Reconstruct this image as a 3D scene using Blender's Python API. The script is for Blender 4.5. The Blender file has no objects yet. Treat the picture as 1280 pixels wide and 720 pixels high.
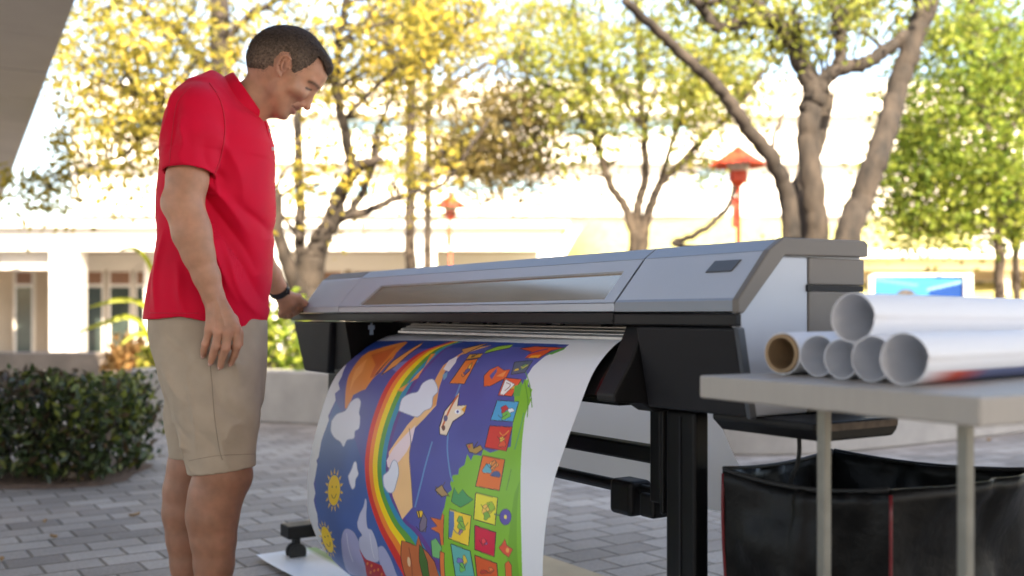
import bpy, bmesh, math, random
import numpy as np
from mathutils import Vector, Matrix
from mathutils.bvhtree import BVHTree

C = bpy.context.scene.collection
SC = bpy.context.scene
R = math.radians
random.seed(7)
RNG = np.random.default_rng(11)

# ------------------------------------------------------------------ camera
F, CX, CY, HC = 1300.0, 640.0, 393.0, 0.90      # focal length (px of the 1280 px photo), principal column, horizon row, eye height
cam_d = bpy.data.cameras.new('camera')
cam = bpy.data.objects.new('camera', cam_d); C.objects.link(cam)
cam.location = (0, 0, HC); cam.rotation_euler = (R(90), 0, 0)
cam_d.sensor_width = 36; cam_d.lens = 36*F/1280
cam_d.shift_y = (CY-360)/1280
cam_d.clip_start = 0.05; cam_d.clip_end = 1500
cam_d.dof.use_dof = True; cam_d.dof.focus_distance = 2.5; cam_d.dof.aperture_fstop = 2.3
SC.camera = cam

# ------------------------------------------------------------------ sky, sun, exposure
SUN_AZ = R(14)      # the sun stands behind the camera, a little to the right
SUN_EL = R(40)
w = bpy.data.worlds.new('World'); SC.world = w; w.use_nodes = True
nt = w.node_tree; nt.nodes.clear()
sky = nt.nodes.new('ShaderNodeTexSky'); sky.sky_type = 'NISHITA'; sky.sun_disc = False
sky.sun_elevation = SUN_EL
sundir = Vector((math.sin(SUN_AZ)*math.cos(SUN_EL), -math.cos(SUN_AZ)*math.cos(SUN_EL), math.sin(SUN_EL)))  # towards the sun
sky.sun_rotation = math.atan2(sundir.x, sundir.y)
sky.air_density = 1.0; sky.dust_density = 2.2; sky.ozone_density = 0.8
bg = nt.nodes.new('ShaderNodeBackground'); bg.inputs['Strength'].default_value = 0.14
wo = nt.nodes.new('ShaderNodeOutputWorld')
nt.links.new(sky.outputs[0], bg.inputs['Color']); nt.links.new(bg.outputs[0], wo.inputs['Surface'])
sl = bpy.data.lights.new('sun', 'SUN'); sl.energy = 4.6; sl.angle = R(0.5); sl.color = (1.0, 0.90, 0.74)
so = bpy.data.objects.new('sun', sl); C.objects.link(so)
so.rotation_euler = (-sundir).to_track_quat('-Z', 'Y').to_euler()
SC.view_settings.view_transform = 'Standard'; SC.view_settings.look = 'None'
SC.view_settings.gamma = 1; SC.view_settings.use_curve_mapping = False
SC.view_settings.exposure = 2.25
SC.view_settings.use_white_balance = True; SC.view_settings.white_balance_temperature = 7300; SC.view_settings.white_balance_tint = 12   # camera set for open shade

# ------------------------------------------------------------------ helpers
def W(x, y, Y):
    """photo pixel at distance Y -> point in metres"""
    return Vector(((x-CX)/F*Y, Y, HC-(y-CY)/F*Y))

def mat(name, col, rough=0.6, metal=0.0, var=0.12, scale=30.0, bump=0.0, bscale=200.0, spec=0.5, coat=0.0, trans=0.0, attr=None, sss=0.0, stretch=(1, 1, 1)):
    m = bpy.data.materials.new(name); m.use_nodes = True
    n = m.node_tree.nodes; l = m.node_tree.links
    p = n['Principled BSDF']
    p.inputs['Roughness'].default_value = rough; p.inputs['Metallic'].default_value = metal
    p.inputs['Specular IOR Level'].default_value = spec
    p.inputs['Coat Weight'].default_value = coat
    tc = n.new('ShaderNodeTexCoord')
    mp = n.new('ShaderNodeMapping'); mp.inputs['Scale'].default_value = stretch
    l.new(tc.outputs['Object'], mp.inputs[0])
    nz = n.new('ShaderNodeTexNoise'); nz.inputs['Scale'].default_value = scale; nz.inputs['Detail'].default_value = 5
    l.new(mp.outputs[0], nz.inputs['Vector'])
    hv = n.new('ShaderNodeHueSaturation')
    mr = n.new('ShaderNodeMapRange'); mr.inputs[1].default_value = 0.3; mr.inputs[2].default_value = 0.7
    mr.inputs[3].default_value = 1-var; mr.inputs[4].default_value = 1+var
    l.new(nz.outputs['Fac'], mr.inputs[0]); l.new(mr.outputs[0], hv.inputs['Value'])
    if attr:
        at = n.new('ShaderNodeAttribute'); at.attribute_name = attr; l.new(at.outputs['Color'], hv.inputs['Color'])
    else:
        hv.inputs['Color'].default_value = (*col, 1)
    l.new(hv.outputs[0], p.inputs['Base Color'])
    rr = n.new('ShaderNodeMapRange'); rr.inputs[3].default_value = max(0.02, rough-0.08); rr.inputs[4].default_value = min(1, rough+0.08)
    l.new(nz.outputs['Fac'], rr.inputs[0]); l.new(rr.outputs[0], p.inputs['Roughness'])
    if bump:
        nb = n.new('ShaderNodeTexNoise'); nb.inputs['Scale'].default_value = bscale; nb.inputs['Detail'].default_value = 4
        l.new(mp.outputs[0], nb.inputs['Vector'])
        b = n.new('ShaderNodeBump'); b.inputs['Strength'].default_value = bump; b.inputs['Distance'].default_value = 0.01
        l.new(nb.outputs['Fac'], b.inputs['Height']); l.new(b.outputs[0], p.inputs['Normal'])
    if sss:
        p.inputs['Subsurface Weight'].default_value = sss; p.inputs['Subsurface Radius'].default_value = (1, .35, .2); p.inputs['Subsurface Scale'].default_value = 0.008
    if trans:
        tr = n.new('ShaderNodeBsdfTranslucent'); l.new(hv.outputs[0], tr.inputs['Color'])
        mx = n.new('ShaderNodeMixShader'); mx.inputs[0].default_value = trans
        l.new(p.outputs[0], mx.inputs[1]); l.new(tr.outputs[0], mx.inputs[2])
        l.new(mx.outputs[0], n['Material Output'].inputs['Surface'])
    return m

def thing(name, label, cat, loc=(0, 0, 0), group=None):
    o = bpy.data.objects.new(name, None); C.objects.link(o)
    o.location = loc; o.empty_display_size = 0.1
    o['label'] = label; o['category'] = cat
    if group: o['group'] = group
    return o

def tag(o, label, cat, group=None):
    o['label'] = label; o['category'] = cat
    if group: o['group'] = group
    return o

def origin(o):
    v = Vector((0, 0, 0))
    while o is not None:
        v = v + Vector(o.location); o = o.parent
    return v

def obj(name, geo, material, parent=None, smooth=False, label=None, at=None):
    """geo = MB or (verts, faces): links ONE mesh object; coordinates are in metres of the place"""
    if isinstance(geo, MB): V, Fc, mi = geo.v, geo.f, geo.m
    else: V, Fc = geo[0], geo[1]; mi = None
    V = np.asarray(V, dtype=np.float64).reshape(-1, 3)
    off = origin(parent) if parent is not None else (Vector(at) if at is not None else Vector((0, 0, 0)))
    me = bpy.data.meshes.new(name)
    me.from_pydata((V-np.array(off)).tolist(), [], Fc if isinstance(Fc, list) else Fc.tolist())
    mats = material if isinstance(material, (list, tuple)) else [material]
    for m_ in mats: me.materials.append(m_)
    if mi is not None and len(mats) > 1: me.polygons.foreach_set('material_index', mi)
    if smooth: me.polygons.foreach_set('use_smooth', [True]*len(me.polygons))
    me.update()
    o = bpy.data.objects.new(name, me); C.objects.link(o)
    if parent is not None: o.parent = parent
    elif at is not None: o.location = at
    if label: o['label'] = label
    return o

def struct(name, geo, material, smooth=False):
    o = obj(name, geo, material, None, smooth); o['kind'] = 'structure'; return o

def bevel(o, width=0.004, seg=2, angle=35):
    md = o.modifiers.new('bevel', 'BEVEL'); md.width = width; md.segments = seg; md.limit_method = 'ANGLE'; md.angle_limit = R(angle)
    md.harden_normals = False
    return o

def autosmooth(o, ang=40):
    bm = bmesh.new(); bm.from_mesh(o.data)
    for f in bm.faces: f.smooth = True
    for e in bm.edges:
        if len(e.link_faces) == 2 and e.calc_face_angle(0) > R(ang): e.smooth = False
    bm.to_mesh(o.data); bm.free(); return o

class MB:
    def __init__(s): s.v = []; s.f = []; s.m = []
    def add(s, vs, fs, mi=0):
        b = len(s.v); s.v += [tuple(v) for v in vs]
        for f in fs: s.f.append([b+i for i in f]); s.m.append(mi)
        return s
    def hexa(s, p, mi=0):      # p: 8 points, bottom ring then top ring
        return s.add(p, [(3, 2, 1, 0), (4, 5, 6, 7), (0, 1, 5, 4), (1, 2, 6, 5), (2, 3, 7, 6), (3, 0, 4, 7)], mi)
    def box(s, c, d, mi=0, rz=0.0):
        ca, sa = math.cos(rz), math.sin(rz); p = []
        for z in (-.5, .5):
            for x, y in ((-.5, -.5), (.5, -.5), (.5, .5), (-.5, .5)):
                X, Y = x*d[0], y*d[1]
                p.append((c[0]+ca*X-sa*Y, c[1]+sa*X+ca*Y, c[2]+z*d[2]))
        return s.hexa(p, mi)
    def tube(s, pts, rad, n=10, caps=True, mi=0, flat=1.0):
        pts = [Vector(p) for p in pts]
        if not hasattr(rad, '__len__'): rad = [rad]*len(pts)
        up = None; rings = []
        for i, p in enumerate(pts):
            t = (pts[min(i+1, len(pts)-1)]-pts[max(i-1, 0)])
            if t.length < 1e-9: t = Vector((0, 0, 1))
            t.normalize()
            if up is None:
                up = t.cross(Vector((0, 0, 1))); up = t.cross(Vector((1, 0, 0))) if up.length < .1 else up
                up.normalize()
            else:
                up = up-t*up.dot(t)
                if up.length < 1e-6: up = t.orthogonal()
                up.normalize()
            sd = t.cross(up)
            rings.append([p+(up*math.cos(2*math.pi*k/n)+sd*(flat*math.sin(2*math.pi*k/n)))*rad[i] for k in range(n)])
        b = len(s.v)
        for r_ in rings: s.v += [tuple(v) for v in r_]
        for i in range(len(pts)-1):
            for k in range(n):
                s.f.append([b+i*n+k, b+i*n+(k+1) % n, b+(i+1)*n+(k+1) % n, b+(i+1)*n+k]); s.m.append(mi)
        if caps:
            s.f.append([b+k for k in range(n)][::-1]); s.m.append(mi)
            e = b+(len(pts)-1)*n
            s.f.append([e+k for k in range(n)]); s.m.append(mi)
        return s
    def lathe(s, c, prof, n=24, axis=Vector((0, 0, 1)), mi=0, close=False):
        axis = Vector(axis).normalized(); a = axis.orthogonal().normalized(); bb = axis.cross(a)
        b = len(s.v); c = Vector(c)
        for (r_, h) in prof:
            for k in range(n):
                t = 2*math.pi*k/n
                s.v.append(tuple(c+axis*h+(a*math.cos(t)+bb*math.sin(t))*r_))
        m_ = len(prof)
        for i in range(m_-1 if not close else m_):
            j = (i+1) % m_
            for k in range(n):
                s.f.append([b+i*n+k, b+i*n+(k+1) % n, b+j*n+(k+1) % n, b+j*n+k]); s.m.append(mi)
        return s
    def prism(s, ring0, ring1, mi=0):     # two equal outlines joined
        n = len(ring0); b = len(s.v)
        s.v += [tuple(p) for p in ring0]+[tuple(p) for p in ring1]
        s.f.append([b+k for k in range(n)][::-1]); s.m.append(mi)
        s.f.append([b+n+k for k in range(n)]); s.m.append(mi)
        for k in range(n):
            s.f.append([b+k, b+(k+1) % n, b+n+(k+1) % n, b+n+k]); s.m.append(mi)
        return s

def fix_normals(o):
    bm = bmesh.new(); bm.from_mesh(o.data); bmesh.ops.recalc_face_normals(bm, faces=bm.faces); bm.to_mesh(o.data); bm.free(); return o

def catmull(pts, n=6):
    P = [np.array(p, float) for p in pts]; out = []
    for i in range(len(P)-1):
        p0 = P[max(i-1, 0)]; p1 = P[i]; p2 = P[i+1]; p3 = P[min(i+2, len(P)-1)]
        for k in range(n):
            t = k/n
            out.append(0.5*((2*p1)+(-p0+p2)*t+(2*p0-5*p1+4*p2-p3)*t*t+(-p0+3*p1-3*p2+p3)*t**3))
    out.append(P[-1]); return out

def setcol(o, cols, name='tint'):
    a = o.data.color_attributes.new(name, 'FLOAT_COLOR', 'POINT')
    c = np.ones((len(cols), 4), dtype=np.float32); c[:, :3] = cols
    a.data.foreach_set('color', c.ravel())

def lin(r, g, b):
    f = lambda c: (c/255/12.92) if c/255 <= .04045 else ((c/255+.055)/1.055)**2.4
    return (f(r), f(g), f(b))

def vnoise(p, seed=0):
    """cheap smooth value noise, p = (n,3)"""
    p = np.asarray(p, float); i = np.floor(p).astype(np.int64); f = p-i; f = f*f*(3-2*f); o = np.zeros(len(p))
    for dx in (0, 1):
        for dy in (0, 1):
            for dz in (0, 1):
                h = ((i[:, 0]+dx)*374761393+(i[:, 1]+dy)*668265263+(i[:, 2]+dz)*2147483647+seed*974634541) & 0xffffffff
                h = ((h ^ (h >> 13))*1274126177) & 0xffffffff
                v = ((h ^ (h >> 16)) & 0xffff)/65535.0
                o += v*(f[:, 0] if dx else 1-f[:, 0])*(f[:, 1] if dy else 1-f[:, 1])*(f[:, 2] if dz else 1-f[:, 2])
    return o
# ------------------------------------------------------------------ the setting: ground, lawn
YAW = R(33)
def paver_mat():
    m = bpy.data.materials.new('pavers'); m.use_nodes = True; n = m.node_tree.nodes; l = m.node_tree.links
    p = n['Principled BSDF']; tc = n.new('ShaderNodeTexCoord'); mp = n.new('ShaderNodeMapping')
    mp.vector_type = 'TEXTURE'; mp.inputs['Rotation'].default_value = (0, 0, YAW); l.new(tc.outputs['Object'], mp.inputs[0])
    wz = n.new('ShaderNodeTexNoise'); wz.inputs['Scale'].default_value = 3.0; l.new(mp.outputs[0], wz.inputs[0])
    wa = n.new('ShaderNodeVectorMath'); wa.operation = 'SCALE'; wa.inputs['Scale'].default_value = 0.014
    l.new(wz.outputs['Color'], wa.inputs[0])
    ad = n.new('ShaderNodeVectorMath'); ad.operation = 'ADD'; l.new(mp.outputs[0], ad.inputs[0]); l.new(wa.outputs[0], ad.inputs[1])
    def brick(c1, c2, mo, sm, ms):
        b = n.new('ShaderNodeTexBrick'); b.offset = 0.5
        b.inputs['Color1'].default_value = c1; b.inputs['Color2'].default_value = c2; b.inputs['Mortar'].default_value = mo
        b.inputs['Scale'].default_value = 1; b.inputs['Brick Width'].default_value = 0.205; b.inputs['Row Height'].default_value = 0.145
        b.inputs['Mortar Size'].default_value = ms; b.inputs['Mortar Smooth'].default_value = sm
        l.new(ad.outputs[0], b.inputs['Vector']); return b
    bc = brick((.215, .192, .172, 1), (.37, .338, .305, 1), (.15, .13, .108, 1), 0.25, 0.005)
    bh = brick((1, 1, 1, 1), (.75, .75, .75, 1), (0, 0, 0, 1), 0.8, 0.009)
    n1 = n.new('ShaderNodeTexNoise'); n1.inputs['Scale'].default_value = 1.1; n1.inputs['Detail'].default_value = 6; l.new(mp.outputs[0], n1.inputs[0])
    n2 = n.new('ShaderNodeTexNoise'); n2.inputs['Scale'].default_value = 70; n2.inputs['Detail'].default_value = 6; l.new(mp.outputs[0], n2.inputs[0])
    def mul(a, f, lo, hi):
        r = n.new('ShaderNodeMapRange'); r.inputs[1].default_value = .3; r.inputs[2].default_value = .7; r.inputs[3].default_value = lo; r.inputs[4].default_value = hi
        l.new(f, r.inputs[0]); h = n.new('ShaderNodeHueSaturation'); l.new(a, h.inputs['Color']); l.new(r.outputs[0], h.inputs['Value']); return h.outputs[0]
    c = mul(mul(bc.outputs['Color'], n1.outputs['Fac'], .70, 1.25), n2.outputs['Fac'], .86, 1.14)
    # brown dirt washed into patches
    mx = n.new('ShaderNodeMix'); mx.data_type = 'RGBA'; n3 = n.new('ShaderNodeTexNoise'); n3.inputs['Scale'].default_value = .55; n3.inputs['Detail'].default_value = 7; l.new(mp.outputs[0], n3.inputs[0])
    r3 = n.new('ShaderNodeMapRange'); r3.inputs[1].default_value = .52; r3.inputs[2].default_value = .75; r3.inputs[3].default_value = 0; r3.inputs[4].default_value = .45; l.new(n3.outputs['Fac'], r3.inputs[0])
    l.new(r3.outputs[0], mx.inputs['Factor']); l.new(c, mx.inputs['A']); mx.inputs['B'].default_value = (.27, .20, .15, 1)
    l.new(mx.outputs['Result'], p.inputs['Base Color'])
    p.inputs['Roughness'].default_value = .72; p.inputs['Specular IOR Level'].default_value = .35
    b1 = n.new('ShaderNodeBump'); b1.inputs['Strength'].default_value = .9; b1.inputs['Distance'].default_value = .012; l.new(bh.outputs['Color'], b1.inputs['Height'])
    b2 = n.new('ShaderNodeBump'); b2.inputs['Strength'].default_value = .35; b2.inputs['Distance'].default_value = .004; l.new(n2.outputs['Fac'], b2.inputs['Height'])
    l.new(b1.outputs[0], b2.inputs['Normal']); l.new(b2.outputs[0], p.inputs['Normal'])
    return m
M_paver = paver_mat()
g = 400
struct('ground', ([(-g, -g, 0), (g, -g, 0), (g, g, 0), (-g, g, 0)], [(0, 1, 2, 3)]), M_paver)

M_soil = mat('soil', (.15, .095, .065), .95, var=.4, scale=25, bump=.8, bscale=60)
M_grass = mat('lawn_grass', (.36, .33, .13), .9, var=.35, scale=6, bump=.6, bscale=120)
M_conc = mat('concrete', (.30, .29, .275), .8, var=.12, scale=5, bump=.25, bscale=90)
M_conc_d = mat('concrete_weathered', (.24, .20, .17), .85, var=.2, scale=4, bump=.25, bscale=60)
M_soffit = mat('soffit_panel', (.34, .33, .32), .75, var=.06, scale=2.5)
M_white = mat('white_render', (.74, .72, .68), .8, var=.05, scale=1.2)
M_cream = mat('cream_render', (.62, .52, .41), .85, var=.08, scale=1.5)
M_glass = mat('dark_glass', (.035, .05, .045), .08, var=.4, scale=1.3)
M_blue = mat('blue_glass', (.20, .33, .42), .12, var=.15, scale=.5)
M_frame = mat('window_frame', (.70, .66, .60), .6, var=.04)
M_brownp = mat('brown_panel', (.20, .105, .065), .7, var=.15, scale=3)

# grassy bank
bank = MB(); nx, ny = 40, 20; V = []; Fs = []
for j in range(ny+1):
    for i in range(nx+1):
        X = 0.2+i/nx*13.0; Y = 15.5+j/ny*13.5
        t = j/ny; z = 3.5*(t*t*(3-2*t))*min(1, (i/nx)*7)*min(1, (1-i/nx)*6)+.004
        V.append((X, Y, z+.12*math.sin(X*1.3)*t))
for j in range(ny):
    for i in range(nx):
        a = j*(nx+1)+i; Fs.append((a, a+1, a+nx+2, a+nx+1))
struct('lawn', (V, Fs), M_grass, True)

# ------------------------------------------------------------------ curved concrete planter wall with soil
curve = [(-3.30, 8.98), (-1.56, 8.44), (-0.1, 7.55), (0.9, 6.86), (1.55, 6.62), (2.3, 6.85), (3.95, 7.95), (6.2, 9.5), (9.5, 11.6)]
cv = [Vector((p[0], p[1], 0)) for p in catmull([(x, y, 0) for x, y in curve], 10)]
inn = []
for i, p in enumerate(cv):
    t = (cv[min(i+1, len(cv)-1)]-cv[max(i-1, 0)]).normalized(); inn.append(p+Vector((-t.y, t.x, 0))*.38)
H = .43
pw = MB(); n = len(cv); V = []
for p, q in zip(cv, inn): V += [(p.x, p.y, .0), (p.x, p.y, H), (q.x, q.y, H), (q.x, q.y, 0)]
Fs = []
for i in range(n-1):
    a, b = i*4, i*4+4
    for k in range(4): Fs.append((a+k, b+k, b+(k+1) % 4, a+(k+1) % 4))
Fs += [(0, 1, 2, 3), tuple((n-1)*4+k for k in (3, 2, 1, 0))]
pl = thing('planter_wall', 'low curved grey concrete bench wall running behind the printer', 'wall', (cv[0].x, cv[0].y, 0))
o = fix_normals(obj('bench_wall', (V, Fs), M_conc, pl)); bevel(o, .018, 3)
# soil inside
back = [Vector((p.x*1.0+.3, p.y+7.5, 0)) for p in inn]
sb = [(q.x, q.y, .33) for q in inn]+[(p.x, p.y, .33) for p in back]
m_ = len(inn); Fs = [(i, i+1, m_+i+1, m_+i) for i in range(m_-1)]
struct('planting_bed', (sb, Fs), M_soil)

# ------------------------------------------------------------------ building the camera stands beside: overhang, plus an unseen roof and rear building added for the light
ed = Vector((-.469, .883, 0)).normalized(); en = Vector((.883, .469, 0)).normalized()
E0 = Vector((.75, 0, 0)); ZS = 2.9
bl = thing('office_block', 'grey panelled concrete overhang of the near building, top left corner', 'building', (0, -6, 0))
sof = MB(); step = 1.22; wide = 1.15
for r_ in range(4):
    for k in range(-6, 19):
        a = E0+ed*(k*step+.012)-en*(r_*wide+.012); b = E0+ed*((k+1)*step-.012)-en*(r_*wide+.012)
        c = E0+ed*((k+1)*step-.012)-en*((r_+1)*wide-.012); d = E0+ed*(k*step+.012)-en*((r_+1)*wide-.012)
        jz = random.uniform(-.003, .003)
        sof.hexa([(p.x, p.y, ZS+jz) for p in (a, b, c, d)]+[(p.x, p.y, ZS+.05) for p in (a, b, c, d)])
bevel(obj('soffit_panels', sof, M_soffit, bl), .004, 1)
sl_ = MB()
A = E0+ed*(-6*step); B = E0+ed*(19*step); 
sl_.hexa([(p.x, p.y, ZS+.046) for p in (A, B, B-en*4.6, A-en*4.6)]+[(p.x, p.y, ZS+.62) for p in (A+en*.01, B+en*.01, B-en*4.6, A-en*4.6)])
obj('overhang_slab', sl_, mat('slab_dark', (.13, .12, .11), .8), bl)
for k in (4.5, 9.0, 13.5, 18.0, 22.5):
    p = E0+ed*k-en*3.6
    obj('column', MB().box((p.x, p.y, ZS/2), (.45, .45, ZS-.01)), M_white, bl)
# unseen roof added to keep the sun off the foreground; added building behind the camera
hr = MB(); hr.box((1.4, -2.0, 5.35), (11.4, 9.6, .5)); obj('added_shade_roof', hr, M_soffit, bl)
for x in (-3.9, 6.7):
    for y in (-6.3, 2.2): obj('column', MB().box((x, y, 2.55), (.5, .5, 5.09)), M_white, bl)  # unseen posts carrying the added roof
tb = MB(); tb.box((-2, -30, 3.4), (60, 8, 6.8)); obj('wall', tb, M_cream, bl)  # unseen low building, added to fill reflections
for fz in (1.6, 4.8):
    for k in range(-7, 8): obj('window', MB().box((-2+k*3.6, -25.97, fz), (2.1, .1, 1.7)), M_glass, bl)

# ------------------------------------------------------------------ sunlit buildings across the court
def face_box(mb, x0, y0, x1, y1, Y, d=.4, mi=0):
    a = W(x0, y1, Y); b = W(x1, y0, Y)
    mb.hexa([(a.x, Y, a.z), (b.x, Y, a.z), (b.x, Y+d, a.z), (a.x, Y+d, a.z), (a.x, Y, b.z), (b.x, Y, b.z), (b.x, Y+d, b.z), (a.x, Y+d, b.z)], mi)
    return mb
YP = 22.0
GB = CY+HC*F/YP     # row where the ground meets the pavilion
pv = thing('pavilion', 'white single storey colonnade building with dark glazing behind the man', 'building', (-8, YP, 0))
obj('fascia', face_box(MB(), -330, 284, 702, 313, YP, .5), M_white, pv)
obj('roof', face_box(MB(), -340, 276, 712, 283.8, YP-.2, 9), M_white, pv)
for (a, b) in ((-150, -118), (62, 79), (82, 97), (255, 285), (325, 350), (508, 545), (672, 700)):
    obj('column', face_box(MB(), a, 313.2, b, GB+1, YP-.05, .5), M_white, pv)
for (a, b) in ((180, 195), (-60, -45)):
    obj('column', face_box(MB(), a, 313.2, b, GB+1, YP+.9, .3), M_frame, pv)
obj('soffit_beam', face_box(MB(), -330, 317, 702, 337, YP+1.6, .3), M_frame, pv)
obj('back_wall', face_box(MB(), -330, 300, 702, GB+2, YP+3.0, .3), M_cream, pv)
for (a, b) in ((-60, -10), (17, 42), (98, 130), (135, 165), (168, 200), (225, 290), (360, 430), (440, 500), (560, 660)):
    wf = obj('window', face_box(MB(), a, 337.2, b, GB+1, YP+1.7, .12), M_frame, pv)
    pn = MB(); face_box(pn, a+3, 359, b-3, GB-4, YP+1.68, .1)
    obj('pane', pn, M_glass, wf)
    pn = MB(); face_box(pn, a+3, 340, b-3, 355, YP+1.68, .1)
    obj('transom_panel', pn, M_brownp, wf)
obj('panel', face_box(MB(), 0, 313.2, 62, 337, YP+.3, .2), M_frame, pv)

M_office = mat('warm_render', (.70, .65, .59), .85, var=.06, scale=.6)
tw = thing('white_office_building', 'large sun bleached white building rising above the trees', 'building', (3, 36, 0))
YB = 36
obj('wall', face_box(MB(), 90, 112, 1420, 430, YB, 8), M_office, tw)
obj('parapet', face_box(MB(), 80, 100, 1430, 111.8, YB-.3, 8.6), M_white, tw)
for (a, b, y0, y1) in ((110, 300, 146, 160), (430, 505, 150, 166), (530, 640, 150, 166), (700, 860, 150, 166), (872, 890, 212, 232), (894, 912, 212, 232), (1076, 1104, 200, 226), (1000, 1030, 208, 228), (360, 470, 232, 244), (560, 680, 226, 240)):
    wf = obj('window', face_box(MB(), a-2, y0-2, b+2, y1+2, YB-.06, .1), M_frame, tw)
    obj('pane', face_box(MB(), a, y0, b, y1, YB-.09, .1), M_blue, wf)
for yy in (262, 196, 136): obj('ledge', face_box(MB(), 90, yy, 1420, yy+7, YB-.5, .5), M_white, tw)

rp = thing('beige_wing', 'beige building wing with shaded windows beyond the green tree', 'building', (10, 21, 0))
YR_ = 21
obj('wall', face_box(MB(), 1075, 338, 1500, GB+20, YR_+.8, 5), M_cream, rp)
obj('fascia', face_box(MB(), 1075, 322, 1500, 337.6, YR_-.2, 6.2), M_cream, rp)
obj('roof', face_box(MB(), 1070, 312, 1510, 321.8, YR_-.5, 7), M_white, rp)
for a in (1092, 1130, 1168, 1216, 1236, 1268, 1300, 1340):
    wf = obj('window', face_box(MB(), a, 350, a+28 if a < 1216 else a+17, 400, YR_+.72, .1), M_frame, rp)
    obj('pane', face_box(MB(), a+2, 352, a+(26 if a < 1216 else 15), 398, YR_+.70, .1), M_glass, rp and wf)
for a in (1208, 1255, 1290):
    obj('column', face_box(MB(), a, 337.8, a+8, GB+22, YR_, .3), M_cream, rp)

# low walls and kerbs in the court
lw = MB(); a = W(-60, 441, 13.5); b = W(150, 441, 13.5)
lw.hexa([(a.x, 13.5, 0), (b.x, 13.5, 0), (b.x, 13.9, 0), (a.x, 13.9, 0), (a.x, 13.5, a.z), (b.x, 13.5, a.z), (b.x, 13.9, a.z), (a.x, 13.9, a.z)])
o = obj('low_wall', lw, M_conc_d, at=(a.x, 13.5, 0)); bevel(o, .02, 2); tag(o, 'low brownish concrete wall behind the hedge, below the white columns', 'wall')
# ------------------------------------------------------------------ trees and plants
def bark(name, col, sc=9):
    m = mat(name, col, .9, var=.75, scale=sc, bump=1.0, bscale=26, stretch=(1, 1, .4)); return m
M_bark = bark('bark_grey', (.034, .026, .020))
M_bark2 = bark('bark_tan', (.048, .036, .026))
M_leaf = mat('leaf', (.1, .1, .1), .55, var=.12, scale=3, trans=.5, attr='tint', spec=.3)
M_leaf_d = mat('leaf_glossy', (.1, .1, .1), .38, var=.15, scale=4, trans=.22, attr='tint', spec=.45)

def leaf_geo(P, size, up=0.3, rng=RNG, aspect=.5):
    """P (n,3) leaf positions -> folded leaf blades"""
    n = len(P); d = rng.normal(size=(n, 3)); d[:, 2] -= .25; d /= np.linalg.norm(d, axis=1)[:, None]
    e = rng.normal(size=(n, 3)); e -= d*(e*d).sum(1)[:, None]; e /= np.linalg.norm(e, axis=1)[:, None]
    nn = np.cross(d, e); s = size*rng.uniform(.6, 1.35, n)[:, None]
    a = P-d*s*.5; b = P+d*s*.5; mid = P+d*s*.0
    l_ = mid+e*s*aspect*.5+nn*s*.10; r_ = mid-e*s*aspect*.5+nn*s*.10
    V = np.stack([a, l_, b, r_], 1).reshape(-1, 3)
    k = np.arange(n)*4
    Fc = np.concatenate([np.stack([k, k+1, k+2], 1), np.stack([k, k+2, k+3], 1)], 0)
    return V, Fc

def fast_mesh(name, V, Fc, material, parent=None, smooth=False, at=None):
    off = origin(parent) if parent is not None else (Vector(at) if at is not None else Vector((0, 0, 0)))
    V = np.asarray(V, dtype=np.float32)-np.array(off, dtype=np.float32); Fc = np.asarray(Fc, dtype=np.int32); k = Fc.shape[1]
    me = bpy.data.meshes.new(name)
    me.vertices.add(len(V)); me.vertices.foreach_set('co', V.ravel())
    me.loops.add(Fc.size); me.loops.foreach_set('vertex_index', Fc.ravel())
    me.polygons.add(len(Fc)); me.polygons.foreach_set('loop_start', np.arange(0, Fc.size, k, dtype=np.int32))
    me.polygons.foreach_set('loop_total', np.full(len(Fc), k, dtype=np.int32))
    if smooth: me.polygons.foreach_set('use_smooth', np.ones(len(Fc), dtype=bool))
    me.materials.append(material); me.update(calc_edges=True); me.validate()
    o = bpy.data.objects.new(name, me); C.objects.link(o)
    if parent is not None: o.parent = parent
    elif at is not None: o.location = at
    return o

PAL = {'yellow': [(.50, .38, .055), (.40, .34, .06), (.30, .29, .06), (.52, .42, .08), (.19, .18, .045)],
       'lime': [(.28, .31, .055), (.34, .34, .06), (.21, .26, .045), (.40, .36, .07), (.13, .16, .035)],
       'olive': [(.20, .15, .055), (.25, .19, .06), (.15, .125, .05), (.30, .23, .08), (.12, .115, .04)],
       'green': [(.21, .29, .04), (.14, .22, .03), (.28, .33, .045), (.35, .38, .06), (.08, .13, .022)],
       'hedge': [(.035, .058, .016), (.05, .075, .02), (.028, .042, .014), (.13, .145, .028), (.085, .055, .028)],
       'orange': [(.42, .24, .09), (.34, .19, .07), (.48, .31, .13)]}

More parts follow.
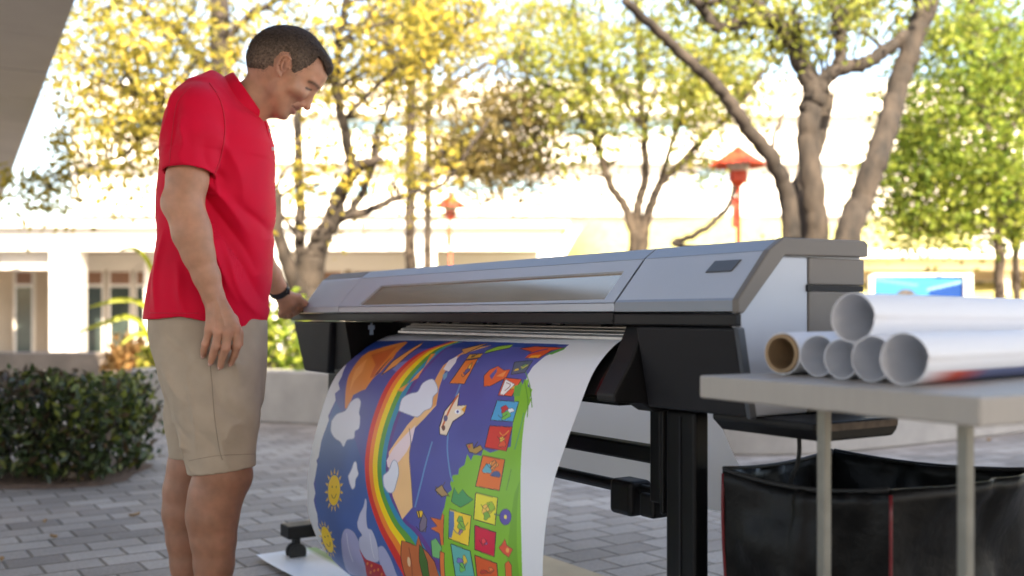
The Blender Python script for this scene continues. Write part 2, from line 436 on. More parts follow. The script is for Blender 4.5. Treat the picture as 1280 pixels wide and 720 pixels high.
def tree(name, label, group, limbs, crowns, pal, bm_=None, leaf=.085, per=46, sig=.20, seed=1, base=None):
    rng = np.random.default_rng(seed)
    L0 = limbs[0][0][0]; b = W(*L0)
    root = thing(name, label, 'tree', (b.x, b.y, 0.33), group)
    t = MB(); samp = []
    for (pts, r0, r1) in limbs:
        q = [W(*p) for p in pts]
        c = catmull([tuple(p) for p in q], 7)
        n = len(c); c = [Vector(p)+Vector(rng.normal(size=3)*.007*(0 < i < n-1)) for i, p in enumerate(c)]
        rr = [(r0+(r1-r0)*(i/(n-1))**.8)*(1+.02*rng.normal()) for i in range(n)]
        t.tube(c, rr, 12)
        for i, p in enumerate(c): samp.append((p, rr[i]))
    S = np.array([tuple(p) for p, _ in samp]); SR = np.array([r for _, r in samp])
    P = []; cols = []; pc = np.array(PAL[pal])
    for (cx, cy, rx, ry, Y, dY, nc) in crowns:
        k = 0
        while k < nc:
            q = rng.uniform(-1, 1, 3)
            if (q**2).sum() > 1: continue
            k += 1
            c = np.array(W(cx+q[0]*rx, cy+q[1]*ry, Y+q[2]*dY))
            d = np.linalg.norm(S-c, axis=1)+np.maximum(0, S[:, 2]-c[2])*.6
            j = int(np.argmin(d)); s = S[j]
            mid = (s+c)/2+rng.normal(size=3)*.10; mid[2] += .10
            if d[j] < 3.2:
                if (c[0]-.75)*.883+c[1]*.469 > .1 or c[2] < 2.2: t.tube(catmull([s, mid, c], 4), np.linspace(min(SR[j]*.55, .022), .004, 9).tolist(), 5, False)
            # leaves along the last half of the twig and round its end
            m_ = int(per*rng.uniform(.5, 1.5)); f = rng.uniform(.35, 1.15, m_)[:, None]
            base_ = mid*(1-f)+c*f
            pp = base_+rng.normal(size=(m_, 3))*sig*np.array([1, 1, .75])*(.5+.7*np.clip(f, 0, 1))
            P.append(pp); cc = pc[rng.integers(len(pc))]*rng.uniform(.75, 1.2)
            mix = pc[rng.integers(len(pc), size=m_)]
            cols.append((cc*.55+mix*.45)*rng.uniform(.75, 1.25, (m_, 1)))
    o = obj('trunk', t, bm_ or M_bark, root, True)
    if P:
        P = np.concatenate(P); cols = np.concatenate(cols)
        kp = ~(((P[:, 0]-.75)*.883+P[:, 1]*.469 < .12) & (P[:, 2] > 2.3) & (P[:, 1] < 20.5)); P, cols = P[kp], cols[kp]      # nothing grows into the overhang
        V, Fc = leaf_geo(P, leaf, rng=rng)
        cr = fast_mesh('crown', V, Fc, M_leaf, root); setcol(cr, np.repeat(cols, 4, 0))
    return root

G = 'leafy courtyard trees'
# multi stem tree just right of the man
YA = 10.2
tree('courtyard_tree', 'forked brown tree with sparse yellow leaves, rising from the planter between man and printer', G, [
    ([(388, 470, YA), (386, 400, YA), (387, 350, YA), (392, 315, YA)], .17, .13),
    ([(388, 350, YA), (398, 305, YA), (414, 277, YA), (424, 245, YA), (440, 218, YA-.2), (452, 206, YA-.3), (478, 200, YA-.4)], .125, .04),
    ([(440, 218, YA), (432, 170, YA-.2), (421, 110, YA-.3), (424, 50, YA-.4), (436, -30, YA-.6)], .055, .03),
    ([(412, 281, YA), (440, 262, YA+.3), (463, 215, YA+.5), (470, 170, YA+.7), (490, 120, YA+.9)], .055, .02),
    ([(420, 272, YA), (455, 265, YA+.1), (490, 250, YA+.3), (520, 240, YA+.4), (560, 225, YA+.6), (610, 150, YA+.9)], .05, .015),
    ([(384, 370, YA), (376, 320, YA+.1), (374, 250, YA+.2), (373, 150, YA+.3), (378, 40, YA+.4)], .07, .035),
    ([(388, 392, YA), (365, 345, YA-.2), (348, 290, YA-.3), (345, 240, YA-.4)], .085, .05),
    ([(376, 300, YA), (358, 275, YA+.2), (345, 258, YA+.4)], .03, .012),
    ([(424, 60, YA), (460, 20, YA), (500, -30, YA)], .03, .02),
    ([(430, 150, YA), (480, 100, YA), (545, 60, YA+.3), (600, 20, YA+.5)], .03, .012),
], [(450, 60, 130, 90, YA, 1.2, 62), (395, 215, 60, 90, YA, .8, 10), (500, 190, 70, 70, YA+.4, .8, 18), (560, 40, 70, 60, YA+.4, 1.0, 28)], 'yellow', seed=3, per=40)
# yellow tree at the left
YE = 11.0
tree('courtyard_tree', 'tree with bright yellow leaves filling the upper left behind the man', G, [
    ([(330, 470, YE), (322, 380, YE), (300, 260, YE), (286, 140, YE), (278, 80, YE), (274, 20, YE), (270, -60, YE)], .15, .09),
    ([(280, 110, YE), (255, 80, YE-.1), (225, 45, YE-.2), (190, 25, YE-.3), (150, -20, YE-.4)], .06, .03),
    ([(279, 60, YE), (305, 25, YE), (345, 0, YE), (380, -30, YE)], .045, .03),
    ([(292, 190, YE), (250, 165, YE-.3), (205, 140, YE-.5), (160, 115, YE-.5), (125, 100, YE-.5)], .06, .02),
    ([(298, 240, YE), (240, 200, YE-.4), (190, 140, YE-.4), (150, 80, YE-.4)], .05, .02),
    ([(205, 140, YE-.5), (160, 190, YE-.7), (110, 210, YE-.8), (60, 235, YE-1)], .03, .01),
], [(170, 60, 170, 90, YE-.3, 1.6, 88), (110, 170, 120, 80, YE-.6, 1.2, 40), (55, 240, 50, 35, YE-.8, .6, 12), (180, 200, 60, 60, YE-.6, .8, 12), (330, 20, 60, 50, YE, 1, 14)], 'yellow', seed=5, per=44)
# olive foliage in the middle, further off
YO = 14.0
tree('courtyard_tree', 'thin tree with drooping olive brown leaves in the middle distance, left of centre', G, [
    ([(512, 480, YO), (513, 400, YO), (513, 300, YO), (512, 200, YO), (514, 100, YO), (512, 0, YO), (510, -80, YO)], .085, .06),
    ([(513, 240, YO), (545, 200, YO), (590, 170, YO), (640, 150, YO), (690, 160, YO)], .05, .015),
    ([(513, 150, YO), (560, 110, YO), (610, 80, YO), (670, 60, YO)], .05, .015),
    ([(513, 90, YO), (480, 50, YO), (450, 0, YO)], .04, .015),
], [(620, 150, 85, 90, YO, 1.2, 90), (650, 222, 45, 30, YO, .7, 22), (600, 200, 60, 26, YO, .8, 18), (490, 60, 60, 60, YO, 1, 14)], 'olive', M_bark2, seed=8, leaf=.10, per=42, sig=.24)
tree('courtyard_tree', 'slim straight tree trunk with small pale crown, left of the smaller red lamp', G, [
    ([(534, 480, 17), (534, 380, 17), (535, 250, 17), (536, 120, 17), (538, 0, 17), (538, -90, 17)], .075, .05),
    ([(542, 120, 17), (580, 80, 17), (640, 40, 17)], .03, .012), ([(542, 100, 17), (510, 60, 17), (470, 40, 17)], .03, .012),
], [(560, 20, 110, 60, 17, 1.5, 40), (700, 30, 60, 40, 17, 1, 16)], 'yellow', M_bark2, seed=9, leaf=.10, per=40, sig=.26)
# centre tree
YB_ = 13.0
tree('courtyard_tree', 'v shaped tree with pale lime leaves behind the printer, left of the big red lamp', G, [
    ([(798, 440, YB_), (797, 350, YB_), (798, 300, YB_), (800, 290, YB_)], .14, .12),
    ([(795, 300, YB_), (783, 262, YB_), (765, 235, YB_), (752, 200, YB_), (742, 165, YB_), (725, 140, YB_), (690, 112, YB_), (650, 80, YB_)], .07, .02),
    ([(742, 165, YB_), (735, 120, YB_), (728, 60, YB_), (715, 0, YB_)], .035, .015),
    ([(797, 300, YB_), (796, 262, YB_), (806, 225, YB_), (805, 170, YB_), (800, 100, YB_), (796, 30, YB_), (790, -40, YB_)], .075, .025),
    ([(800, 300, YB_), (812, 262, YB_), (824, 232, YB_), (850, 205, YB_), (880, 172, YB_), (905, 150, YB_), (940, 110, YB_), (975, 60, YB_)], .075, .02),
    ([(822, 236, YB_), (840, 180, YB_), (860, 130, YB_), (880, 90, YB_)], .04, .015),
    ([(804, 160, YB_), (770, 110, YB_), (755, 60, YB_), (750, 10, YB_)], .035, .012),
], [(790, 90, 130, 100, YB_, 1.6, 95), (700, 60, 70, 60, YB_, 1, 40), (900, 90, 70, 80, YB_, 1.1, 60), (720, 190, 50, 40, YB_, .7, 10), (890, 200, 40, 30, YB_, .6, 7)], 'lime', M_bark2, seed=12, leaf=.09, per=42, sig=.22)
# big multi stem tree behind the printer's right end
YC_ = 9.3
tree('courtyard_tree', 'large grey tree with thick twisting stems behind the right end of the printer', G, [
    ([(1020, 470, YC_), (1018, 380, YC_), (1020, 300, YC_), (1016, 240, YC_), (1009, 180, YC_), (1012, 140, YC_), (1020, 112, YC_)], .12, .095),
    ([(1020, 120, YC_), (1004, 88, YC_), (988, 50, YC_), (966, 26, YC_), (930, 28, YC_-.1), (898, 34, YC_-.2), (880, 15, YC_-.2), (862, -8, YC_-.3)], .085, .04),
    ([(970, 30, YC_), (950, 10, YC_), (935, 0, YC_), (885, 2, YC_+.2), (860, -10, YC_+.3)], .05, .03),
    ([(1016, 120, YC_), (1030, 100, YC_), (1052, 84, YC_), (1080, 80, YC_), (1110, 60, YC_), (1135, 42, YC_), (1158, 25, YC_), (1175, -30, YC_)], .075, .05),
    ([(1046, 88, YC_), (1052, 55, YC_), (1046, 15, YC_), (1036, -40, YC_)], .06, .045),
    ([(1050, 50, YC_), (1062, 20, YC_), (1075, -20, YC_)], .035, .02),
    ([(998, 470, YC_+.3), (998, 380, YC_+.3), (1002, 300, YC_+.3), (997, 240, YC_+.4), (1022, 180, YC_+.5), (1035, 120, YC_+.6)], .10, .06),
    ([(990, 300, YC_-.1), (984, 245, YC_-.1), (962, 195, YC_-.2), (934, 160, YC_-.3), (908, 122, YC_-.4), (880, 92, YC_-.5), (846, 62, YC_-.6), (812, 30, YC_-.8), (780, 0, YC_-1)], .085, .035),
    ([(1040, 470, YC_-.3), (1046, 360, YC_-.3), (1058, 300, YC_-.3), (1074, 255, YC_-.2), (1094, 205, YC_-.2), (1108, 160, YC_-.1), (1122, 110, YC_), (1140, 55, YC_), (1155, 10, YC_), (1165, -40, YC_)], .125, .085),
    ([(990, 400, YC_+1.0), (960, 330, 11.5), (846, 306, 13.2), (870, 293, 13.2), (898, 272, 13.2), (914, 250, 13.2), (919, 222, 13.2)], .05, .032),
    ([(962, 195, YC_), (975, 150, YC_), (995, 115, YC_+.2)], .022, .01),
], [(1000, 20, 110, 60, YC_+.3, 1.0, 60), (1110, 20, 60, 50, YC_+.4, .8, 16), (860, 10, 60, 40, YC_, .8, 12)], 'lime', seed=15, leaf=.075, per=36, sig=.17)
# dense green tree at the right
YD = 11.5
tree('courtyard_tree', 'dense bright green tree filling the upper right corner', G, [
    ([(1252, 500, YD), (1250, 400, YD), (1249, 330, YD), (1245, 250, YD), (1235, 170, YD), (1220, 80, YD), (1215, -20, YD)], .06, .04),
    ([(1246, 260, YD), (1215, 220, YD), (1180, 190, YD), (1140, 180, YD)], .03, .012),
    ([(1240, 200, YD), (1270, 150, YD), (1310, 100, YD)], .03, .012), ([(1230, 140, YD), (1190, 90, YD), (1160, 40, YD)], .03, .012),
    ([(1246, 280, YD), (1210, 290, YD), (1160, 290, YD), (1120, 280, YD)], .025, .01),
], [(1215, 120, 110, 140, YD, 1.3, 170), (1160, 240, 90, 65, YD, .9, 75), (1270, 240, 60, 60, YD, .9, 30), (1150, 285, 60, 25, YD, .7, 14), (1130, 160, 40, 60, YD+.6, .6, 12)], 'green', M_bark2, seed=18, leaf=.085, per=46, sig=.19)
tree('courtyard_tree', 'thin second trunk with green leaves at the right edge of the photo', G, [
    ([(1272, 500, YD+.8), (1271, 400, YD+.8), (1270, 320, YD+.8), (1275, 220, YD+.8), (1280, 100, YD+.8)], .05, .03),
    ([(1275, 220, YD+.8), (1250, 160, YD+.8), (1230, 100, YD+.8)], .03, .01)],
    [(1270, 120, 80, 130, YD+.9, 1, 50), (1255, 285, 40, 22, YD+.5, .5, 10)], 'green', M_bark2, seed=21, leaf=.085, per=42, sig=.2)

# --------------------------------------------------------------- low plants
def bushy(name, label, cat, c, rad, n, pal, leaf=.06, seed=1, group=None, material=None, stems=14):
    rng = np.random.default_rng(seed); root = thing(name, label, cat, c, group)
    c = np.array(c); rad = np.array(rad); s = MB(); P = []
    for k in range(stems):
        q = rng.normal(size=3); q[2] = abs(q[2])+.3; q /= np.linalg.norm(q); e = c+q*rad*rng.uniform(.6, .95)
        s.tube(catmull([c+rng.normal(size=3)*.03*np.array([1, 1, 0]), (c+e)/2+rng.normal(size=3)*.04, e], 3), [.010, .009, .008, .007, .006, .005, .004], 5, False)
    q = rng.normal(size=(n, 3)); q /= np.linalg.norm(q, axis=1)[:, None]; r_ = rng.uniform(.25, 1, (n, 1))**.45
    lump = 1+.22*np.sin(q[:, :1]*5+seed)*np.cos(q[:, 1:2]*4)+.12*np.sin(q[:, 2:3]*9)
    q[:, 2] = np.abs(q[:, 2])*1.1-.12; P = c+q*r_*rad*lump
    pc = np.array(PAL[pal]); cols = pc[rng.integers(len(pc), size=n)]*rng.uniform(.7, 1.3, (n, 1))
    obj('stems', s, M_bark, root, True)
    V, Fc = leaf_geo(P, leaf, rng=rng); o = fast_mesh('foliage', V, Fc, material or M_leaf, root); setcol(o, np.repeat(cols, 4, 0))
    return root

def at_ground(x, y, z=0.0):
    Y = (HC-z)*F/(y-CY); return W(x, y, Y)
p = W(352, 470, 9.3); bushy('planter_shrub', 'leafy yellow green shrub in the planter between the man and the printer', 'shrub', (p.x, p.y, .33), (.42, .4, .72), 900, 'green', .085, 31)
p = W(430, 470, 9.0); bushy('planter_shrub', 'low green shrub in the planter hidden mostly behind the printed banner', 'shrub', (p.x, p.y, .33), (.5, .4, .4), 700, 'green', .08, 32)
p = W(962, 470, 11); bushy('planter_shrub', 'rounded green shrub at the foot of the large grey tree', 'shrub', (p.x-.05, p.y, .33), (.36, .38, 1.18), 1200, 'green', .085, 33)
p = W(165, 455, 12.0); bushy('flowering_shrub', 'sunlit orange flowering shrub under the arching leaf, left of the man', 'shrub', (p.x, p.y, .30), (.36, .3, .36), 620, 'orange', .10, 34)
p = W(186, 450, 11.5); bushy('planter_shrub', 'bright yellow green tuft at the man\'s hip, right of the orange shrub', 'shrub', (p.x, p.y, .32), (.12, .12, .26), 140, 'lime', .10, 35)
# arching strap leaves
ag = W(196, 460, 11.2); root = thing('strap_leaf_plant', 'plant with long arching yellow green strap leaves left of the man', 'plant', (ag.x, ag.y, .33))
M_strap = mat('strap_leaf', (.30, .33, .03), .5, var=.2, scale=6, trans=.4)
for tip in ([(196, 440), (178, 405), (160, 396), (140, 401), (118, 408), (98, 416)], [(198, 440), (192, 395), (175, 378), (150, 375), (128, 380), (112, 384)], [(200, 440), (205, 390), (230, 365), (260, 380)], [(197, 440), (200, 385), (190, 335), (172, 312), (150, 312)], [(197, 440), (186, 420), (170, 418), (150, 432)]):
    c = catmull([tuple(W(x, y, 11.2-.08*i)) for i, (x, y) in enumerate(tip)], 6); n = len(c); b = MB(); V = []; Fs = []
    for i, q in enumerate(c):
        t = Vector(c[min(i+1, n-1)])-Vector(c[max(i-1, 0)]); sd = t.cross(Vector((0, 1, 0))).normalized(); wd = .052*math.sin(math.pi*min(1, (.16+.84*i/(n-1))))**.6+.003
        q = Vector(q); up = sd*wd*.5+Vector((0, wd*.55, 0))
        V += [q-up, q+Vector((0, 0, -.012)), q+sd*wd*.5-Vector((0, wd*.55, 0))]
    for i in range(n-1):
        a = i*3; Fs += [(a, a+1, a+4, a+3), (a+1, a+2, a+5, a+4)]
    o = obj('leaf', ([tuple(v) for v in V], Fs), M_strap, root, True)

# hedge in front left
rng = np.random.default_rng(77)
hc = at_ground(95, 594); HX0, HX1, HY0, HY1, HZ = -4.6, -2.10, 5.42, 6.25, .565
hd = thing('hedge', 'dark green clipped hedge with glossy leaves on the pavers, left of the man', 'hedge', (-3.2, 5.8, 0))
N = 15000
X = rng.uniform(HX0, HX1, N); Yv = rng.uniform(HY0, HY1, N); Z = rng.uniform(.05, HZ, N)
fx = np.minimum(HX1-X, 2)/.5; fy = np.minimum(Yv-HY0, HY1-Yv)/.25; fz = (HZ-Z)/.2
dep = np.minimum(np.minimum(fx, fy), fz)
keep = rng.uniform(0, 1, N) < np.clip(1.15-.75*dep, .12, 1)
# a few thin spots low down where the far side shines through
thin = (np.abs(Z-.28-.04*np.sin(X*7)) < .07) & (vnoise(np.stack([X*3.2, np.zeros(N), Z*3], 1), 4) > .47)
keep &= ~(thin & (rng.uniform(0, 1, N) < .8))
bulge = .10*(vnoise(np.stack([X*3, Yv*3, Z*4], 1), 9)-.5)
P = np.stack([X+bulge*1.6, Yv-bulge, Z+bulge*1.1], 1)[keep]
top = P[:, 2] > .40
pc = np.array(PAL['hedge']); cols = pc[rng.choice(5, len(P), p=[.32, .22, .24, .07, .15])]*rng.uniform(.7, 1.35, (len(P), 1))
right = (P[:, 0] > -2.45) & (P[:, 2] > .28) & (rng.uniform(0, 1, len(P)) < .35); cols[right] = np.array([.16, .19, .03])*rng.uniform(.7, 1.2, (right.sum(), 1))
old = (P[:, 2] > .45) & (P[:, 0] < -2.5) & (rng.uniform(0, 1, len(P)) < .5); cols[old] = np.array([.10, .075, .05])*rng.uniform(.7, 1.3, (old.sum(), 1))
V, Fc = leaf_geo(P, .062, rng=rng, aspect=.46); o = fast_mesh('foliage', V, Fc, M_leaf_d, hd); setcol(o, np.repeat(cols, 4, 0))
st = MB()
for k in range(150):
    x, y = rng.uniform(HX0, HX1-.1), rng.uniform(HY0+.15, HY1-.15); e = (x+rng.normal()*.14, y+rng.normal()*.12, rng.uniform(.3, .58))
    st.tube(catmull([(x, y, 0), ((x+e[0])/2+rng.normal()*.03, (y+e[1])/2, e[2]*.5), e], 3), [.008, .008, .007, .006, .005, .004, .003], 5, False)
for k in range(26):
    x, y = rng.uniform(HX1-.25, HX1+.02), rng.uniform(HY0+.1, HY1-.1); z = rng.uniform(.15, .5)
    st.tube([(x-.2, y, z-.05), (x+.06, y+rng.normal()*.05, z+.03)], [.004, .002], 4, False)
obj('stems', st, M_bark, hd, True)
# soil strip under the hedge
sv = []; ns = 60
for i in range(ns):
    a = 2*math.pi*i/ns; ex = 1.5; cx, cy = (HX0+HX1)/2-.1, (HY0+HY1)/2
    qx = abs(math.cos(a))**.35*math.copysign(1, math.cos(a))*((HX1-HX0)/2+.10); qy = abs(math.sin(a))**.35*math.copysign(1, math.sin(a))*((HY1-HY0)/2+.10)
    sv.append((cx+qx+random.uniform(-.03, .03), cy+qy+random.uniform(-.02, .02), .004))
struct('soil_bed', (sv, [tuple(range(ns))]), M_soil)

# fallen leaves on the pavers
M_dry = mat('dry_leaf', (.34, .22, .11), .8, var=.25, scale=40)
LBL = ['curled tan leaf lying alone on the pavers left of the man\'s leg', 'small dry leaf on a paver joint below the hedge', 'pale crumpled leaf fragment in the paver joints at lower left', 'dry leaf on the pavers by the curved wall at right', 'tiny brown leaf near the lower left corner']
for i, (x, y, s) in enumerate(((168, 647, .055), (56, 655, .04), (67, 674, .04), (1236, 552, .07), (2, 703, .04))):
    p = at_ground(x, y); a = random.uniform(0, 6); V = []; Fs = []
    for k in range(7):
        t = k/6; wd = .28*math.sin(math.pi*min(1, t*.94+.03))
        for sgn in (-1, 0, 1):
            lx = (t-.5)*s; ly = sgn*wd*s; lz = .006+.010*abs(sgn)+.22*s*(t-.5)**2*4*.5
            V.append((p.x+lx*math.cos(a)-ly*math.sin(a), p.y+lx*math.sin(a)+ly*math.cos(a), lz))
    for k in range(6):
        b = k*3; Fs += [(b, b+1, b+4, b+3), (b+1, b+2, b+5, b+4)]
    o = obj('fallen_leaf', (V, Fs), M_dry, at=(p.x, p.y, 0)); tag(o, LBL[i], 'leaf', 'fallen dry leaves')
# ------------------------------------------------------------------ wide format printer
U_ = Vector((-math.sin(YAW), math.cos(YAW), 0)); M_ = Vector((math.cos(YAW), math.sin(YAW), 0)); PZ = Vector((.4026, 1.882, 0))
def PR(l, w_, z): return PZ+U_*l+M_*w_+Vector((0, 0, z))       # l along the beam, w_ to the rear, z up
def lprism(mb, prof, l0, l1, mi=0):
    return mb.prism([PR(l0 if not callable(l0) else l0(a, b), a, b) for a, b in prof], [PR(l1 if not callable(l1) else l1(a, b), a, b) for a, b in prof], mi)
def lbox(mb, l0, l1, w0, w1, z0, z1, mi=0):
    return mb.hexa([PR(l0, w0, z0), PR(l1, w0, z0), PR(l1, w1, z0), PR(l0, w1, z0), PR(l0, w0, z1), PR(l1, w0, z1), PR(l1, w1, z1), PR(l0, w1, z1)], mi)

M_silver = mat('silver_plastic', (.42, .46, .53), .42, metal=.1, var=.05, scale=4, bump=.05, bscale=700, spec=.5)
M_silver2 = mat('blue_grey_plastic', (.20, .23, .28), .42, metal=.1, var=.05, scale=4, bump=.05, bscale=700)
M_taupe = mat('taupe_plastic', (.150, .135, .120), .55, var=.06, scale=6, bump=.06, bscale=600)
M_black = mat('black_plastic', (.009, .009, .010), .5, spec=.25, var=.15, scale=12, bump=.06, bscale=500)
M_blk2 = mat('charcoal_plastic', (.013, .013, .0155), .58, spec=.25, var=.1, scale=8, bump=.08, bscale=500)
M_cornr = mat('slate_plastic', (.06, .07, .085), .45, var=.05)
M_gloss = mat('glossy_black', (.006, .005, .005), .18, spec=.35, var=.2, scale=3)
M_steel = mat('brushed_steel', (.50, .49, .48), .38, metal=.25, var=.12, scale=40, stretch=(1, 1, 1))
M_darkmet = mat('dark_metal', (.004, .004, .0045), .5, spec=.25, metal=.0, var=.2, scale=10)
M_tint = mat('acrylic_brown_reflection', (.48, .41, .32), .06, metal=.75, var=.1, scale=2, spec=.9)  # brown base colour stands in for the reflected overhang
M_rub = mat('black_rubber', (.012, .012, .012), .75, var=.2, scale=30)

prt = thing('wide_format_printer', 'wide grey and black large format printer on a black stand', 'printer', PR(1.09, .18, 0))
LEN = 2.18; S1, S2 = .346, 1.772
cov = [(0, .905), (0, .925), (.08, 1.017), (.117, 1.0405), (.345, 1.043), (.352, 1.038), (.352, 1.014), (.118, 1.011), (.088, .995), (.018, .908)]
# centre cover, with its window opening framed
cvr = [(0, .9055), (0, .925), (.08, 1.017), (.117, 1.0405), (.345, 1.043), (.352, 1.038), (.352, .90), (.05, .9055)]
def slope(l, s): return PR(l, .08*s, .925+.092*s)
lid = MB()
lprism(lid, [(.0005, .9058), (.0005, .9245), (.004, .920), (.016, .9058)], S1+.002, S2-.0015); lprism(lid, [(.020, .9058), (.020, .918), (.078, .985), (.081, .9058)], S1+.002, S2-.0015)
lprism(lid, [(.08, 1.017), (.117, 1.0405), (.345, 1.043), (.352, 1.038), (.352, .90), (.082, .94)], S1+.002, S2-.0015)
nrm = (slope(.5, 1)-slope(.5, 0)).cross(U_); nrm = nrm if nrm.z > 0 else -nrm; nrm.normalize()
op = [(1.622, .045), (1.575, .70), (.388, .74), (.39, .08)]           # opening (l, s)
outer = [(S2-.0015, 0), (S2-.0015, 1), (S1+.002, 1), (S1+.002, 0)]
ro = [slope(*q) for q in outer]; ri = [slope(*q) for q in op]; rd = [p-nrm*.009 for p in ri]
b = len(lid.v); lid.v += [tuple(p) for p in ro+ri+rd]
for k in range(4):
    j = (k+1) % 4; lid.f += [[b+k, b+j, b+4+j, b+4+k], [b+4+k, b+4+j, b+8+j, b+8+k]]; lid.m += [0, 0]
o = obj('cover', lid, M_silver, prt); fix_normals(o); bevel(o, .0025, 2)
wd = MB(); inner = [p-nrm*.006 for p in ri]; wd.prism([p-nrm*.010 for p in ri], inner)
fix_normals(obj('window', wd, M_tint, o))
tr = MB(); lprism(tr, [(.081, 1.0185), (.1165, 1.0415), (.344, 1.0442), (.344, 1.0412), (.118, 1.0385), (.083, 1.0160)], S1+.003, S2-.003)
fix_normals(obj('top_strip', tr, M_silver2, o))
# left module
lm = MB()
lz = lambda a, z: 2.085-.02*(z-.905)/.1+.02*(a > .1)
lprism(lm, cvr, S2+.0015, lambda a, z: 2.075+max(0, min(1, (a)/.12))*.04)
o = obj('left_cover', lm, M_silver, prt); fix_normals(o); bevel(o, .003, 2)
tp = MB(); lprism(tp, [(.086, 1.0225), (.1165, 1.0425), (.344, 1.045), (.344, 1.0405), (.118, 1.038), (.088, 1.018)], S2+.012, 2.10)
bevel(fix_normals(obj('top_cap', tp, M_taupe, o)), .002, 2)
le = MB(); lbox(le, 2.06, LEN, .003, .34, .906, .912); lprism(le, [(.03, .912), (.06, .955), (.33, .99), (.34, .912)], 2.10, 2.15)
bevel(obj('end_plate', le, M_black, prt), .004, 2)
rg = MB(); lprism(rg, [(.004, .912), (.012, .921), (.04, .921), (.05, .912)], 2.075, 2.115); bevel(fix_normals(obj('latch', rg, M_darkmet, prt)), .002, 2)
# black front trim under the covers
tm = MB(); lbox(tm, S1+.001, LEN, -.003, .05, .8795, .9035); o = obj('front_trim', tm, M_black, prt); bevel(o, .003, 2)
gr = MB(); lbox(gr, S1+.002, S2, -.0055, -.0035, .8855, .8885); obj('trim_line', gr, M_blk2, o)
# right module : hood with taupe edge, side panel, rear louvre panels
rm = MB(); lprism(rm, cvr, .004, S1-.0015)
o = obj('right_cover', rm, M_silver, prt); fix_normals(o); bevel(o, .003, 2)
rs = MB(); lprism(rs, [(.081, 1.0185), (.1165, 1.0418), (.343, 1.0444), (.343, 1.0412), (.118, 1.0385), (.083, 1.016)], .006, S1-.003); fix_normals(obj('top_strip', rs, M_silver2, o))
bs = MB(); lprism(bs, [(-.0015, .9058), (-.0015, .9255), (.004, .930), (.004, .9058)], .004, S1-.003); fix_normals(obj('front_strip', bs, M_silver2, o))
pd = MB(); q = [slope(a, s)+nrm*d for d in (-.001, .0022) for a, s in ((.048, .85), (.119, .85), (.126, .60), (.055, .60))]
pd.prism(q[:4], q[4:]); bevel(fix_normals(obj('display_pad', pd, mat('pad_grey', (.055, .058, .065), .35, var=.05), o)), .0015, 2)
hd_ = MB(); lprism(hd_, [(-.0025, .902), (-.0025, .927), (.078, 1.0195), (.116, 1.0435), (.347, 1.0462), (.356, 1.040), (.356, 1.0135), (.1195, 1.0105), (.012, .902)], -.012, .0045)
o = obj('hood_edge', hd_, M_taupe, prt); fix_normals(o); bevel(o, .003, 3)
rt = MB(); lbox(rt, -.006, S1-.001, -.003, .012, .8785, .9015); o = obj('right_trim', rt, M_black, prt); bevel(o, .003, 2)
sp = MB(); lprism(sp, [(.010, .8995), (.1185, 1.0085), (.189, 1.0085), (.189, .712), (.052, .712), (.012, .877)], -.004, .02)
o = obj('side_panel', sp, M_silver, prt); fix_normals(o); bevel(o, .003, 2)
for (z0, z1) in ((.712, .944), (.957, 1.0085)):
    rr = MB(); lbox(rr, -.006, .02, .1905, .352, z0, z1); bevel(obj('rear_panel', rr, M_taupe, prt), .003, 2)
rr = MB(); lbox(rr, -.003, .02, .1905, .352, .945, .956); obj('louvre', rr, M_blk2, prt)
rr = MB(); lbox(rr, -.0085, .0, .184, .195, .944, .957); obj('side_clip', rr, M_black, prt)
# right lower housing
low = [(.004, .8755), (.037, .710), (.30, .700), (.30, .8755)]
lo = MB(); lprism(lo, low, .003, .284); o = obj('right_housing', lo, M_blk2, prt); fix_normals(o); bevel(o, .006, 3)
lo = MB(); lprism(lo, [(.000, .8765), (.0335, .7085), (.052, .7085), (.019, .8765)], -.007, .0035); o = obj('corner_trim', lo, M_cornr, prt); fix_normals(o); bevel(o, .003, 2)
br_ = MB(); lprism(br_, [(.03, .8770), (-.008, .800), (-.05, .738), (-.048, .722), (.028, .716), (.06, .698), (.20, .698), (.20, .8770)], .2855, .345)
o = obj('guide_bracket', br_, M_black, prt); fix_normals(o); bevel(o, .004, 2)
# left lower housing, narrowing downwards
lf = MB(); lprism(lf, [(.002, .8755), (.03, .700), (.30, .700), (.30, .8755)], lambda a, z: 1.84+.09*(.8755-z)/.1755, lambda a, z: LEN-.004-.035*(.8755-z)/.1755)
o = obj('left_housing', lf, M_blk2, prt); fix_normals(o); bevel(o, .008, 3)
lf = MB(); lprism(lf, [(.02, .8755), (.05, .710), (.28, .710), (.28, .8755)], 1.765, lambda a, z: 1.835+.09*(.8755-z)/.1755)
fix_normals(obj('left_guide', lf, M_black, prt))
# inside of the slot
cv_ = MB(); lbox(cv_, .347, 1.764, .19, .34, .73, .904); o = obj('rear_beam', cv_, M_black, prt)
pt = MB()
for i, (w0, z0, w1, z1) in enumerate(((.185, .884, .150, .8775), (.150, .8765, .122, .871), (.122, .869, .096, .864), (.096, .8625, .068, .857), (.068, .8555, .048, .851))):
    l1 = 1.52-.02*i
    pt.prism([PR(.35, w0, z0), PR(.35, w1, z1), PR(.35, w1, z1-.006), PR(.35, w0, z0-.006)], [PR(l1, w0, z0), PR(l1, w1, z1), PR(l1, w1, z1-.006), PR(l1, w0, z0-.006)])
o = obj('platen', pt, M_steel, prt); fix_normals(o)
cl = MB(); rr = random.Random(4)
for k in range(26):
    l0 = rr.uniform(.36, 1.5); lbox(cl, l0, l0+rr.choice([.012, .02, .05, .09]), .128, .138+rr.uniform(0, .006), .873, .879+rr.uniform(0, .003))
obj('pinch_rollers', cl, M_black, prt)
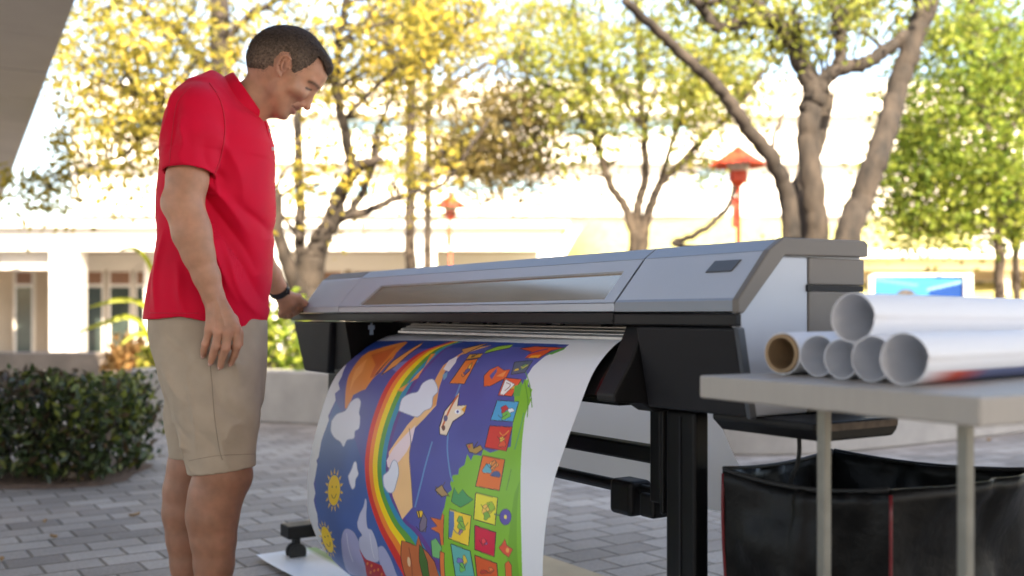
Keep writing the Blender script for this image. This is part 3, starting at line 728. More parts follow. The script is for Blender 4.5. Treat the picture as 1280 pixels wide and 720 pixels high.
cg = MB(); lbox(cg, .52, .66, .10, .16, .872, .8975); obj('carriage', cg, M_black, prt)
cp = MB(); c0 = PR(1.66, .065, .855)
cp.hexa([c0+Vector(v) for v in ((-.006, -.004, -.02), (.006, -.004, -.02), (.006, .004, -.02), (-.006, .004, -.02), (-.003, -.003, .018), (.003, -.003, .018), (.003, .003, .018), (-.003, .003, .018))])
cp.box(tuple(c0+Vector((0, 0, .004))), (.020, .008, .014))
obj('edge_clip', cp, mat('blue_clip', (.10, .19, .32), .35, var=.1), prt)
ar = MB(); lbox(ar, .346, 1.83, .012, .20, .7085, .7195); obj('guide_rail', ar, M_darkmet, prt)
# tray below the right end with its power cable
ty = MB(); lprism(ty, [(.06, .698), (.085, .676), (.275, .676), (.29, .688), (.29, .7105), (.06, .7105)], -.13, .12)
o = obj('tray', ty, M_black, prt); fix_normals(o); bevel(o, .004, 2)
st_ = MB(); lbox(st_, -.1335, -.1305, .09, .285, .6945, .707); obj('tray_edge', st_, mat('brown_label', (.13, .10, .08), .6, var=.4, scale=60), o)
ca = [Vector((.545, 1.975, .675)), Vector((.547, 1.98, .64)), Vector((.545, 1.99, .61)), Vector((.535, 2.0, .57)), Vector((.53, 2.03, .40)), Vector((.535, 2.12, .12)), Vector((.56, 2.28, .012)), Vector((.7, 2.5, .008))]
obj('power_cable', MB().tube(catmull([tuple(p) for p in ca], 6), .0042, 8), M_rub, prt, True)
# stand
lg = MB(); lbox(lg, .20, .29, .09, .13, .105, .702); o = obj('leg', lg, M_darkmet, prt); bevel(o, .008, 3)
lg = MB(); lbox(lg, .297, .309, .09, .135, .48, .701); lbox(lg, .312, .346, .095, .135, .50, .701); o2 = obj('bracket_plate', lg, M_darkmet, prt); bevel(o2, .004, 2)
lg = MB(); lbox(lg, .240, .246, .0875, .0895, .2, .69); obj('leg_channel', lg, M_blk2, o)
lg = MB(); lbox(lg, 2.10, 2.19, .14, .24, .105, .69); o = obj('leg', lg, M_darkmet, prt); bevel(o, .008, 3)
for l0, l1, w0, w1 in ((.195, .295, -.30, .62), (2.215, 2.30, .000, .66)):
    ft = MB(); lbox(ft, l0, l1, w0, w1, .088, .135); o = obj('foot', ft, M_darkmet, prt); bevel(o, .006, 3)
    if l0 > 1: 
        cn = MB(); lbox(cn, 2.12, 2.22, .15, .23, .09, .13); obj('foot_bracket', cn, M_darkmet, o)
    for w_ in (w0+.045, w1-.05):
        cs = MB(); lc = (l0+l1)/2
        for s in (-1, 1):
            c = PR(lc, w_, .033)+U_*(s*.016); cs.lathe(c-U_*.009, [(0, 0), (.026, 0), (.033, .004), (.033, .014), (.026, .018), (0, .018)], 20, U_)
        obj('caster', cs, M_rub, prt, False)
        cb = MB(); c = PR(lc, w_, .07); cb.box(tuple(c), (.022, .03, .04), rz=YAW); cb.tube([PR(lc, w_, .05), PR(lc, w_, .09)], .009, 10); obj('caster_fork', cb, M_darkmet, prt)
bb = MB(); lbox(bb, .30, 2.12, .12, .16, .575, .612); o = obj('cross_bar', bb, M_darkmet, prt); bevel(o, .005, 2)
tb_ = MB(); tb_.tube([PR(.40, .16, .503), PR(2.12, .16, .503)], .0145, 16); obj('take_up_bar', tb_, M_darkmet, prt, False)
bk = MB(); lbox(bk, .445, .525, .125, .19, .445, .525); o = obj('bar_holder', bk, M_black, prt); bevel(o, .012, 3)
bk = MB(); lbox(bk, .375, .425, .13, .18, .452, .505); lbox(bk, .28, .445, .145, .17, .488, .512); o = obj('bar_holder', bk, M_black, prt); bevel(o, .008, 3)
# rear paper hanging behind the stand
M_paper = mat('white_paper', (.79, .79, .80), .55, var=.015, scale=2)
M_paper2 = mat('grey_white_paper', (.82, .80, .80), .6, var=.02, scale=2, trans=.5)
rows = [(.72, .42), (.66, .37), (.60, .315), (.555, .28), (.53, .26), (.505, .237), (.48, .217)]
V = []; Fs = []; ls = [.365, .41, .47, .6, .9, 1.3, 1.7, 2.05]
for (z, dw) in rows:
    for i, l_ in enumerate(ls):
        le_ = max(.17, .40-(.645-z)*1.65) if i == 0 else l_+.12*(i < 3)
        V.append(PR(le_, dw, z))
k = len(ls)
for j in range(len(rows)-1):
    for i in range(k-1): Fs.append((j*k+i, j*k+i+1, (j+1)*k+i+1, (j+1)*k+i))
bt = len(V)
for z in (.48, .36, .24, .12, .01):
    V += [PR(.285-.02*(.48-z), .39+.1*(.48-z), z), PR(.43-.02*(.48-z), .39+.1*(.48-z), z)]
for j in range(4): Fs.append((bt+j*2, bt+j*2+1, bt+j*2+3, bt+j*2+2))
rsht = obj('hanging_paper', (V, Fs), M_paper2, at=PR(1, .33, 0), smooth=True); tag(rsht, 'plain pale paper hanging behind the black printer stand', 'paper')

# ------------------------------------------------------------------ printed banner flowing out of the printer
ZL = [(.26, .845), (.20, .838), (.138, .824), (.067, .787), (-.031, .704), (-.084, .58), (-.117, .444), (-.127, .332), (-.117, .255), (-.084, .177), (-.031, .109), (.03, .055), (.09, .022), (.16, .012)]
ZR = [(.15, .873), (.11, .865), (.070, .853), (.023, .834), (-.032, .780), (-.074, .698), (-.107, .626), (-.139, .546), (-.157, .455), (-.162, .36), (-.150, .26), (-.11, .165), (-.05, .09), (.03, .035)]
PL0, PL1 = 1.72, .375       # left and right edge of the paper
def resample(prof, n):
    c = np.array(catmull([(a, b, 0) for a, b in prof], 12))[:, :2]
    d = np.r_[0, np.cumsum(np.linalg.norm(np.diff(c, axis=0), axis=1))]; t = np.linspace(0, d[-1], n)
    return np.stack([np.interp(t, d, c[:, 0]), np.interp(t, d, c[:, 1])], 1), d[-1]
NS, NL = 520, 640
cL, aL = resample(ZL, NS); cR, aR = resample(ZR, NS)
tt = np.linspace(0, 1, NL)[None, :, None]
blend = tt
WZ = cL[:, None, :]*(1-blend)+cR[:, None, :]*blend             # (NS, NL, 2)
LL = np.broadcast_to((PL0+(PL1-PL0)*tt)[..., 0], (NS, NL))
PZn, Un, Mn = np.array(PZ), np.array(U_), np.array(M_)
PV = PZn+LL[..., None]*Un+WZ[..., :1]*Mn+np.concatenate([np.zeros((NS, NL, 2)), WZ[..., 1:]], 2)
# curved glossy media guide just under the sheet
ap = MB(); n_ = 26; lsg = [.346, .42, .55, .7, .9, 1.1, 1.3, 1.5, 1.68]
def gpt(l_, f_, off):
    t = min(1, max(0, (PL0-l_)/(PL0-PL1))); i = int(f_*(NS-1)); cc_ = cL*(1-t)+cR*t
    q, d = cc_[i], cc_[min(i+3, NS-1)]-cc_[max(i-3, 0)]; d = d/np.linalg.norm(d); n2 = np.array([-d[1], d[0]]); n2 = n2 if n2[0] > 0 or n2[1] < 0 else -n2
    if n2[1] > 0: n2 = -n2
    q = q+n2*off; return PR(l_, q[0], q[1])
fr_ = np.linspace(.12, .245, n_); V = []; Fs = []
for l_ in lsg:
    V += [gpt(l_, f_, .012) for f_ in fr_]+[gpt(l_, f_, .012)+M_*.03 for f_ in fr_[::-1]]
k2 = 2*n_
for i in range(len(lsg)-1):
    for j in range(k2): Fs.append((i*k2+j, i*k2+(j+1) % k2, (i+1)*k2+(j+1) % k2, (i+1)*k2+j))
Fs += [tuple(range(k2)), tuple((len(lsg)-1)*k2+j for j in range(k2))[::-1]]
o = obj('media_guide', (V, Fs), M_gloss, prt); fix_normals(o); autosmooth(o, 35)
ii = np.arange(NS*NL).reshape(NS, NL); PF = np.stack([ii[:-1, :-1], ii[:-1, 1:], ii[1:, 1:], ii[1:, :-1]], -1).reshape(-1, 4)
gs, gt = np.meshgrid(np.linspace(0, 1, NS), np.linspace(0, 1, NL), indexing='ij')
# the printed picture, as flat shapes in sheet coordinates (thousandths along and across the sheet)
ART = [
((0.090,0.102,0.383),[257,-25,251,103,246,226,241,344,240,458,239,567,238,672,238,773,239,889,241,1000,242,1106,244,1207,245,1291,247,1371,248,1449,249,1524,250,1596,252,1666,253,1733,282,1729,334,1656,395,1630,437,1628,462,1634,507,1695,561,1715,631,1721,682,1739,732,1755,774,1773,816,1790,857,1805,901,1822,946,1835,990,1846,1042,1858,1094,1868,1140,1874,1187,1878,1234,1879,1282,1878,1298,1814,1315,1747,1332,1678,1350,1605,1369,1528,1389,1447,1411,1360,1431,1269,1452,1173,1476,1068,1503,955,1530,825,1562,681,1602,514,1655,312,1761,-8,1663,-22,1578,-25,1507,39,1468,32,1408,100,1355,88,1304,125,1274,105,1223,82,1184,103,1138,76,1097,89,1042,103,1018,77,984,106,917,92,861,104,821,140,778,94,692,125,656,89,630,125,598,77,556,70,481,11,462,-39,377,-48,324,-77]),
((0.054,0.128,0.394),[695,128,743,221,789,311,834,396,878,476,924,533,969,587,1014,636,1064,677,1114,713,1164,745,1210,789,1257,828,1305,860,1356,884,1414,904,1480,908,1517,758,1565,581,1630,361,1761,-8,1674,41,1620,24,1575,-10,1480,72,1410,99,1349,101,1281,116,1219,108,1158,102,1097,89,1036,95,977,96,917,92,861,107,806,117,751,124]),
((0.015,0.061,0.322),[257,-25,254,65,252,153,250,238,248,321,246,402,244,480,243,556,241,631,239,703,238,773,239,842,240,910,241,975,242,1039,243,1101,244,1162,245,1220,246,1278,247,1333,248,1388,249,1441,249,1492,250,1543,251,1592,251,1640,252,1687,253,1733,264,1693,275,1652,286,1610,284,1561,283,1512,281,1461,280,1409,278,1356,280,1306,283,1256,286,1204,288,1151,291,1096,294,1041,296,984,299,926,302,866,305,805,309,744,314,682,318,618,322,553,327,486,337,420,346,352,357,283,367,212,378,141,389,68,400,-7,322,-36]),
((0.869,0.303,0.054),[400,77,360,91,305,214,255,348,266,393,357,415,401,444,499,447,544,419,610,402,618,373,649,299,727,293,724,258,638,200,563,150,489,115]),
((0.691,0.161,0.038),[386,164,338,269,301,338,404,375,538,411,546,385,459,331]),
((0.976,0.421,0.115),[502,162,415,170,512,254,584,239,634,249]),
((0.210,0.051,0.069),[357,415,329,409,436,423,514,436,538,411]),
((0.939,0.421,0.109),[523,478,420,472,335,515,258,549,295,576,364,558,449,547]),
((0.029,0.022,0.036),[524,482,422,477,337,520,261,555,292,570,362,553,447,543,521,474,524,481,450,552,366,563,297,582,255,542,333,510,419,468,522,473]),
((0.210,0.250,0.577),[477,538,426,552,410,610,441,629,494,616]),
((0.753,0.038,0.031),[241,810,256,791,275,759,297,722,320,684,344,655,368,636,394,623,420,614,447,606,473,600,498,595,523,592,547,590,572,588,600,586,630,584,662,582,696,580,730,579,763,579,795,582,827,586,858,591,889,596,917,602,942,607,965,614,987,622,1008,631,1030,641,1051,652,1072,664,1093,677,1115,691,1137,707,1159,725,1183,743,1207,763,1230,783,1253,802,1275,822,1297,842,1318,862,1340,881,1361,897,1385,913,1411,927,1437,938,1460,945,1477,949,1456,1032,1437,1025,1412,1013,1384,996,1357,976,1333,956,1313,936,1295,915,1277,893,1258,871,1239,850,1218,828,1195,807,1172,786,1150,766,1128,747,1107,731,1086,717,1066,704,1046,693,1024,682,1003,672,982,663,960,656,937,649,912,644,885,639,855,634,825,630,793,626,762,623,730,623,696,625,663,627,630,629,600,631,573,633,547,635,523,638,499,641,473,645,446,651,418,657,390,665,363,676,338,692,315,718,293,751,273,786,255,815,242,833]),
((0.958,0.250,0.033),[242,833,255,815,273,786,293,751,315,718,338,692,363,676,390,665,418,657,446,651,473,645,499,641,523,638,547,635,573,633,600,631,630,629,663,627,696,625,730,623,762,623,793,626,825,630,855,634,885,639,912,644,937,649,960,656,982,663,1003,672,1024,682,1046,693,1066,704,1086,717,1107,731,1128,747,1150,766,1172,786,1195,807,1218,828,1239,850,1258,871,1277,893,1295,915,1313,936,1333,956,1357,976,1384,996,1412,1013,1437,1025,1456,1032,1438,1102,1418,1092,1392,1076,1362,1054,1333,1029,1309,1005,1290,982,1274,959,1259,936,1244,913,1226,891,1206,869,1185,846,1163,823,1141,802,1120,782,1099,766,1080,752,1060,739,1041,728,1020,718,999,708,978,700,956,692,932,686,908,681,881,676,852,672,823,668,792,664,762,662,730,662,696,664,663,666,630,669,600,671,573,673,548,675,523,678,499,681,473,685,445,690,416,696,386,702,358,712,333,725,310,748,289,778,271,809,255,836,243,853]),
((1.032,0.737,0.015),[243,853,255,836,271,809,289,778,310,748,333,725,358,712,386,702,416,696,445,690,473,685,499,681,523,678,548,675,573,673,600,671,630,669,663,666,696,664,730,662,762,662,792,664,823,668,852,672,881,676,908,681,932,686,956,692,978,700,999,708,1020,718,1041,728,1060,739,1080,752,1099,766,1120,782,1141,802,1163,823,1185,846,1206,869,1226,891,1244,913,1259,936,1274,959,1290,982,1309,1005,1333,1029,1362,1054,1392,1076,1418,1092,1438,1102,1417,1182,1397,1169,1368,1147,1336,1120,1305,1089,1281,1060,1264,1035,1250,1010,1238,986,1226,963,1211,940,1193,916,1173,892,1152,868,1130,845,1110,825,1091,808,1072,794,1054,782,1034,771,1014,761,994,752,972,744,950,737,927,731,903,726,877,721,849,717,820,714,791,711,761,709,729,710,696,712,663,714,630,717,600,719,573,722,548,724,524,726,499,730,473,734,444,738,413,743,382,747,353,754,327,765,304,784,285,810,268,838,255,862,244,877]),
((0.120,0.383,0.054),[244,877,255,862,268,838,285,810,304,784,327,765,353,754,382,747,413,743,444,738,473,734,499,730,524,726,548,724,573,722,600,719,630,717,663,714,696,712,729,710,761,709,791,711,820,714,849,717,877,721,903,726,927,731,950,737,972,744,994,752,1014,761,1034,771,1054,782,1072,794,1091,808,1110,825,1130,845,1152,868,1173,892,1193,916,1211,940,1226,963,1238,986,1250,1010,1264,1035,1281,1060,1305,1089,1336,1120,1368,1147,1397,1169,1417,1182,1400,1251,1378,1235,1347,1209,1313,1176,1281,1141,1257,1108,1240,1080,1229,1054,1220,1030,1211,1007,1198,984,1181,959,1162,933,1141,907,1121,883,1101,862,1083,845,1065,831,1047,820,1029,809,1009,800,989,791,968,783,946,776,922,770,898,766,873,762,846,758,818,755,790,752,760,751,729,752,696,754,663,757,631,760,601,762,573,765,548,767,524,770,499,773,472,776,443,781,411,784,378,788,348,792,321,801,299,816,281,838,266,863,254,886,245,899]),
((0.022,0.294,0.486),[245,899,254,886,266,863,281,838,299,816,321,801,348,792,378,788,411,784,443,781,472,776,499,773,524,770,548,767,573,765,601,762,631,760,663,757,696,754,729,752,760,751,790,752,818,755,846,758,873,762,898,766,922,770,946,776,968,783,989,791,1009,800,1029,809,1047,820,1065,831,1083,845,1101,862,1121,883,1141,907,1162,933,1181,959,1198,984,1211,1007,1220,1030,1229,1054,1240,1080,1257,1108,1281,1141,1313,1176,1347,1209,1378,1235,1400,1251,1384,1317,1361,1298,1328,1268,1292,1230,1258,1189,1233,1153,1218,1123,1209,1097,1202,1073,1195,1050,1184,1026,1169,1000,1151,973,1131,946,1112,921,1093,900,1075,882,1058,868,1041,857,1024,847,1005,838,984,829,963,821,941,815,918,809,894,805,869,801,843,798,816,795,788,793,760,792,729,793,696,796,663,799,631,802,601,805,574,807,549,809,524,812,499,815,472,819,442,822,409,825,375,827,343,830,316,836,294,848,277,867,264,889,254,909,246,921]),
((0.143,0.061,0.294),[246,921,254,909,264,889,277,867,294,848,316,836,343,830,375,827,409,825,442,822,472,819,499,815,524,812,549,809,574,807,601,805,631,802,663,799,696,796,729,793,760,792,788,793,816,795,843,798,869,801,894,805,918,809,941,815,963,821,984,829,1005,838,1024,847,1041,857,1058,868,1075,882,1093,900,1112,921,1131,946,1151,973,1169,1000,1184,1026,1195,1050,1202,1073,1209,1097,1218,1123,1233,1153,1258,1189,1292,1230,1328,1268,1361,1298,1384,1317,1373,1361,1349,1340,1315,1307,1277,1266,1243,1222,1217,1183,1202,1153,1194,1126,1190,1102,1185,1079,1175,1055,1161,1028,1143,1001,1124,973,1105,947,1087,925,1070,908,1054,894,1037,883,1020,873,1001,864,981,856,960,848,938,842,914,836,891,832,866,828,841,825,815,823,788,821,759,821,729,822,696,825,663,828,631,831,601,834,574,836,549,839,524,841,499,844,472,848,441,851,407,854,372,855,339,856,312,860,290,870,274,886,262,906,254,925,247,936]),
((0.985,0.618,0.294),[271,1200,292,1162,312,1122,331,1079,350,1035,389,1035,427,1030,463,1020,509,1040,553,1055,596,1077,637,1094,671,1067,705,1038,757,986,796,991,834,996,872,998,902,1016,931,1033,961,1049,991,1062,1021,1073,1051,1084,1080,1093,1110,1102,1144,1062,1179,1020,1149,990,1119,958,1089,924,1055,904,1020,882,986,858,955,847,923,834,892,821,857,847,821,871,786,894,751,914,716,947,680,978,645,1007,608,1006,569,1002,529,994,493,992,456,986,416,976,389,999,361,1019,333,1038,303,1053,293,1103,282,1152]),
((0.852,0.394,0.131),[271,1200,350,1035,463,1020,553,1055,632,1091,667,1044,548,992,423,969,309,1045]),
((0.904,0.342,0.069),[594,765,445,819,352,766,351,807,513,831,593,706]),
((0.922,0.753,0.802),[933,818,870,854,791,933,743,983,817,997,872,977,918,937,956,890,962,840]),
((0.869,0.818,0.869),[448,994,391,980,358,1020,402,1052,458,1052]),
((0.175,0.394,0.577),[480,1021,458,1043,490,1064,509,1056]),
((0.210,0.143,0.175),[763,934,773,944,789,958,806,973,824,985,841,993,860,998,880,1003,902,1011,927,1024,953,1039,980,1053,1006,1066,1035,1078,1065,1088,1091,1096,1110,1102,1109,1107,1090,1102,1064,1094,1034,1083,1005,1072,979,1059,952,1044,926,1029,901,1017,880,1009,860,1004,841,999,823,991,805,978,787,963,772,949,762,939]),
((0.818,0.860,0.976),[801,152,790,159,775,170,761,187,753,214,745,246,736,271,721,283,703,288,688,297,675,314,666,334,661,354,662,373,669,391,679,406,695,414,715,418,732,424,741,432,747,442,757,451,773,461,792,470,808,473,817,465,822,451,829,441,840,444,853,451,863,450,869,431,873,403,879,381,892,372,907,368,916,361,913,347,904,329,895,310,891,289,889,266,884,244,876,220,866,196,854,177,836,165,816,157,801,152]),
((0.342,0.394,0.577),[802,156,791,163,776,174,763,190,754,216,747,248,737,274,721,287,704,292,689,300,677,317,667,337,663,356,664,372,670,389,679,402,695,410,715,415,732,420,742,429,748,439,757,447,773,457,792,467,808,470,816,462,821,448,829,437,840,440,853,447,863,446,868,429,871,402,878,378,892,368,907,364,915,359,912,349,902,332,894,313,890,290,887,268,882,246,875,222,865,199,853,181,836,169,816,161,801,156,801,148,816,153,837,161,855,173,867,193,877,217,885,241,890,265,893,288,896,308,905,327,915,344,918,363,908,372,892,376,880,384,875,405,871,432,864,453,853,455,840,447,829,445,823,454,818,468,809,477,792,474,773,464,756,454,747,445,741,435,732,427,715,422,695,418,679,409,668,394,661,374,659,353,664,332,674,311,687,293,702,284,720,279,735,268,744,243,751,211,760,184,774,167,790,155,801,148]),
((0.818,0.860,0.976),[690,798,673,793,650,787,629,788,616,802,606,823,598,844,593,863,590,881,584,895,570,899,552,897,537,900,524,915,513,935,509,956,514,978,525,1001,537,1021,548,1037,560,1050,571,1058,579,1055,588,1046,599,1041,615,1048,633,1059,649,1062,657,1051,663,1033,670,1017,682,1005,695,994,704,978,706,956,704,929,701,900,698,864,693,825,690,798]),
((0.342,0.394,0.577),[690,801,673,797,650,791,630,791,617,805,607,825,599,846,595,864,592,883,585,898,571,902,553,900,538,903,525,917,515,937,510,958,515,978,526,1000,537,1019,548,1035,560,1048,570,1055,578,1052,587,1043,598,1038,615,1045,633,1056,648,1059,656,1049,662,1032,669,1014,681,1002,694,991,703,976,705,955,703,929,700,900,696,864,692,826,688,798,692,798,695,825,699,864,703,900,706,929,708,956,706,980,696,996,683,1008,671,1019,664,1035,659,1053,649,1064,634,1062,615,1051,599,1044,589,1049,580,1057,571,1061,559,1053,547,1039,536,1023,524,1003,512,979,507,955,511,932,522,912,535,897,552,893,570,896,583,892,589,879,591,861,596,841,604,820,615,799,629,785,650,784,673,790,690,795]),
((0.818,0.860,0.976),[1052,464,1042,472,1028,482,1014,490,1001,495,988,498,979,503,974,511,973,519,976,528,984,536,996,544,1007,551,1015,559,1022,566,1030,569,1039,565,1048,555,1058,548,1069,548,1081,550,1092,549,1100,543,1107,534,1109,523,1103,512,1093,499,1083,488,1072,478,1060,470,1052,464]),
((0.342,0.394,0.577),[1052,468,1042,475,1028,485,1015,494,1001,499,988,502,979,506,975,513,975,518,977,525,985,533,997,540,1008,547,1016,555,1023,563,1030,566,1038,561,1048,552,1058,545,1070,545,1082,547,1092,546,1100,540,1106,531,1107,525,1102,515,1092,502,1082,491,1071,482,1059,473,1051,468,1052,461,1061,466,1072,475,1084,484,1094,496,1105,509,1110,522,1108,536,1101,546,1092,553,1081,554,1069,552,1058,552,1049,559,1039,568,1030,573,1022,570,1014,562,1006,554,995,547,983,539,975,531,971,520,973,509,978,500,988,495,1001,491,1014,486,1028,478,1042,468,1051,461]),
((0.818,0.860,0.976),[1054,832,1041,825,1024,816,1008,813,998,822,989,838,978,852,961,860,941,867,927,875,922,887,924,901,930,914,942,927,958,939,974,946,991,947,1007,944,1023,940,1039,937,1054,933,1065,925,1072,913,1076,896,1076,880,1071,863,1061,845,1054,832]),
((0.342,0.394,0.577),[1053,836,1041,829,1023,819,1008,816,998,825,990,840,979,855,961,864,941,870,928,877,924,887,925,899,931,912,942,924,958,936,975,943,991,944,1007,941,1023,937,1039,934,1054,930,1065,923,1071,911,1075,896,1075,881,1069,865,1060,848,1053,835,1055,830,1062,843,1072,860,1078,879,1078,897,1074,914,1066,928,1054,936,1039,940,1023,943,1007,947,991,950,974,949,957,942,941,930,929,917,923,902,921,886,926,872,940,864,961,857,978,849,988,835,997,819,1008,809,1024,813,1042,822,1055,829]),
((0.416,0.427,0.691),[1397,348,1381,363,1361,383,1344,401,1331,418,1322,435,1316,454,1314,477,1315,501,1318,522,1323,534,1331,543,1341,550,1355,560,1373,567,1394,570,1420,563,1450,548,1483,529,1521,512,1563,485,1604,430,1645,316,1687,161,1698,65,1649,106,1584,181,1528,240,1475,289,1427,328,1397,348]),
((0.342,0.394,0.577),[1396,350,1381,365,1361,385,1344,403,1332,420,1323,436,1317,454,1315,476,1316,500,1319,520,1324,532,1331,541,1342,548,1356,557,1374,565,1395,567,1420,561,1451,545,1484,526,1522,508,1564,482,1603,430,1642,320,1683,168,1694,75,1646,113,1583,185,1527,244,1475,292,1427,330,1396,350,1397,346,1428,325,1476,286,1529,237,1586,176,1652,100,1703,56,1691,153,1647,312,1605,430,1562,489,1519,515,1482,531,1450,550,1419,565,1393,572,1372,569,1354,562,1340,553,1330,545,1323,536,1318,523,1314,503,1313,478,1315,454,1321,435,1331,417,1344,400,1361,381,1382,361,1397,346]),
((0.684,0.706,0.869),[1342,438,1356,434,1378,425,1403,414,1427,404,1451,395,1478,384,1504,372,1524,360,1519,373,1500,385,1474,396,1448,406,1424,414,1400,424,1376,435,1355,443,1340,447]),
((0.563,0.590,0.769),[1264,584,1251,593,1232,605,1215,616,1201,628,1188,641,1176,652,1160,658,1144,662,1135,665,1135,671,1142,678,1154,682,1171,683,1193,681,1214,680,1236,681,1257,683,1273,688,1277,698,1275,714,1277,728,1288,741,1303,752,1322,760,1345,763,1371,762,1395,755,1414,747,1429,735,1442,714,1453,675,1460,627,1459,589,1447,568,1428,556,1407,551,1386,555,1363,566,1346,577,1335,592,1327,610,1320,620,1312,613,1303,598,1294,587,1283,584,1272,584,1264,584]),
((0.342,0.394,0.577),[1263,586,1250,595,1232,606,1215,618,1202,630,1189,643,1176,653,1160,660,1144,663,1135,667,1136,670,1143,676,1154,681,1171,681,1193,679,1214,678,1236,679,1258,681,1274,686,1278,697,1276,713,1278,727,1288,739,1304,750,1323,758,1345,761,1372,760,1396,753,1414,745,1430,733,1441,714,1451,676,1459,629,1458,591,1446,570,1427,558,1406,554,1385,558,1363,568,1346,579,1335,593,1328,611,1319,622,1311,615,1302,600,1293,589,1283,586,1271,586,1263,586,1264,582,1272,582,1283,582,1295,585,1304,597,1312,611,1320,618,1327,609,1334,591,1346,575,1364,564,1386,553,1408,549,1429,553,1448,565,1461,586,1461,625,1454,674,1443,714,1429,737,1413,749,1395,757,1371,764,1344,765,1321,762,1303,754,1287,743,1276,730,1274,714,1276,699,1272,689,1257,685,1235,683,1214,682,1192,683,1171,685,1154,684,1142,679,1135,673,1135,664,1144,660,1160,656,1175,650,1188,640,1201,627,1215,614,1232,603,1251,591,1264,583]),
((0.462,0.486,0.737),[1356,768,1350,782,1342,803,1341,822,1352,840,1370,856,1390,869,1414,875,1441,876,1465,873,1479,875,1488,877,1496,865,1513,824,1530,766,1533,726,1508,720,1471,728,1437,735,1406,746,1376,760,1356,768]),
((0.342,0.394,0.577),[1357,768,1351,783,1343,802,1342,821,1353,838,1371,855,1391,867,1415,873,1442,874,1466,871,1480,873,1488,875,1496,865,1512,825,1529,768,1531,728,1507,723,1470,730,1437,738,1405,748,1376,762,1356,770,1357,766,1377,758,1406,744,1438,733,1472,725,1509,718,1534,723,1532,764,1514,823,1497,865,1487,879,1478,877,1464,875,1441,878,1413,877,1390,871,1369,858,1351,842,1340,824,1341,803,1349,782,1355,767]),
((0.761,0.785,0.904),[1297,702,1310,701,1330,698,1352,695,1371,691,1388,689,1405,687,1419,685,1430,683,1427,692,1416,694,1402,695,1386,697,1369,699,1350,703,1328,706,1309,709,1295,710]),
((0.563,0.013,0.031),[1407,544,1458,570,1456,740,1537,730,1632,401,1491,540]),
((0.904,0.342,0.051),[1484,580,1493,565,1498,552,1494,551,1485,560,1476,575,1471,587,1475,589]),
((0.904,0.342,0.051),[1487,621,1496,606,1501,593,1497,592,1488,602,1479,616,1475,628,1478,630]),
((0.904,0.342,0.051),[1517,620,1528,602,1533,589,1530,588,1519,600,1509,617,1504,629,1508,631]),
((0.904,0.342,0.051),[1497,681,1507,666,1511,653,1508,652,1498,662,1489,677,1484,688,1488,690]),
((0.904,0.342,0.051),[1547,549,1560,528,1566,513,1561,513,1549,528,1537,548,1532,562,1536,562]),
((0.904,0.342,0.051),[1520,696,1531,679,1536,666,1532,665,1522,676,1512,692,1507,705,1510,706]),
((1.013,0.647,0.024),[1131,400,1139,432,1148,400]),
((1.013,0.647,0.024),[1166,395,1184,420,1181,388]),
((1.013,0.647,0.024),[1196,377,1223,389,1208,364]),
((1.013,0.647,0.024),[1218,348,1248,344,1223,333]),
((1.013,0.647,0.024),[1225,316,1255,297,1224,301]),
((1.013,0.647,0.024),[1218,286,1241,257,1210,274]),
((1.013,0.647,0.024),[1197,263,1209,229,1184,256]),
((1.013,0.647,0.024),[1167,250,1165,215,1150,247]),
((1.013,0.647,0.024),[1131,248,1118,216,1115,251]),
((1.013,0.647,0.024),[1098,257,1075,232,1084,265]),
((1.013,0.647,0.024),[1072,276,1044,263,1064,289]),
((1.013,0.647,0.024),[1058,304,1029,304,1057,319]),
((1.013,0.647,0.024),[1059,336,1034,350,1064,351]),
((1.013,0.647,0.024),[1073,366,1057,392,1084,379]),
((1.013,0.647,0.024),[1099,389,1094,422,1114,396]),
((1.013,0.691,0.016),[1132,393,1149,393,1166,388,1181,380,1195,369,1205,356,1213,341,1217,325,1217,309,1213,295,1206,282,1195,271,1181,263,1165,257,1148,255,1131,255,1114,258,1099,265,1086,274,1075,285,1068,299,1065,313,1065,329,1069,345,1076,359,1087,372,1100,382,1115,389]),
((0.090,0.051,0.024),[1125,306,1130,304,1132,301,1131,297,1127,295,1122,296,1120,300,1122,304]),
((0.090,0.051,0.024),[1120,353,1124,352,1126,349,1125,345,1121,343,1117,344,1115,347,1116,351]),
((0.115,0.051,0.024),[1166,293,1169,297,1174,302,1178,307,1181,313,1182,320,1181,327,1179,334,1176,340,1171,345,1164,350,1158,355,1154,358,1153,352,1158,348,1164,344,1170,339,1175,334,1177,330,1178,326,1179,322,1178,318,1176,314,1172,308,1167,303,1164,300]),
((1.013,0.647,0.024),[1404,232,1406,263,1422,227]),
((1.013,0.647,0.024),[1443,216,1459,234,1462,201]),
((1.013,0.647,0.024),[1483,179,1516,170,1501,154]),
((1.013,0.647,0.024),[1519,125,1568,78,1531,99]),
((1.013,0.647,0.024),[1540,73,1597,-5,1542,55]),
((1.013,0.647,0.024),[1538,43,1586,-37,1529,38]),
((1.013,0.647,0.024),[1513,40,1541,-21,1496,46]),
((1.013,0.647,0.024),[1475,54,1482,14,1455,63]),
((1.013,0.647,0.024),[1433,73,1424,46,1414,84]),
((1.013,0.647,0.024),[1395,96,1375,78,1379,108]),
((1.013,0.647,0.024),[1364,122,1338,114,1354,136]),
((1.013,0.647,0.024),[1346,151,1317,153,1342,166]),
((1.013,0.647,0.024),[1341,182,1315,196,1344,195]),
((1.013,0.647,0.024),[1350,209,1330,235,1359,220]),
((1.013,0.647,0.024),[1372,228,1362,261,1386,232]),
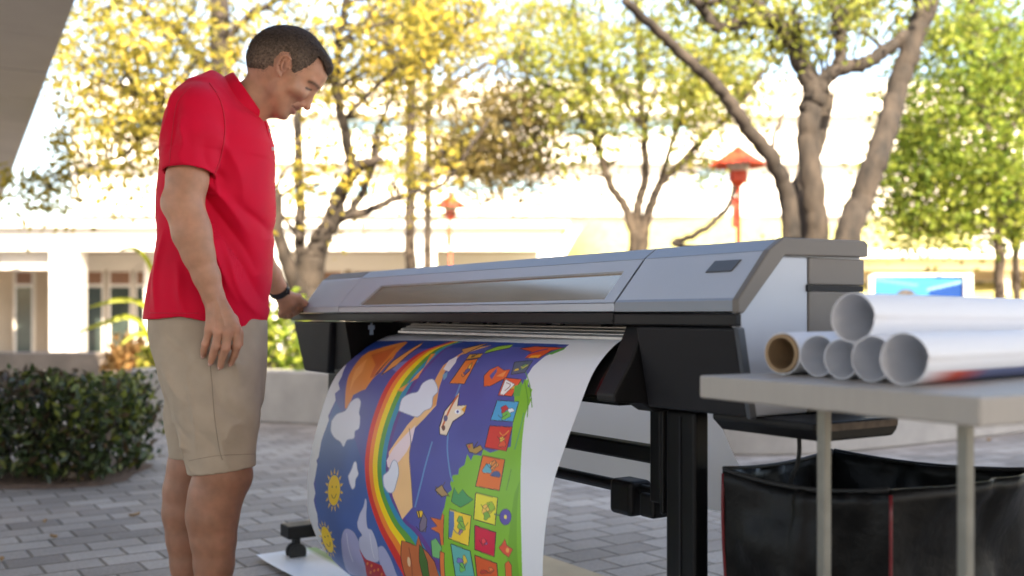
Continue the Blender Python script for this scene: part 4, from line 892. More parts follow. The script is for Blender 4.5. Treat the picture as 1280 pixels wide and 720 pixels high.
((1.013,0.691,0.016),[1406,225,1425,219,1444,208,1464,192,1483,171,1500,146,1515,120,1525,96,1529,75,1528,61,1520,54,1507,53,1491,56,1472,63,1452,71,1432,81,1412,92,1394,104,1379,117,1366,130,1357,145,1351,159,1348,174,1350,189,1355,202,1363,213,1375,221,1389,225]),
((0.090,0.051,0.024),[1415,139,1420,135,1424,129,1424,125,1419,124,1414,127,1410,133,1411,138]),
((0.090,0.051,0.024),[1400,189,1406,186,1409,181,1409,176,1405,175,1399,178,1396,183,1396,188]),
((0.115,0.051,0.024),[1465,102,1468,104,1472,107,1477,110,1479,115,1479,122,1476,132,1472,141,1466,150,1459,160,1450,169,1442,177,1436,182,1438,173,1444,168,1452,160,1461,150,1467,142,1471,136,1473,132,1474,128,1474,125,1472,121,1468,118,1463,115,1460,113]),
((0.226,0.537,0.038),[510,1590,543,1608,575,1625,607,1641,638,1656,669,1668,700,1679,731,1690,761,1701,775,1663,788,1625,802,1587,793,1535,823,1539,824,1484,851,1479,827,1441,875,1443,895,1411,920,1415,929,1377,967,1369,990,1391,1013,1358,1071,1352,1111,1333,1150,1343,1190,1351,1222,1342,1254,1331,1285,1332,1318,1332,1351,1328,1386,1322,1422,1312,1407,1374,1393,1434,1380,1491,1367,1546,1354,1598,1343,1649,1331,1699,1320,1746,1309,1793,1299,1838,1288,1881,1260,1882,1231,1883,1203,1882,1176,1880,1148,1878,1121,1874,1094,1870,1068,1865,1041,1860,1015,1854,989,1848,963,1841,936,1834,910,1826,883,1817,857,1807,826,1796,795,1783,763,1770,732,1757,698,1746,665,1735,630,1723,594,1718,545,1721,546,1707,504,1700,494,1665,461,1649,463,1623,488,1628,465,1597]),
((0.099,0.394,0.047),[268,1732,294,1691,324,1650,321,1690,289,1734]),
((0.168,0.427,0.031),[884,1815,1291,1869,1310,1788,1052,1800,942,1800]),
((0.099,0.342,0.028),[413,1584,426,1601,444,1623,464,1647,486,1668,510,1688,539,1709,565,1727,583,1739,582,1745,564,1732,538,1715,509,1694,484,1674,463,1652,442,1628,424,1605,411,1589]),
((0.099,0.342,0.028),[464,1620,481,1636,506,1659,532,1681,555,1698,576,1710,598,1721,616,1729,629,1734,629,1740,616,1735,597,1727,576,1717,554,1704,531,1686,504,1664,480,1642,462,1626]),
((0.131,0.294,0.051),[852,1744,858,1745,867,1746,877,1747,888,1747,901,1747,916,1747,930,1746,939,1745,939,1749,930,1750,916,1751,901,1752,888,1752,877,1751,867,1750,858,1749,852,1749]),
((0.069,0.342,0.175),[610,1704,625,1707,645,1712,668,1716,690,1719,711,1722,734,1724,754,1726,768,1727,769,1732,755,1731,734,1729,712,1727,690,1724,668,1721,645,1717,625,1712,610,1709]),
((0.131,0.294,0.577),[722,1238,740,1246,765,1256,794,1269,822,1283,848,1299,876,1318,902,1335,922,1348,936,1359,946,1368,953,1376,957,1381,953,1391,949,1385,942,1378,933,1369,919,1359,899,1345,874,1328,846,1310,820,1294,793,1280,765,1268,739,1257,721,1250]),
((0.131,0.294,0.577),[804,1153,825,1153,855,1153,888,1152,916,1149,937,1147,955,1146,974,1144,995,1141,1023,1136,1056,1129,1086,1121,1107,1115,1107,1128,1086,1134,1056,1142,1023,1149,995,1154,974,1157,955,1158,937,1160,916,1162,888,1164,856,1166,825,1166,804,1165]),
((0.131,0.294,0.577),[378,1207,390,1203,407,1195,429,1187,454,1184,487,1190,525,1197,559,1204,583,1206,584,1219,561,1216,527,1210,489,1203,458,1198,434,1201,414,1209,397,1218,385,1223]),
((0.691,0.342,0.051),[343,1104,338,1155,332,1205,362,1210,370,1162,378,1114]),
((0.029,0.022,0.036),[346,1108,341,1159,334,1205,359,1206,367,1159,376,1114,345,1109,342,1100,380,1113,372,1166,364,1214,330,1205,335,1152,340,1101]),
((0.115,0.090,0.051),[354,1163,357,1158,359,1152,361,1150,363,1144,364,1138,361,1138,358,1138,356,1135,355,1135,352,1142,350,1147,350,1151,352,1159]),
((0.036,0.026,0.038),[353,1161,356,1156,358,1150,360,1148,362,1143,363,1138,361,1140,358,1140,357,1136,356,1137,353,1144,351,1148,351,1152,353,1159,355,1162,354,1163,351,1158,349,1150,349,1145,351,1140,354,1133,356,1133,358,1136,360,1136,364,1138,365,1146,362,1152,360,1154,358,1159,355,1164]),
((0.051,0.036,0.051),[350,1130,350,1134,351,1140,352,1146,351,1152,349,1158,347,1163,344,1168,342,1171,338,1165,340,1162,343,1157,346,1152,348,1147,348,1142,347,1137,347,1131,346,1127]),
((0.869,0.218,0.033),[384,1115,376,1159,369,1202,401,1214,431,1221,460,1226,488,1229,515,1230,517,1192,519,1153,521,1114,495,1118,469,1121,441,1122,413,1120]),
((0.029,0.022,0.036),[386,1119,379,1162,370,1201,400,1210,430,1218,459,1223,487,1225,514,1227,515,1190,517,1152,520,1116,496,1122,470,1125,442,1126,414,1124,385,1120,382,1111,412,1116,440,1118,467,1117,494,1114,522,1112,521,1155,519,1193,517,1233,489,1232,461,1230,432,1225,402,1218,367,1203,374,1156,381,1112]),
((0.939,0.511,0.069),[428,1202,439,1201,446,1195,454,1193,463,1189,461,1182,447,1181,430,1181,419,1178,413,1176,403,1180,394,1182,396,1185,410,1194]),
((0.036,0.026,0.038),[427,1201,438,1199,445,1194,454,1191,462,1187,461,1184,448,1182,430,1183,419,1180,413,1178,404,1182,395,1184,396,1183,410,1192,427,1201,428,1204,410,1196,396,1187,393,1180,403,1178,412,1175,419,1176,430,1179,447,1179,461,1181,463,1190,455,1195,447,1197,440,1202,428,1204]),
((0.120,0.120,0.342),[445,1211,450,1205,454,1198,460,1195,464,1187,462,1179,455,1179,448,1180,444,1175,440,1176,433,1185,429,1190,431,1196,438,1206]),
((0.036,0.026,0.038),[444,1210,449,1203,454,1196,459,1193,463,1186,462,1180,455,1181,448,1181,444,1177,440,1178,434,1186,430,1192,432,1195,438,1205,445,1210,445,1213,437,1207,431,1196,428,1189,433,1183,439,1174,443,1173,447,1178,454,1177,462,1177,465,1188,461,1196,455,1199,451,1206,446,1213]),
((0.051,0.051,0.175),[453,1167,457,1171,462,1177,468,1185,469,1193,463,1199,453,1204,442,1208,435,1211,433,1205,440,1203,451,1199,461,1194,466,1189,466,1186,462,1181,456,1176,452,1171]),
((0.036,0.024,0.051),[466,1164,469,1168,475,1174,480,1181,481,1190,476,1195,466,1201,456,1206,449,1209,446,1204,454,1201,464,1196,473,1191,479,1185,478,1183,474,1178,469,1172,465,1168]),
((0.322,0.577,0.057),[313,1207,279,1259,260,1355,289,1361,311,1283,334,1215]),
((0.029,0.022,0.036),[315,1210,281,1263,263,1358,286,1357,308,1280,332,1213,315,1211,312,1203,337,1218,313,1287,291,1364,257,1353,276,1256,311,1204]),
((0.753,0.352,0.104),[310,992,266,1107,256,1150,300,1109,345,1064]),
((0.029,0.022,0.036),[313,996,269,1112,254,1146,298,1105,343,1061,309,993,312,991,347,1066,302,1113,258,1155,263,1103,308,988]),
((0.769,0.099,0.026),[290,1436,271,1523,274,1617,275,1727,298,1663,346,1629,350,1535,310,1540]),
((0.029,0.022,0.036),[292,1439,274,1526,276,1619,277,1727,296,1660,344,1626,348,1535,309,1541,288,1434,292,1438,311,1539,351,1535,347,1631,300,1665,274,1727,271,1614,269,1520,288,1433]),
((0.069,0.051,0.250),[329,1537,325,1545,318,1557,311,1569,306,1582,301,1596,296,1611,293,1624,290,1634,285,1627,287,1618,291,1604,295,1589,300,1575,306,1563,313,1550,320,1538,324,1530]),
((0.976,0.394,0.036),[334,1564,325,1623,344,1618,349,1555]),
((0.099,0.125,0.181),[376,1487,371,1526,366,1563,361,1600,395,1603,427,1602,436,1561,445,1519,412,1506]),
((0.029,0.022,0.036),[378,1490,373,1528,368,1565,362,1598,394,1600,426,1599,434,1559,443,1520,412,1509,377,1491,376,1484,411,1503,446,1518,438,1563,429,1604,396,1606,360,1602,363,1561,369,1523,374,1485]),
((0.852,0.577,0.051),[414,1551,418,1555,420,1548,422,1541,423,1536,424,1528,424,1521,419,1523,414,1527,412,1527,412,1531,410,1539,409,1542,411,1544]),
((0.036,0.026,0.038),[414,1550,417,1553,420,1547,421,1540,422,1535,424,1528,424,1522,420,1524,415,1528,413,1528,412,1532,411,1540,410,1543,411,1544,415,1551,413,1552,410,1545,408,1542,409,1538,411,1530,411,1526,413,1526,418,1522,424,1520,425,1529,424,1537,423,1541,421,1549,418,1556,414,1552]),
((0.175,0.342,0.115),[396,1593,401,1586,406,1580,412,1578,416,1570,415,1563,407,1563,401,1561,398,1555,393,1557,386,1566,382,1572,384,1578,390,1590]),
((0.036,0.026,0.038),[395,1592,400,1584,406,1579,411,1576,416,1569,415,1564,408,1564,401,1562,398,1557,394,1558,387,1567,383,1573,385,1578,390,1589,396,1592,396,1595,389,1591,383,1579,381,1571,385,1564,392,1555,398,1554,401,1560,407,1561,415,1562,417,1571,413,1579,407,1581,402,1587,396,1594]),
((0.886,0.647,0.090),[401,1551,402,1555,404,1561,406,1568,406,1574,402,1580,397,1585,391,1589,387,1592,385,1588,389,1585,394,1581,400,1576,403,1571,403,1566,401,1561,399,1556,398,1552]),
((0.869,0.137,0.026),[464,1338,428,1352,405,1393,425,1453,418,1494,462,1499,510,1422,516,1378]),
((0.029,0.022,0.036),[465,1341,429,1354,406,1394,426,1454,418,1493,461,1497,509,1420,515,1379,464,1341,464,1336,517,1377,512,1424,463,1502,417,1496,423,1452,403,1391,427,1349,463,1335]),
((0.115,0.109,0.367),[461,1379,414,1395,436,1411,479,1408]),
((0.976,0.342,0.090),[458,1426,428,1474,459,1474]),
((0.939,0.120,0.036),[463,1488,463,1528,463,1567,463,1605,491,1601,519,1597,546,1592,548,1547,550,1502,521,1498,492,1494]),
((0.029,0.022,0.036),[465,1490,465,1529,465,1568,464,1603,490,1598,518,1594,545,1590,546,1546,548,1503,522,1501,493,1497,463,1491,462,1485,492,1491,521,1495,551,1500,550,1548,548,1594,520,1600,492,1604,462,1607,461,1565,461,1527,460,1487]),
((0.976,0.450,0.051),[503,1586,511,1587,514,1576,515,1566,516,1560,517,1549,513,1541,503,1546,495,1552,492,1552,491,1558,490,1570,489,1574,493,1577]),
((0.036,0.026,0.038),[502,1584,510,1586,513,1575,514,1566,515,1559,516,1548,513,1542,504,1547,495,1554,492,1553,492,1559,491,1571,490,1574,494,1576,503,1585,502,1587,493,1578,488,1575,489,1569,490,1558,491,1551,494,1551,503,1545,513,1539,518,1549,517,1560,516,1567,515,1576,511,1588,503,1587]),
((0.051,0.036,0.051),[493,1519,495,1523,499,1529,502,1536,503,1543,500,1550,494,1556,488,1562,484,1565,482,1562,486,1558,492,1552,498,1546,500,1541,500,1537,497,1531,493,1526,491,1522]),
((0.939,0.904,0.886),[469,1499,490,1578,546,1539,543,1511]),
((0.029,0.022,0.036),[470,1499,490,1576,545,1537,542,1512,469,1501,468,1497,543,1509,546,1540,490,1580,468,1499]),
((0.210,0.051,0.036),[488,1517,489,1525,491,1536,493,1545,496,1550,502,1548,511,1542,519,1535,525,1530,527,1534,521,1539,513,1546,504,1553,496,1554,490,1547,488,1536,486,1524,484,1517]),
((0.131,0.450,0.069),[498,1581,482,1621,540,1640,545,1602]),
((0.061,0.416,0.737),[572,1510,571,1546,569,1581,568,1616,567,1650,589,1654,612,1657,634,1660,656,1663,658,1628,660,1592,662,1556,664,1519,642,1517,619,1516,596,1513]),
((0.029,0.022,0.036),[574,1511,573,1547,571,1582,570,1617,568,1649,589,1651,611,1655,634,1658,655,1661,656,1627,658,1591,661,1555,663,1520,642,1520,619,1518,596,1516,573,1513,572,1507,595,1510,618,1513,641,1514,666,1517,664,1556,662,1593,660,1628,657,1665,634,1663,612,1660,590,1657,565,1652,566,1615,567,1580,569,1545,570,1509]),
((0.904,0.939,0.976),[609,1647,613,1642,616,1630,619,1625,623,1616,622,1603,617,1602,611,1606,607,1602,605,1601,601,1613,598,1622,599,1628,603,1640]),
((0.036,0.026,0.038),[608,1646,612,1641,615,1629,619,1624,622,1615,622,1604,618,1604,611,1607,607,1603,606,1602,602,1614,599,1623,599,1627,604,1639,609,1647,609,1648,603,1640,598,1628,597,1622,601,1612,604,1601,608,1601,611,1605,617,1601,623,1603,623,1616,620,1626,617,1631,614,1643,610,1648]),
((0.647,0.051,0.051),[607,1603,612,1593,618,1590,625,1586,627,1574,622,1567,615,1567,609,1560,604,1553,598,1560,591,1572,589,1579,594,1590,601,1604]),
((0.036,0.026,0.038),[606,1602,611,1592,618,1588,624,1585,626,1574,622,1568,614,1568,608,1561,605,1555,599,1561,592,1573,590,1579,594,1590,601,1603,607,1602,607,1604,600,1605,593,1591,588,1579,590,1572,597,1559,604,1552,609,1560,615,1566,622,1566,628,1574,625,1587,619,1591,613,1594,607,1604]),
((0.175,0.577,0.090),[634,1637,641,1625,647,1615,653,1610,654,1597,654,1585,647,1585,637,1585,632,1577,626,1580,617,1595,612,1604,616,1613,625,1630]),
((0.036,0.026,0.038),[634,1636,640,1624,647,1614,652,1609,653,1597,654,1585,647,1587,637,1586,631,1578,626,1581,618,1595,613,1605,616,1613,625,1629,635,1636,634,1638,625,1631,615,1614,612,1604,617,1594,625,1579,632,1576,637,1584,647,1584,655,1584,654,1597,654,1611,648,1616,642,1626,635,1638]),
((0.051,0.036,0.051),[638,1553,640,1558,644,1566,647,1575,647,1584,643,1592,637,1600,630,1607,626,1612,624,1608,628,1604,635,1597,641,1589,645,1582,644,1576,642,1568,638,1560,636,1554]),
((0.737,0.047,0.031),[689,1526,686,1563,683,1599,681,1635,678,1670,699,1673,720,1676,741,1678,762,1681,783,1684,783,1649,784,1614,784,1578,784,1541,760,1537,737,1534,713,1530]),
((0.029,0.022,0.036),[690,1527,688,1564,685,1600,683,1636,680,1669,699,1670,720,1673,741,1676,762,1679,782,1682,782,1649,782,1614,782,1578,783,1543,760,1540,737,1536,713,1533,689,1529,689,1523,713,1527,736,1531,760,1535,785,1539,786,1578,785,1614,785,1650,784,1686,762,1684,742,1681,721,1678,700,1676,677,1671,679,1634,682,1598,684,1562,687,1525]),
((0.852,0.115,0.036),[755,1668,763,1669,766,1657,768,1648,771,1641,772,1628,766,1621,756,1626,748,1629,745,1627,743,1635,740,1646,739,1650,745,1656]),
((0.036,0.026,0.038),[755,1667,763,1668,766,1656,767,1647,770,1640,771,1628,766,1622,756,1627,748,1630,745,1628,744,1635,741,1646,740,1649,745,1655,755,1667,755,1669,744,1657,739,1650,739,1645,742,1634,744,1626,748,1628,756,1625,766,1620,773,1628,772,1641,769,1648,767,1657,764,1670,755,1669]),
((0.939,0.577,0.090),[736,1650,739,1642,743,1639,747,1636,749,1628,746,1621,741,1622,737,1618,735,1612,731,1617,727,1626,725,1632,728,1639,732,1650]),
((0.036,0.026,0.038),[736,1649,739,1641,743,1638,746,1635,748,1628,746,1623,741,1623,737,1619,735,1613,732,1618,728,1627,726,1632,729,1639,733,1649,736,1649,736,1651,732,1650,727,1640,725,1632,726,1625,731,1616,735,1611,738,1617,741,1620,746,1620,749,1628,748,1637,743,1640,740,1643,737,1651]),
((0.939,0.511,0.069),[710,1602,713,1607,717,1615,720,1625,721,1634,716,1642,709,1649,701,1655,696,1660,695,1656,700,1652,707,1646,715,1639,718,1632,718,1625,715,1617,711,1609,708,1604]),
((0.115,0.015,0.024),[730,1596,732,1602,737,1610,740,1619,741,1628,736,1636,729,1644,722,1650,717,1654,715,1651,720,1647,728,1640,735,1633,738,1627,738,1620,735,1612,731,1604,728,1598]),
((0.869,0.181,0.026),[818,1545,818,1583,818,1620,818,1656,818,1692,844,1697,869,1701,895,1704,920,1705,946,1706,947,1668,949,1629,950,1589,951,1548,925,1550,898,1550,872,1550,845,1548]),
((0.029,0.022,0.036),[820,1545,820,1583,820,1620,820,1656,819,1690,844,1694,869,1698,895,1701,920,1703,945,1704,945,1668,947,1629,948,1589,950,1550,925,1553,898,1553,872,1553,845,1551,818,1548,818,1542,845,1545,872,1547,898,1547,925,1547,953,1546,952,1589,950,1629,949,1668,947,1708,920,1708,895,1706,869,1704,844,1700,816,1694,816,1656,816,1619,816,1582,816,1545]),
((0.115,0.450,0.577),[868,1627,882,1633,887,1620,887,1605,888,1597,889,1581,883,1569,869,1575,856,1583,850,1584,850,1591,849,1605,848,1611,855,1614]),
((0.036,0.026,0.038),[869,1626,881,1632,886,1619,886,1605,888,1597,889,1582,883,1570,870,1576,856,1585,851,1585,851,1591,850,1606,849,1610,855,1613,869,1626,868,1629,854,1616,848,1612,848,1605,850,1590,850,1583,855,1582,869,1573,884,1568,890,1581,889,1597,888,1605,888,1620,882,1634,868,1629]),
((0.939,0.394,0.069),[850,1662,855,1650,862,1646,869,1642,871,1628,866,1619,857,1619,850,1612,845,1604,838,1612,831,1626,829,1633,834,1646,843,1662]),
((0.036,0.026,0.038),[849,1661,855,1649,861,1644,868,1641,870,1628,866,1620,857,1620,850,1613,845,1605,839,1612,832,1626,830,1633,835,1645,843,1661,850,1661,850,1663,843,1663,834,1646,828,1634,830,1625,838,1611,845,1603,851,1611,857,1618,866,1618,872,1628,870,1642,862,1647,856,1651,850,1663]),
((0.069,0.115,0.294),[883,1692,890,1693,894,1685,894,1669,895,1660,896,1642,893,1629,884,1636,876,1646,873,1646,872,1654,871,1671,870,1677,874,1682]),
((0.036,0.026,0.038),[883,1691,890,1692,893,1685,893,1669,894,1660,895,1642,892,1630,884,1637,876,1647,873,1647,873,1654,872,1671,871,1677,875,1681,883,1691,882,1693,874,1682,870,1678,870,1671,872,1654,872,1645,875,1645,883,1635,893,1628,897,1642,896,1660,895,1670,894,1685,891,1694,883,1693]),
((0.886,0.294,0.051),[849,1652,855,1646,859,1639,866,1637,870,1630,868,1622,858,1621,849,1622,844,1617,839,1617,833,1626,828,1631,831,1636,840,1647]),
((0.036,0.026,0.038),[848,1651,854,1645,859,1638,865,1636,869,1630,867,1623,859,1623,849,1623,843,1618,839,1619,833,1627,829,1632,831,1635,840,1645,849,1651,849,1654,839,1648,830,1637,827,1631,832,1625,838,1616,844,1616,849,1620,858,1620,868,1621,871,1630,866,1638,860,1641,855,1647,849,1653]),
((0.051,0.036,0.051),[849,1585,853,1591,858,1599,863,1609,865,1619,859,1627,850,1635,841,1641,835,1646,834,1642,840,1638,849,1631,858,1624,862,1617,861,1611,857,1602,851,1593,847,1588]),
((0.852,0.769,0.054),[978,1556,977,1594,977,1631,976,1667,976,1703,998,1705,1020,1706,1042,1707,1064,1708,1087,1708,1087,1674,1087,1639,1087,1603,1088,1567,1066,1565,1044,1564,1022,1562,1000,1559]),
((0.029,0.022,0.036),[980,1556,979,1593,979,1631,978,1667,977,1701,998,1702,1020,1704,1042,1705,1065,1705,1086,1706,1085,1674,1085,1639,1085,1603,1086,1569,1065,1568,1043,1567,1021,1565,999,1562,978,1559,978,1553,1000,1556,1022,1559,1044,1561,1066,1562,1089,1564,1089,1602,1089,1638,1089,1673,1088,1710,1064,1711,1042,1710,1020,1709,997,1708,974,1705,974,1667,975,1631,975,1594,976,1556]),
((0.342,0.577,0.051),[1020,1697,1028,1692,1032,1676,1037,1667,1042,1656,1042,1640,1033,1636,1020,1643,1012,1641,1008,1639,1003,1652,998,1666,998,1671,1007,1684]),
((0.036,0.026,0.038),[1019,1695,1028,1692,1032,1676,1036,1666,1042,1656,1042,1641,1033,1637,1020,1644,1012,1642,1008,1640,1004,1653,998,1666,998,1670,1007,1683,1020,1696,1019,1698,1006,1685,997,1672,997,1665,1002,1651,1007,1638,1012,1640,1020,1641,1033,1634,1043,1639,1043,1657,1038,1668,1033,1676,1029,1693,1020,1698]),
((0.939,0.577,0.115),[1033,1664,1039,1655,1043,1643,1049,1638,1054,1628,1052,1616,1043,1616,1033,1619,1028,1613,1023,1614,1017,1626,1013,1636,1015,1642,1023,1655]),
((0.036,0.026,0.038),[1032,1663,1038,1654,1043,1643,1048,1638,1053,1628,1051,1617,1043,1617,1033,1620,1027,1614,1024,1615,1018,1627,1013,1636,1015,1641,1024,1654,1033,1663,1032,1665,1023,1656,1014,1643,1012,1635,1017,1625,1023,1613,1028,1612,1033,1617,1043,1615,1052,1615,1054,1628,1049,1639,1044,1644,1039,1656,1033,1665]),
((0.210,0.450,0.069),[1059,1672,1064,1662,1069,1655,1075,1651,1078,1641,1075,1632,1066,1633,1059,1632,1054,1626,1050,1629,1043,1641,1040,1648,1043,1656,1051,1668]),
((0.036,0.026,0.038),[1058,1671,1063,1661,1068,1654,1074,1650,1077,1641,1074,1633,1066,1634,1059,1633,1054,1627,1050,1630,1044,1641,1041,1648,1044,1655,1052,1667,1059,1671,1058,1673,1051,1669,1043,1657,1039,1648,1043,1640,1049,1628,1055,1624,1060,1631,1067,1632,1075,1631,1079,1641,1075,1652,1069,1656,1064,1663,1059,1673]),
((0.115,0.210,0.036),[1020,1600,1023,1606,1028,1614,1032,1623,1033,1632,1029,1641,1021,1649,1013,1656,1008,1661,1007,1657,1012,1652,1020,1646,1027,1638,1031,1632,1030,1625,1026,1617,1021,1609,1018,1603]),
((0.175,0.143,0.036),[1034,1634,1037,1639,1042,1647,1046,1656,1047,1665,1043,1674,1035,1682,1027,1688,1022,1693,1021,1690,1026,1685,1034,1678,1041,1671,1045,1664,1044,1658,1040,1650,1035,1642,1032,1637]),
((0.994,0.691,0.054),[1074,1390,1074,1430,1075,1469,1075,1508,1075,1546,1100,1547,1126,1547,1151,1546,1177,1544,1203,1541,1202,1495,1200,1447,1199,1398,1174,1398,1149,1397,1124,1395,1099,1393]),
((0.029,0.022,0.036),[1076,1389,1076,1430,1076,1469,1077,1508,1076,1544,1101,1544,1126,1544,1152,1543,1178,1541,1202,1540,1200,1496,1198,1448,1197,1401,1173,1401,1148,1400,1123,1399,1098,1396,1074,1393,1075,1387,1099,1390,1124,1392,1149,1394,1174,1395,1200,1395,1202,1446,1204,1494,1205,1543,1177,1547,1151,1549,1125,1550,1100,1550,1073,1549,1073,1509,1073,1470,1072,1431,1072,1390]),
((0.175,0.450,0.090),[1103,1495,1113,1499,1118,1490,1117,1479,1117,1473,1118,1461,1113,1452,1103,1456,1093,1463,1088,1463,1089,1469,1088,1480,1088,1485,1092,1486]),
((0.036,0.026,0.038),[1103,1494,1113,1498,1117,1490,1116,1479,1117,1473,1117,1462,1113,1453,1103,1457,1093,1464,1089,1464,1089,1468,1089,1480,1089,1484,1093,1485,1104,1494,1103,1497,1092,1488,1087,1486,1088,1480,1088,1469,1088,1462,1092,1461,1103,1454,1114,1450,1119,1461,1118,1472,1118,1479,1118,1490,1114,1501,1103,1497]),
((0.450,0.210,0.342),[1147,1499,1155,1494,1159,1487,1164,1483,1169,1478,1168,1470,1158,1470,1147,1473,1139,1471,1135,1471,1130,1477,1125,1483,1126,1487,1135,1493]),
((0.036,0.026,0.038),[1147,1497,1154,1493,1158,1486,1164,1482,1169,1477,1167,1472,1158,1471,1147,1474,1139,1473,1135,1472,1130,1479,1125,1484,1126,1485,1136,1492,1148,1497,1147,1500,1135,1494,1125,1488,1124,1483,1129,1476,1135,1470,1140,1470,1147,1471,1158,1468,1168,1469,1170,1478,1164,1484,1159,1488,1155,1496,1147,1500]),
((0.250,0.511,0.069),[1127,1511,1139,1516,1144,1503,1144,1490,1144,1482,1144,1468,1139,1456,1127,1462,1115,1471,1110,1472,1111,1478,1111,1492,1110,1498,1115,1500]),
((0.036,0.026,0.038),[1128,1510,1139,1514,1143,1503,1143,1490,1143,1482,1143,1469,1138,1458,1127,1463,1115,1472,1111,1473,1112,1478,1111,1492,1111,1497,1116,1499,1128,1510,1127,1512,1115,1502,1109,1499,1110,1493,1110,1479,1110,1471,1115,1470,1127,1460,1139,1455,1145,1467,1145,1482,1144,1490,1145,1503,1139,1517,1127,1512]),
((0.051,0.115,0.250),[1151,1429,1155,1434,1161,1442,1166,1451,1167,1461,1162,1470,1153,1479,1145,1487,1139,1492,1138,1488,1144,1483,1152,1476,1160,1467,1164,1460,1163,1454,1158,1445,1153,1438,1149,1432]),
((0.069,0.175,0.051),[1119,1469,1123,1474,1129,1482,1134,1491,1135,1501,1130,1511,1122,1519,1113,1527,1107,1532,1106,1528,1112,1523,1121,1516,1129,1507,1133,1501,1132,1494,1127,1486,1121,1478,1117,1472]),
((0.115,0.210,0.450),[1078,1391,1080,1426,1139,1435,1191,1419,1194,1400]),
((0.691,0.015,0.061),[1110,1576,1111,1612,1112,1648,1113,1683,1114,1717,1138,1717,1163,1716,1188,1715,1213,1712,1212,1670,1211,1627,1210,1583,1185,1583,1160,1581,1135,1579]),
((0.029,0.022,0.036),[1112,1575,1113,1612,1114,1647,1115,1682,1115,1715,1139,1714,1164,1714,1189,1712,1212,1711,1210,1671,1209,1628,1209,1586,1184,1586,1159,1584,1134,1582,1110,1579,1111,1573,1136,1576,1160,1578,1185,1580,1212,1581,1213,1626,1214,1669,1215,1714,1188,1718,1163,1719,1138,1720,1112,1720,1111,1684,1110,1649,1109,1613,1108,1577]),
((0.342,0.175,0.511),[1167,1667,1172,1665,1174,1655,1176,1649,1179,1643,1179,1634,1174,1631,1166,1635,1161,1636,1159,1635,1157,1642,1155,1650,1155,1653,1160,1659]),
((0.036,0.026,0.038),[1167,1666,1172,1664,1174,1655,1175,1649,1178,1643,1178,1635,1174,1632,1166,1637,1161,1638,1159,1636,1158,1642,1156,1650,1155,1652,1160,1658,1168,1666,1167,1668,1159,1660,1154,1654,1154,1650,1156,1642,1159,1634,1161,1635,1166,1634,1174,1629,1179,1633,1179,1643,1177,1650,1175,1655,1173,1666,1167,1669]),
((0.886,0.069,0.090),[1167,1661,1171,1653,1175,1648,1181,1645,1183,1637,1180,1630,1172,1631,1166,1629,1162,1624,1158,1628,1153,1637,1150,1643,1154,1649,1161,1659]),
((0.036,0.026,0.038),[1167,1660,1170,1652,1175,1646,1180,1644,1182,1637,1179,1631,1172,1632,1166,1631,1162,1626,1158,1629,1153,1638,1151,1643,1154,1648,1162,1658,1167,1659,1167,1662,1161,1660,1153,1650,1149,1643,1152,1637,1157,1627,1163,1623,1167,1628,1173,1630,1180,1629,1184,1636,1181,1646,1176,1649,1172,1653,1168,1661]),
((0.210,0.008,0.036),[1166,1609,1169,1614,1174,1621,1178,1629,1179,1638,1175,1646,1168,1654,1161,1661,1157,1666,1156,1663,1160,1658,1167,1651,1173,1644,1176,1638,1175,1631,1171,1624,1167,1617,1164,1612]),
((0.120,0.499,0.450),[1217,1413,1219,1460,1221,1507,1222,1553,1248,1559,1273,1565,1300,1570,1326,1573,1337,1527,1347,1479,1359,1429,1334,1429,1310,1428,1286,1426,1263,1422,1240,1418]),
((0.029,0.022,0.036),[1219,1411,1221,1459,1223,1506,1224,1550,1249,1556,1274,1562,1301,1567,1325,1571,1335,1527,1345,1479,1356,1432,1333,1433,1309,1431,1285,1429,1262,1425,1239,1421,1216,1416,1218,1409,1241,1415,1264,1419,1287,1422,1311,1424,1335,1426,1361,1426,1350,1478,1339,1526,1327,1575,1299,1573,1272,1568,1247,1562,1220,1555,1219,1508,1217,1461,1215,1414]),
((0.852,0.647,0.069),[1265,1529,1274,1530,1278,1521,1281,1516,1286,1511,1287,1502,1280,1497,1267,1499,1257,1499,1253,1498,1250,1503,1247,1510,1246,1513,1253,1518]),
((0.036,0.026,0.038),[1265,1527,1274,1528,1278,1521,1281,1515,1285,1510,1286,1503,1280,1498,1266,1501,1256,1501,1253,1499,1251,1504,1247,1511,1246,1511,1253,1517,1265,1527,1264,1530,1252,1520,1245,1514,1246,1509,1250,1502,1253,1496,1257,1498,1267,1498,1280,1495,1288,1501,1286,1511,1282,1516,1279,1522,1274,1531,1264,1530]),
((0.250,0.210,0.577),[1275,1503,1280,1501,1283,1487,1285,1479,1289,1470,1291,1456,1286,1451,1279,1457,1274,1458,1272,1456,1269,1466,1266,1477,1265,1481,1269,1491]),
((0.036,0.026,0.038),[1275,1502,1279,1500,1282,1487,1285,1478,1288,1470,1290,1457,1286,1453,1278,1459,1273,1459,1272,1457,1270,1466,1267,1477,1266,1480,1270,1490,1276,1502,1274,1504,1268,1492,1265,1482,1265,1477,1268,1465,1271,1455,1274,1456,1279,1456,1287,1450,1291,1455,1290,1470,1286,1479,1284,1487,1280,1501,1275,1505]),
((0.175,0.577,0.115),[1301,1510,1312,1512,1318,1501,1321,1492,1326,1486,1329,1475,1322,1468,1307,1472,1294,1475,1290,1474,1288,1480,1284,1490,1282,1493,1289,1499]),
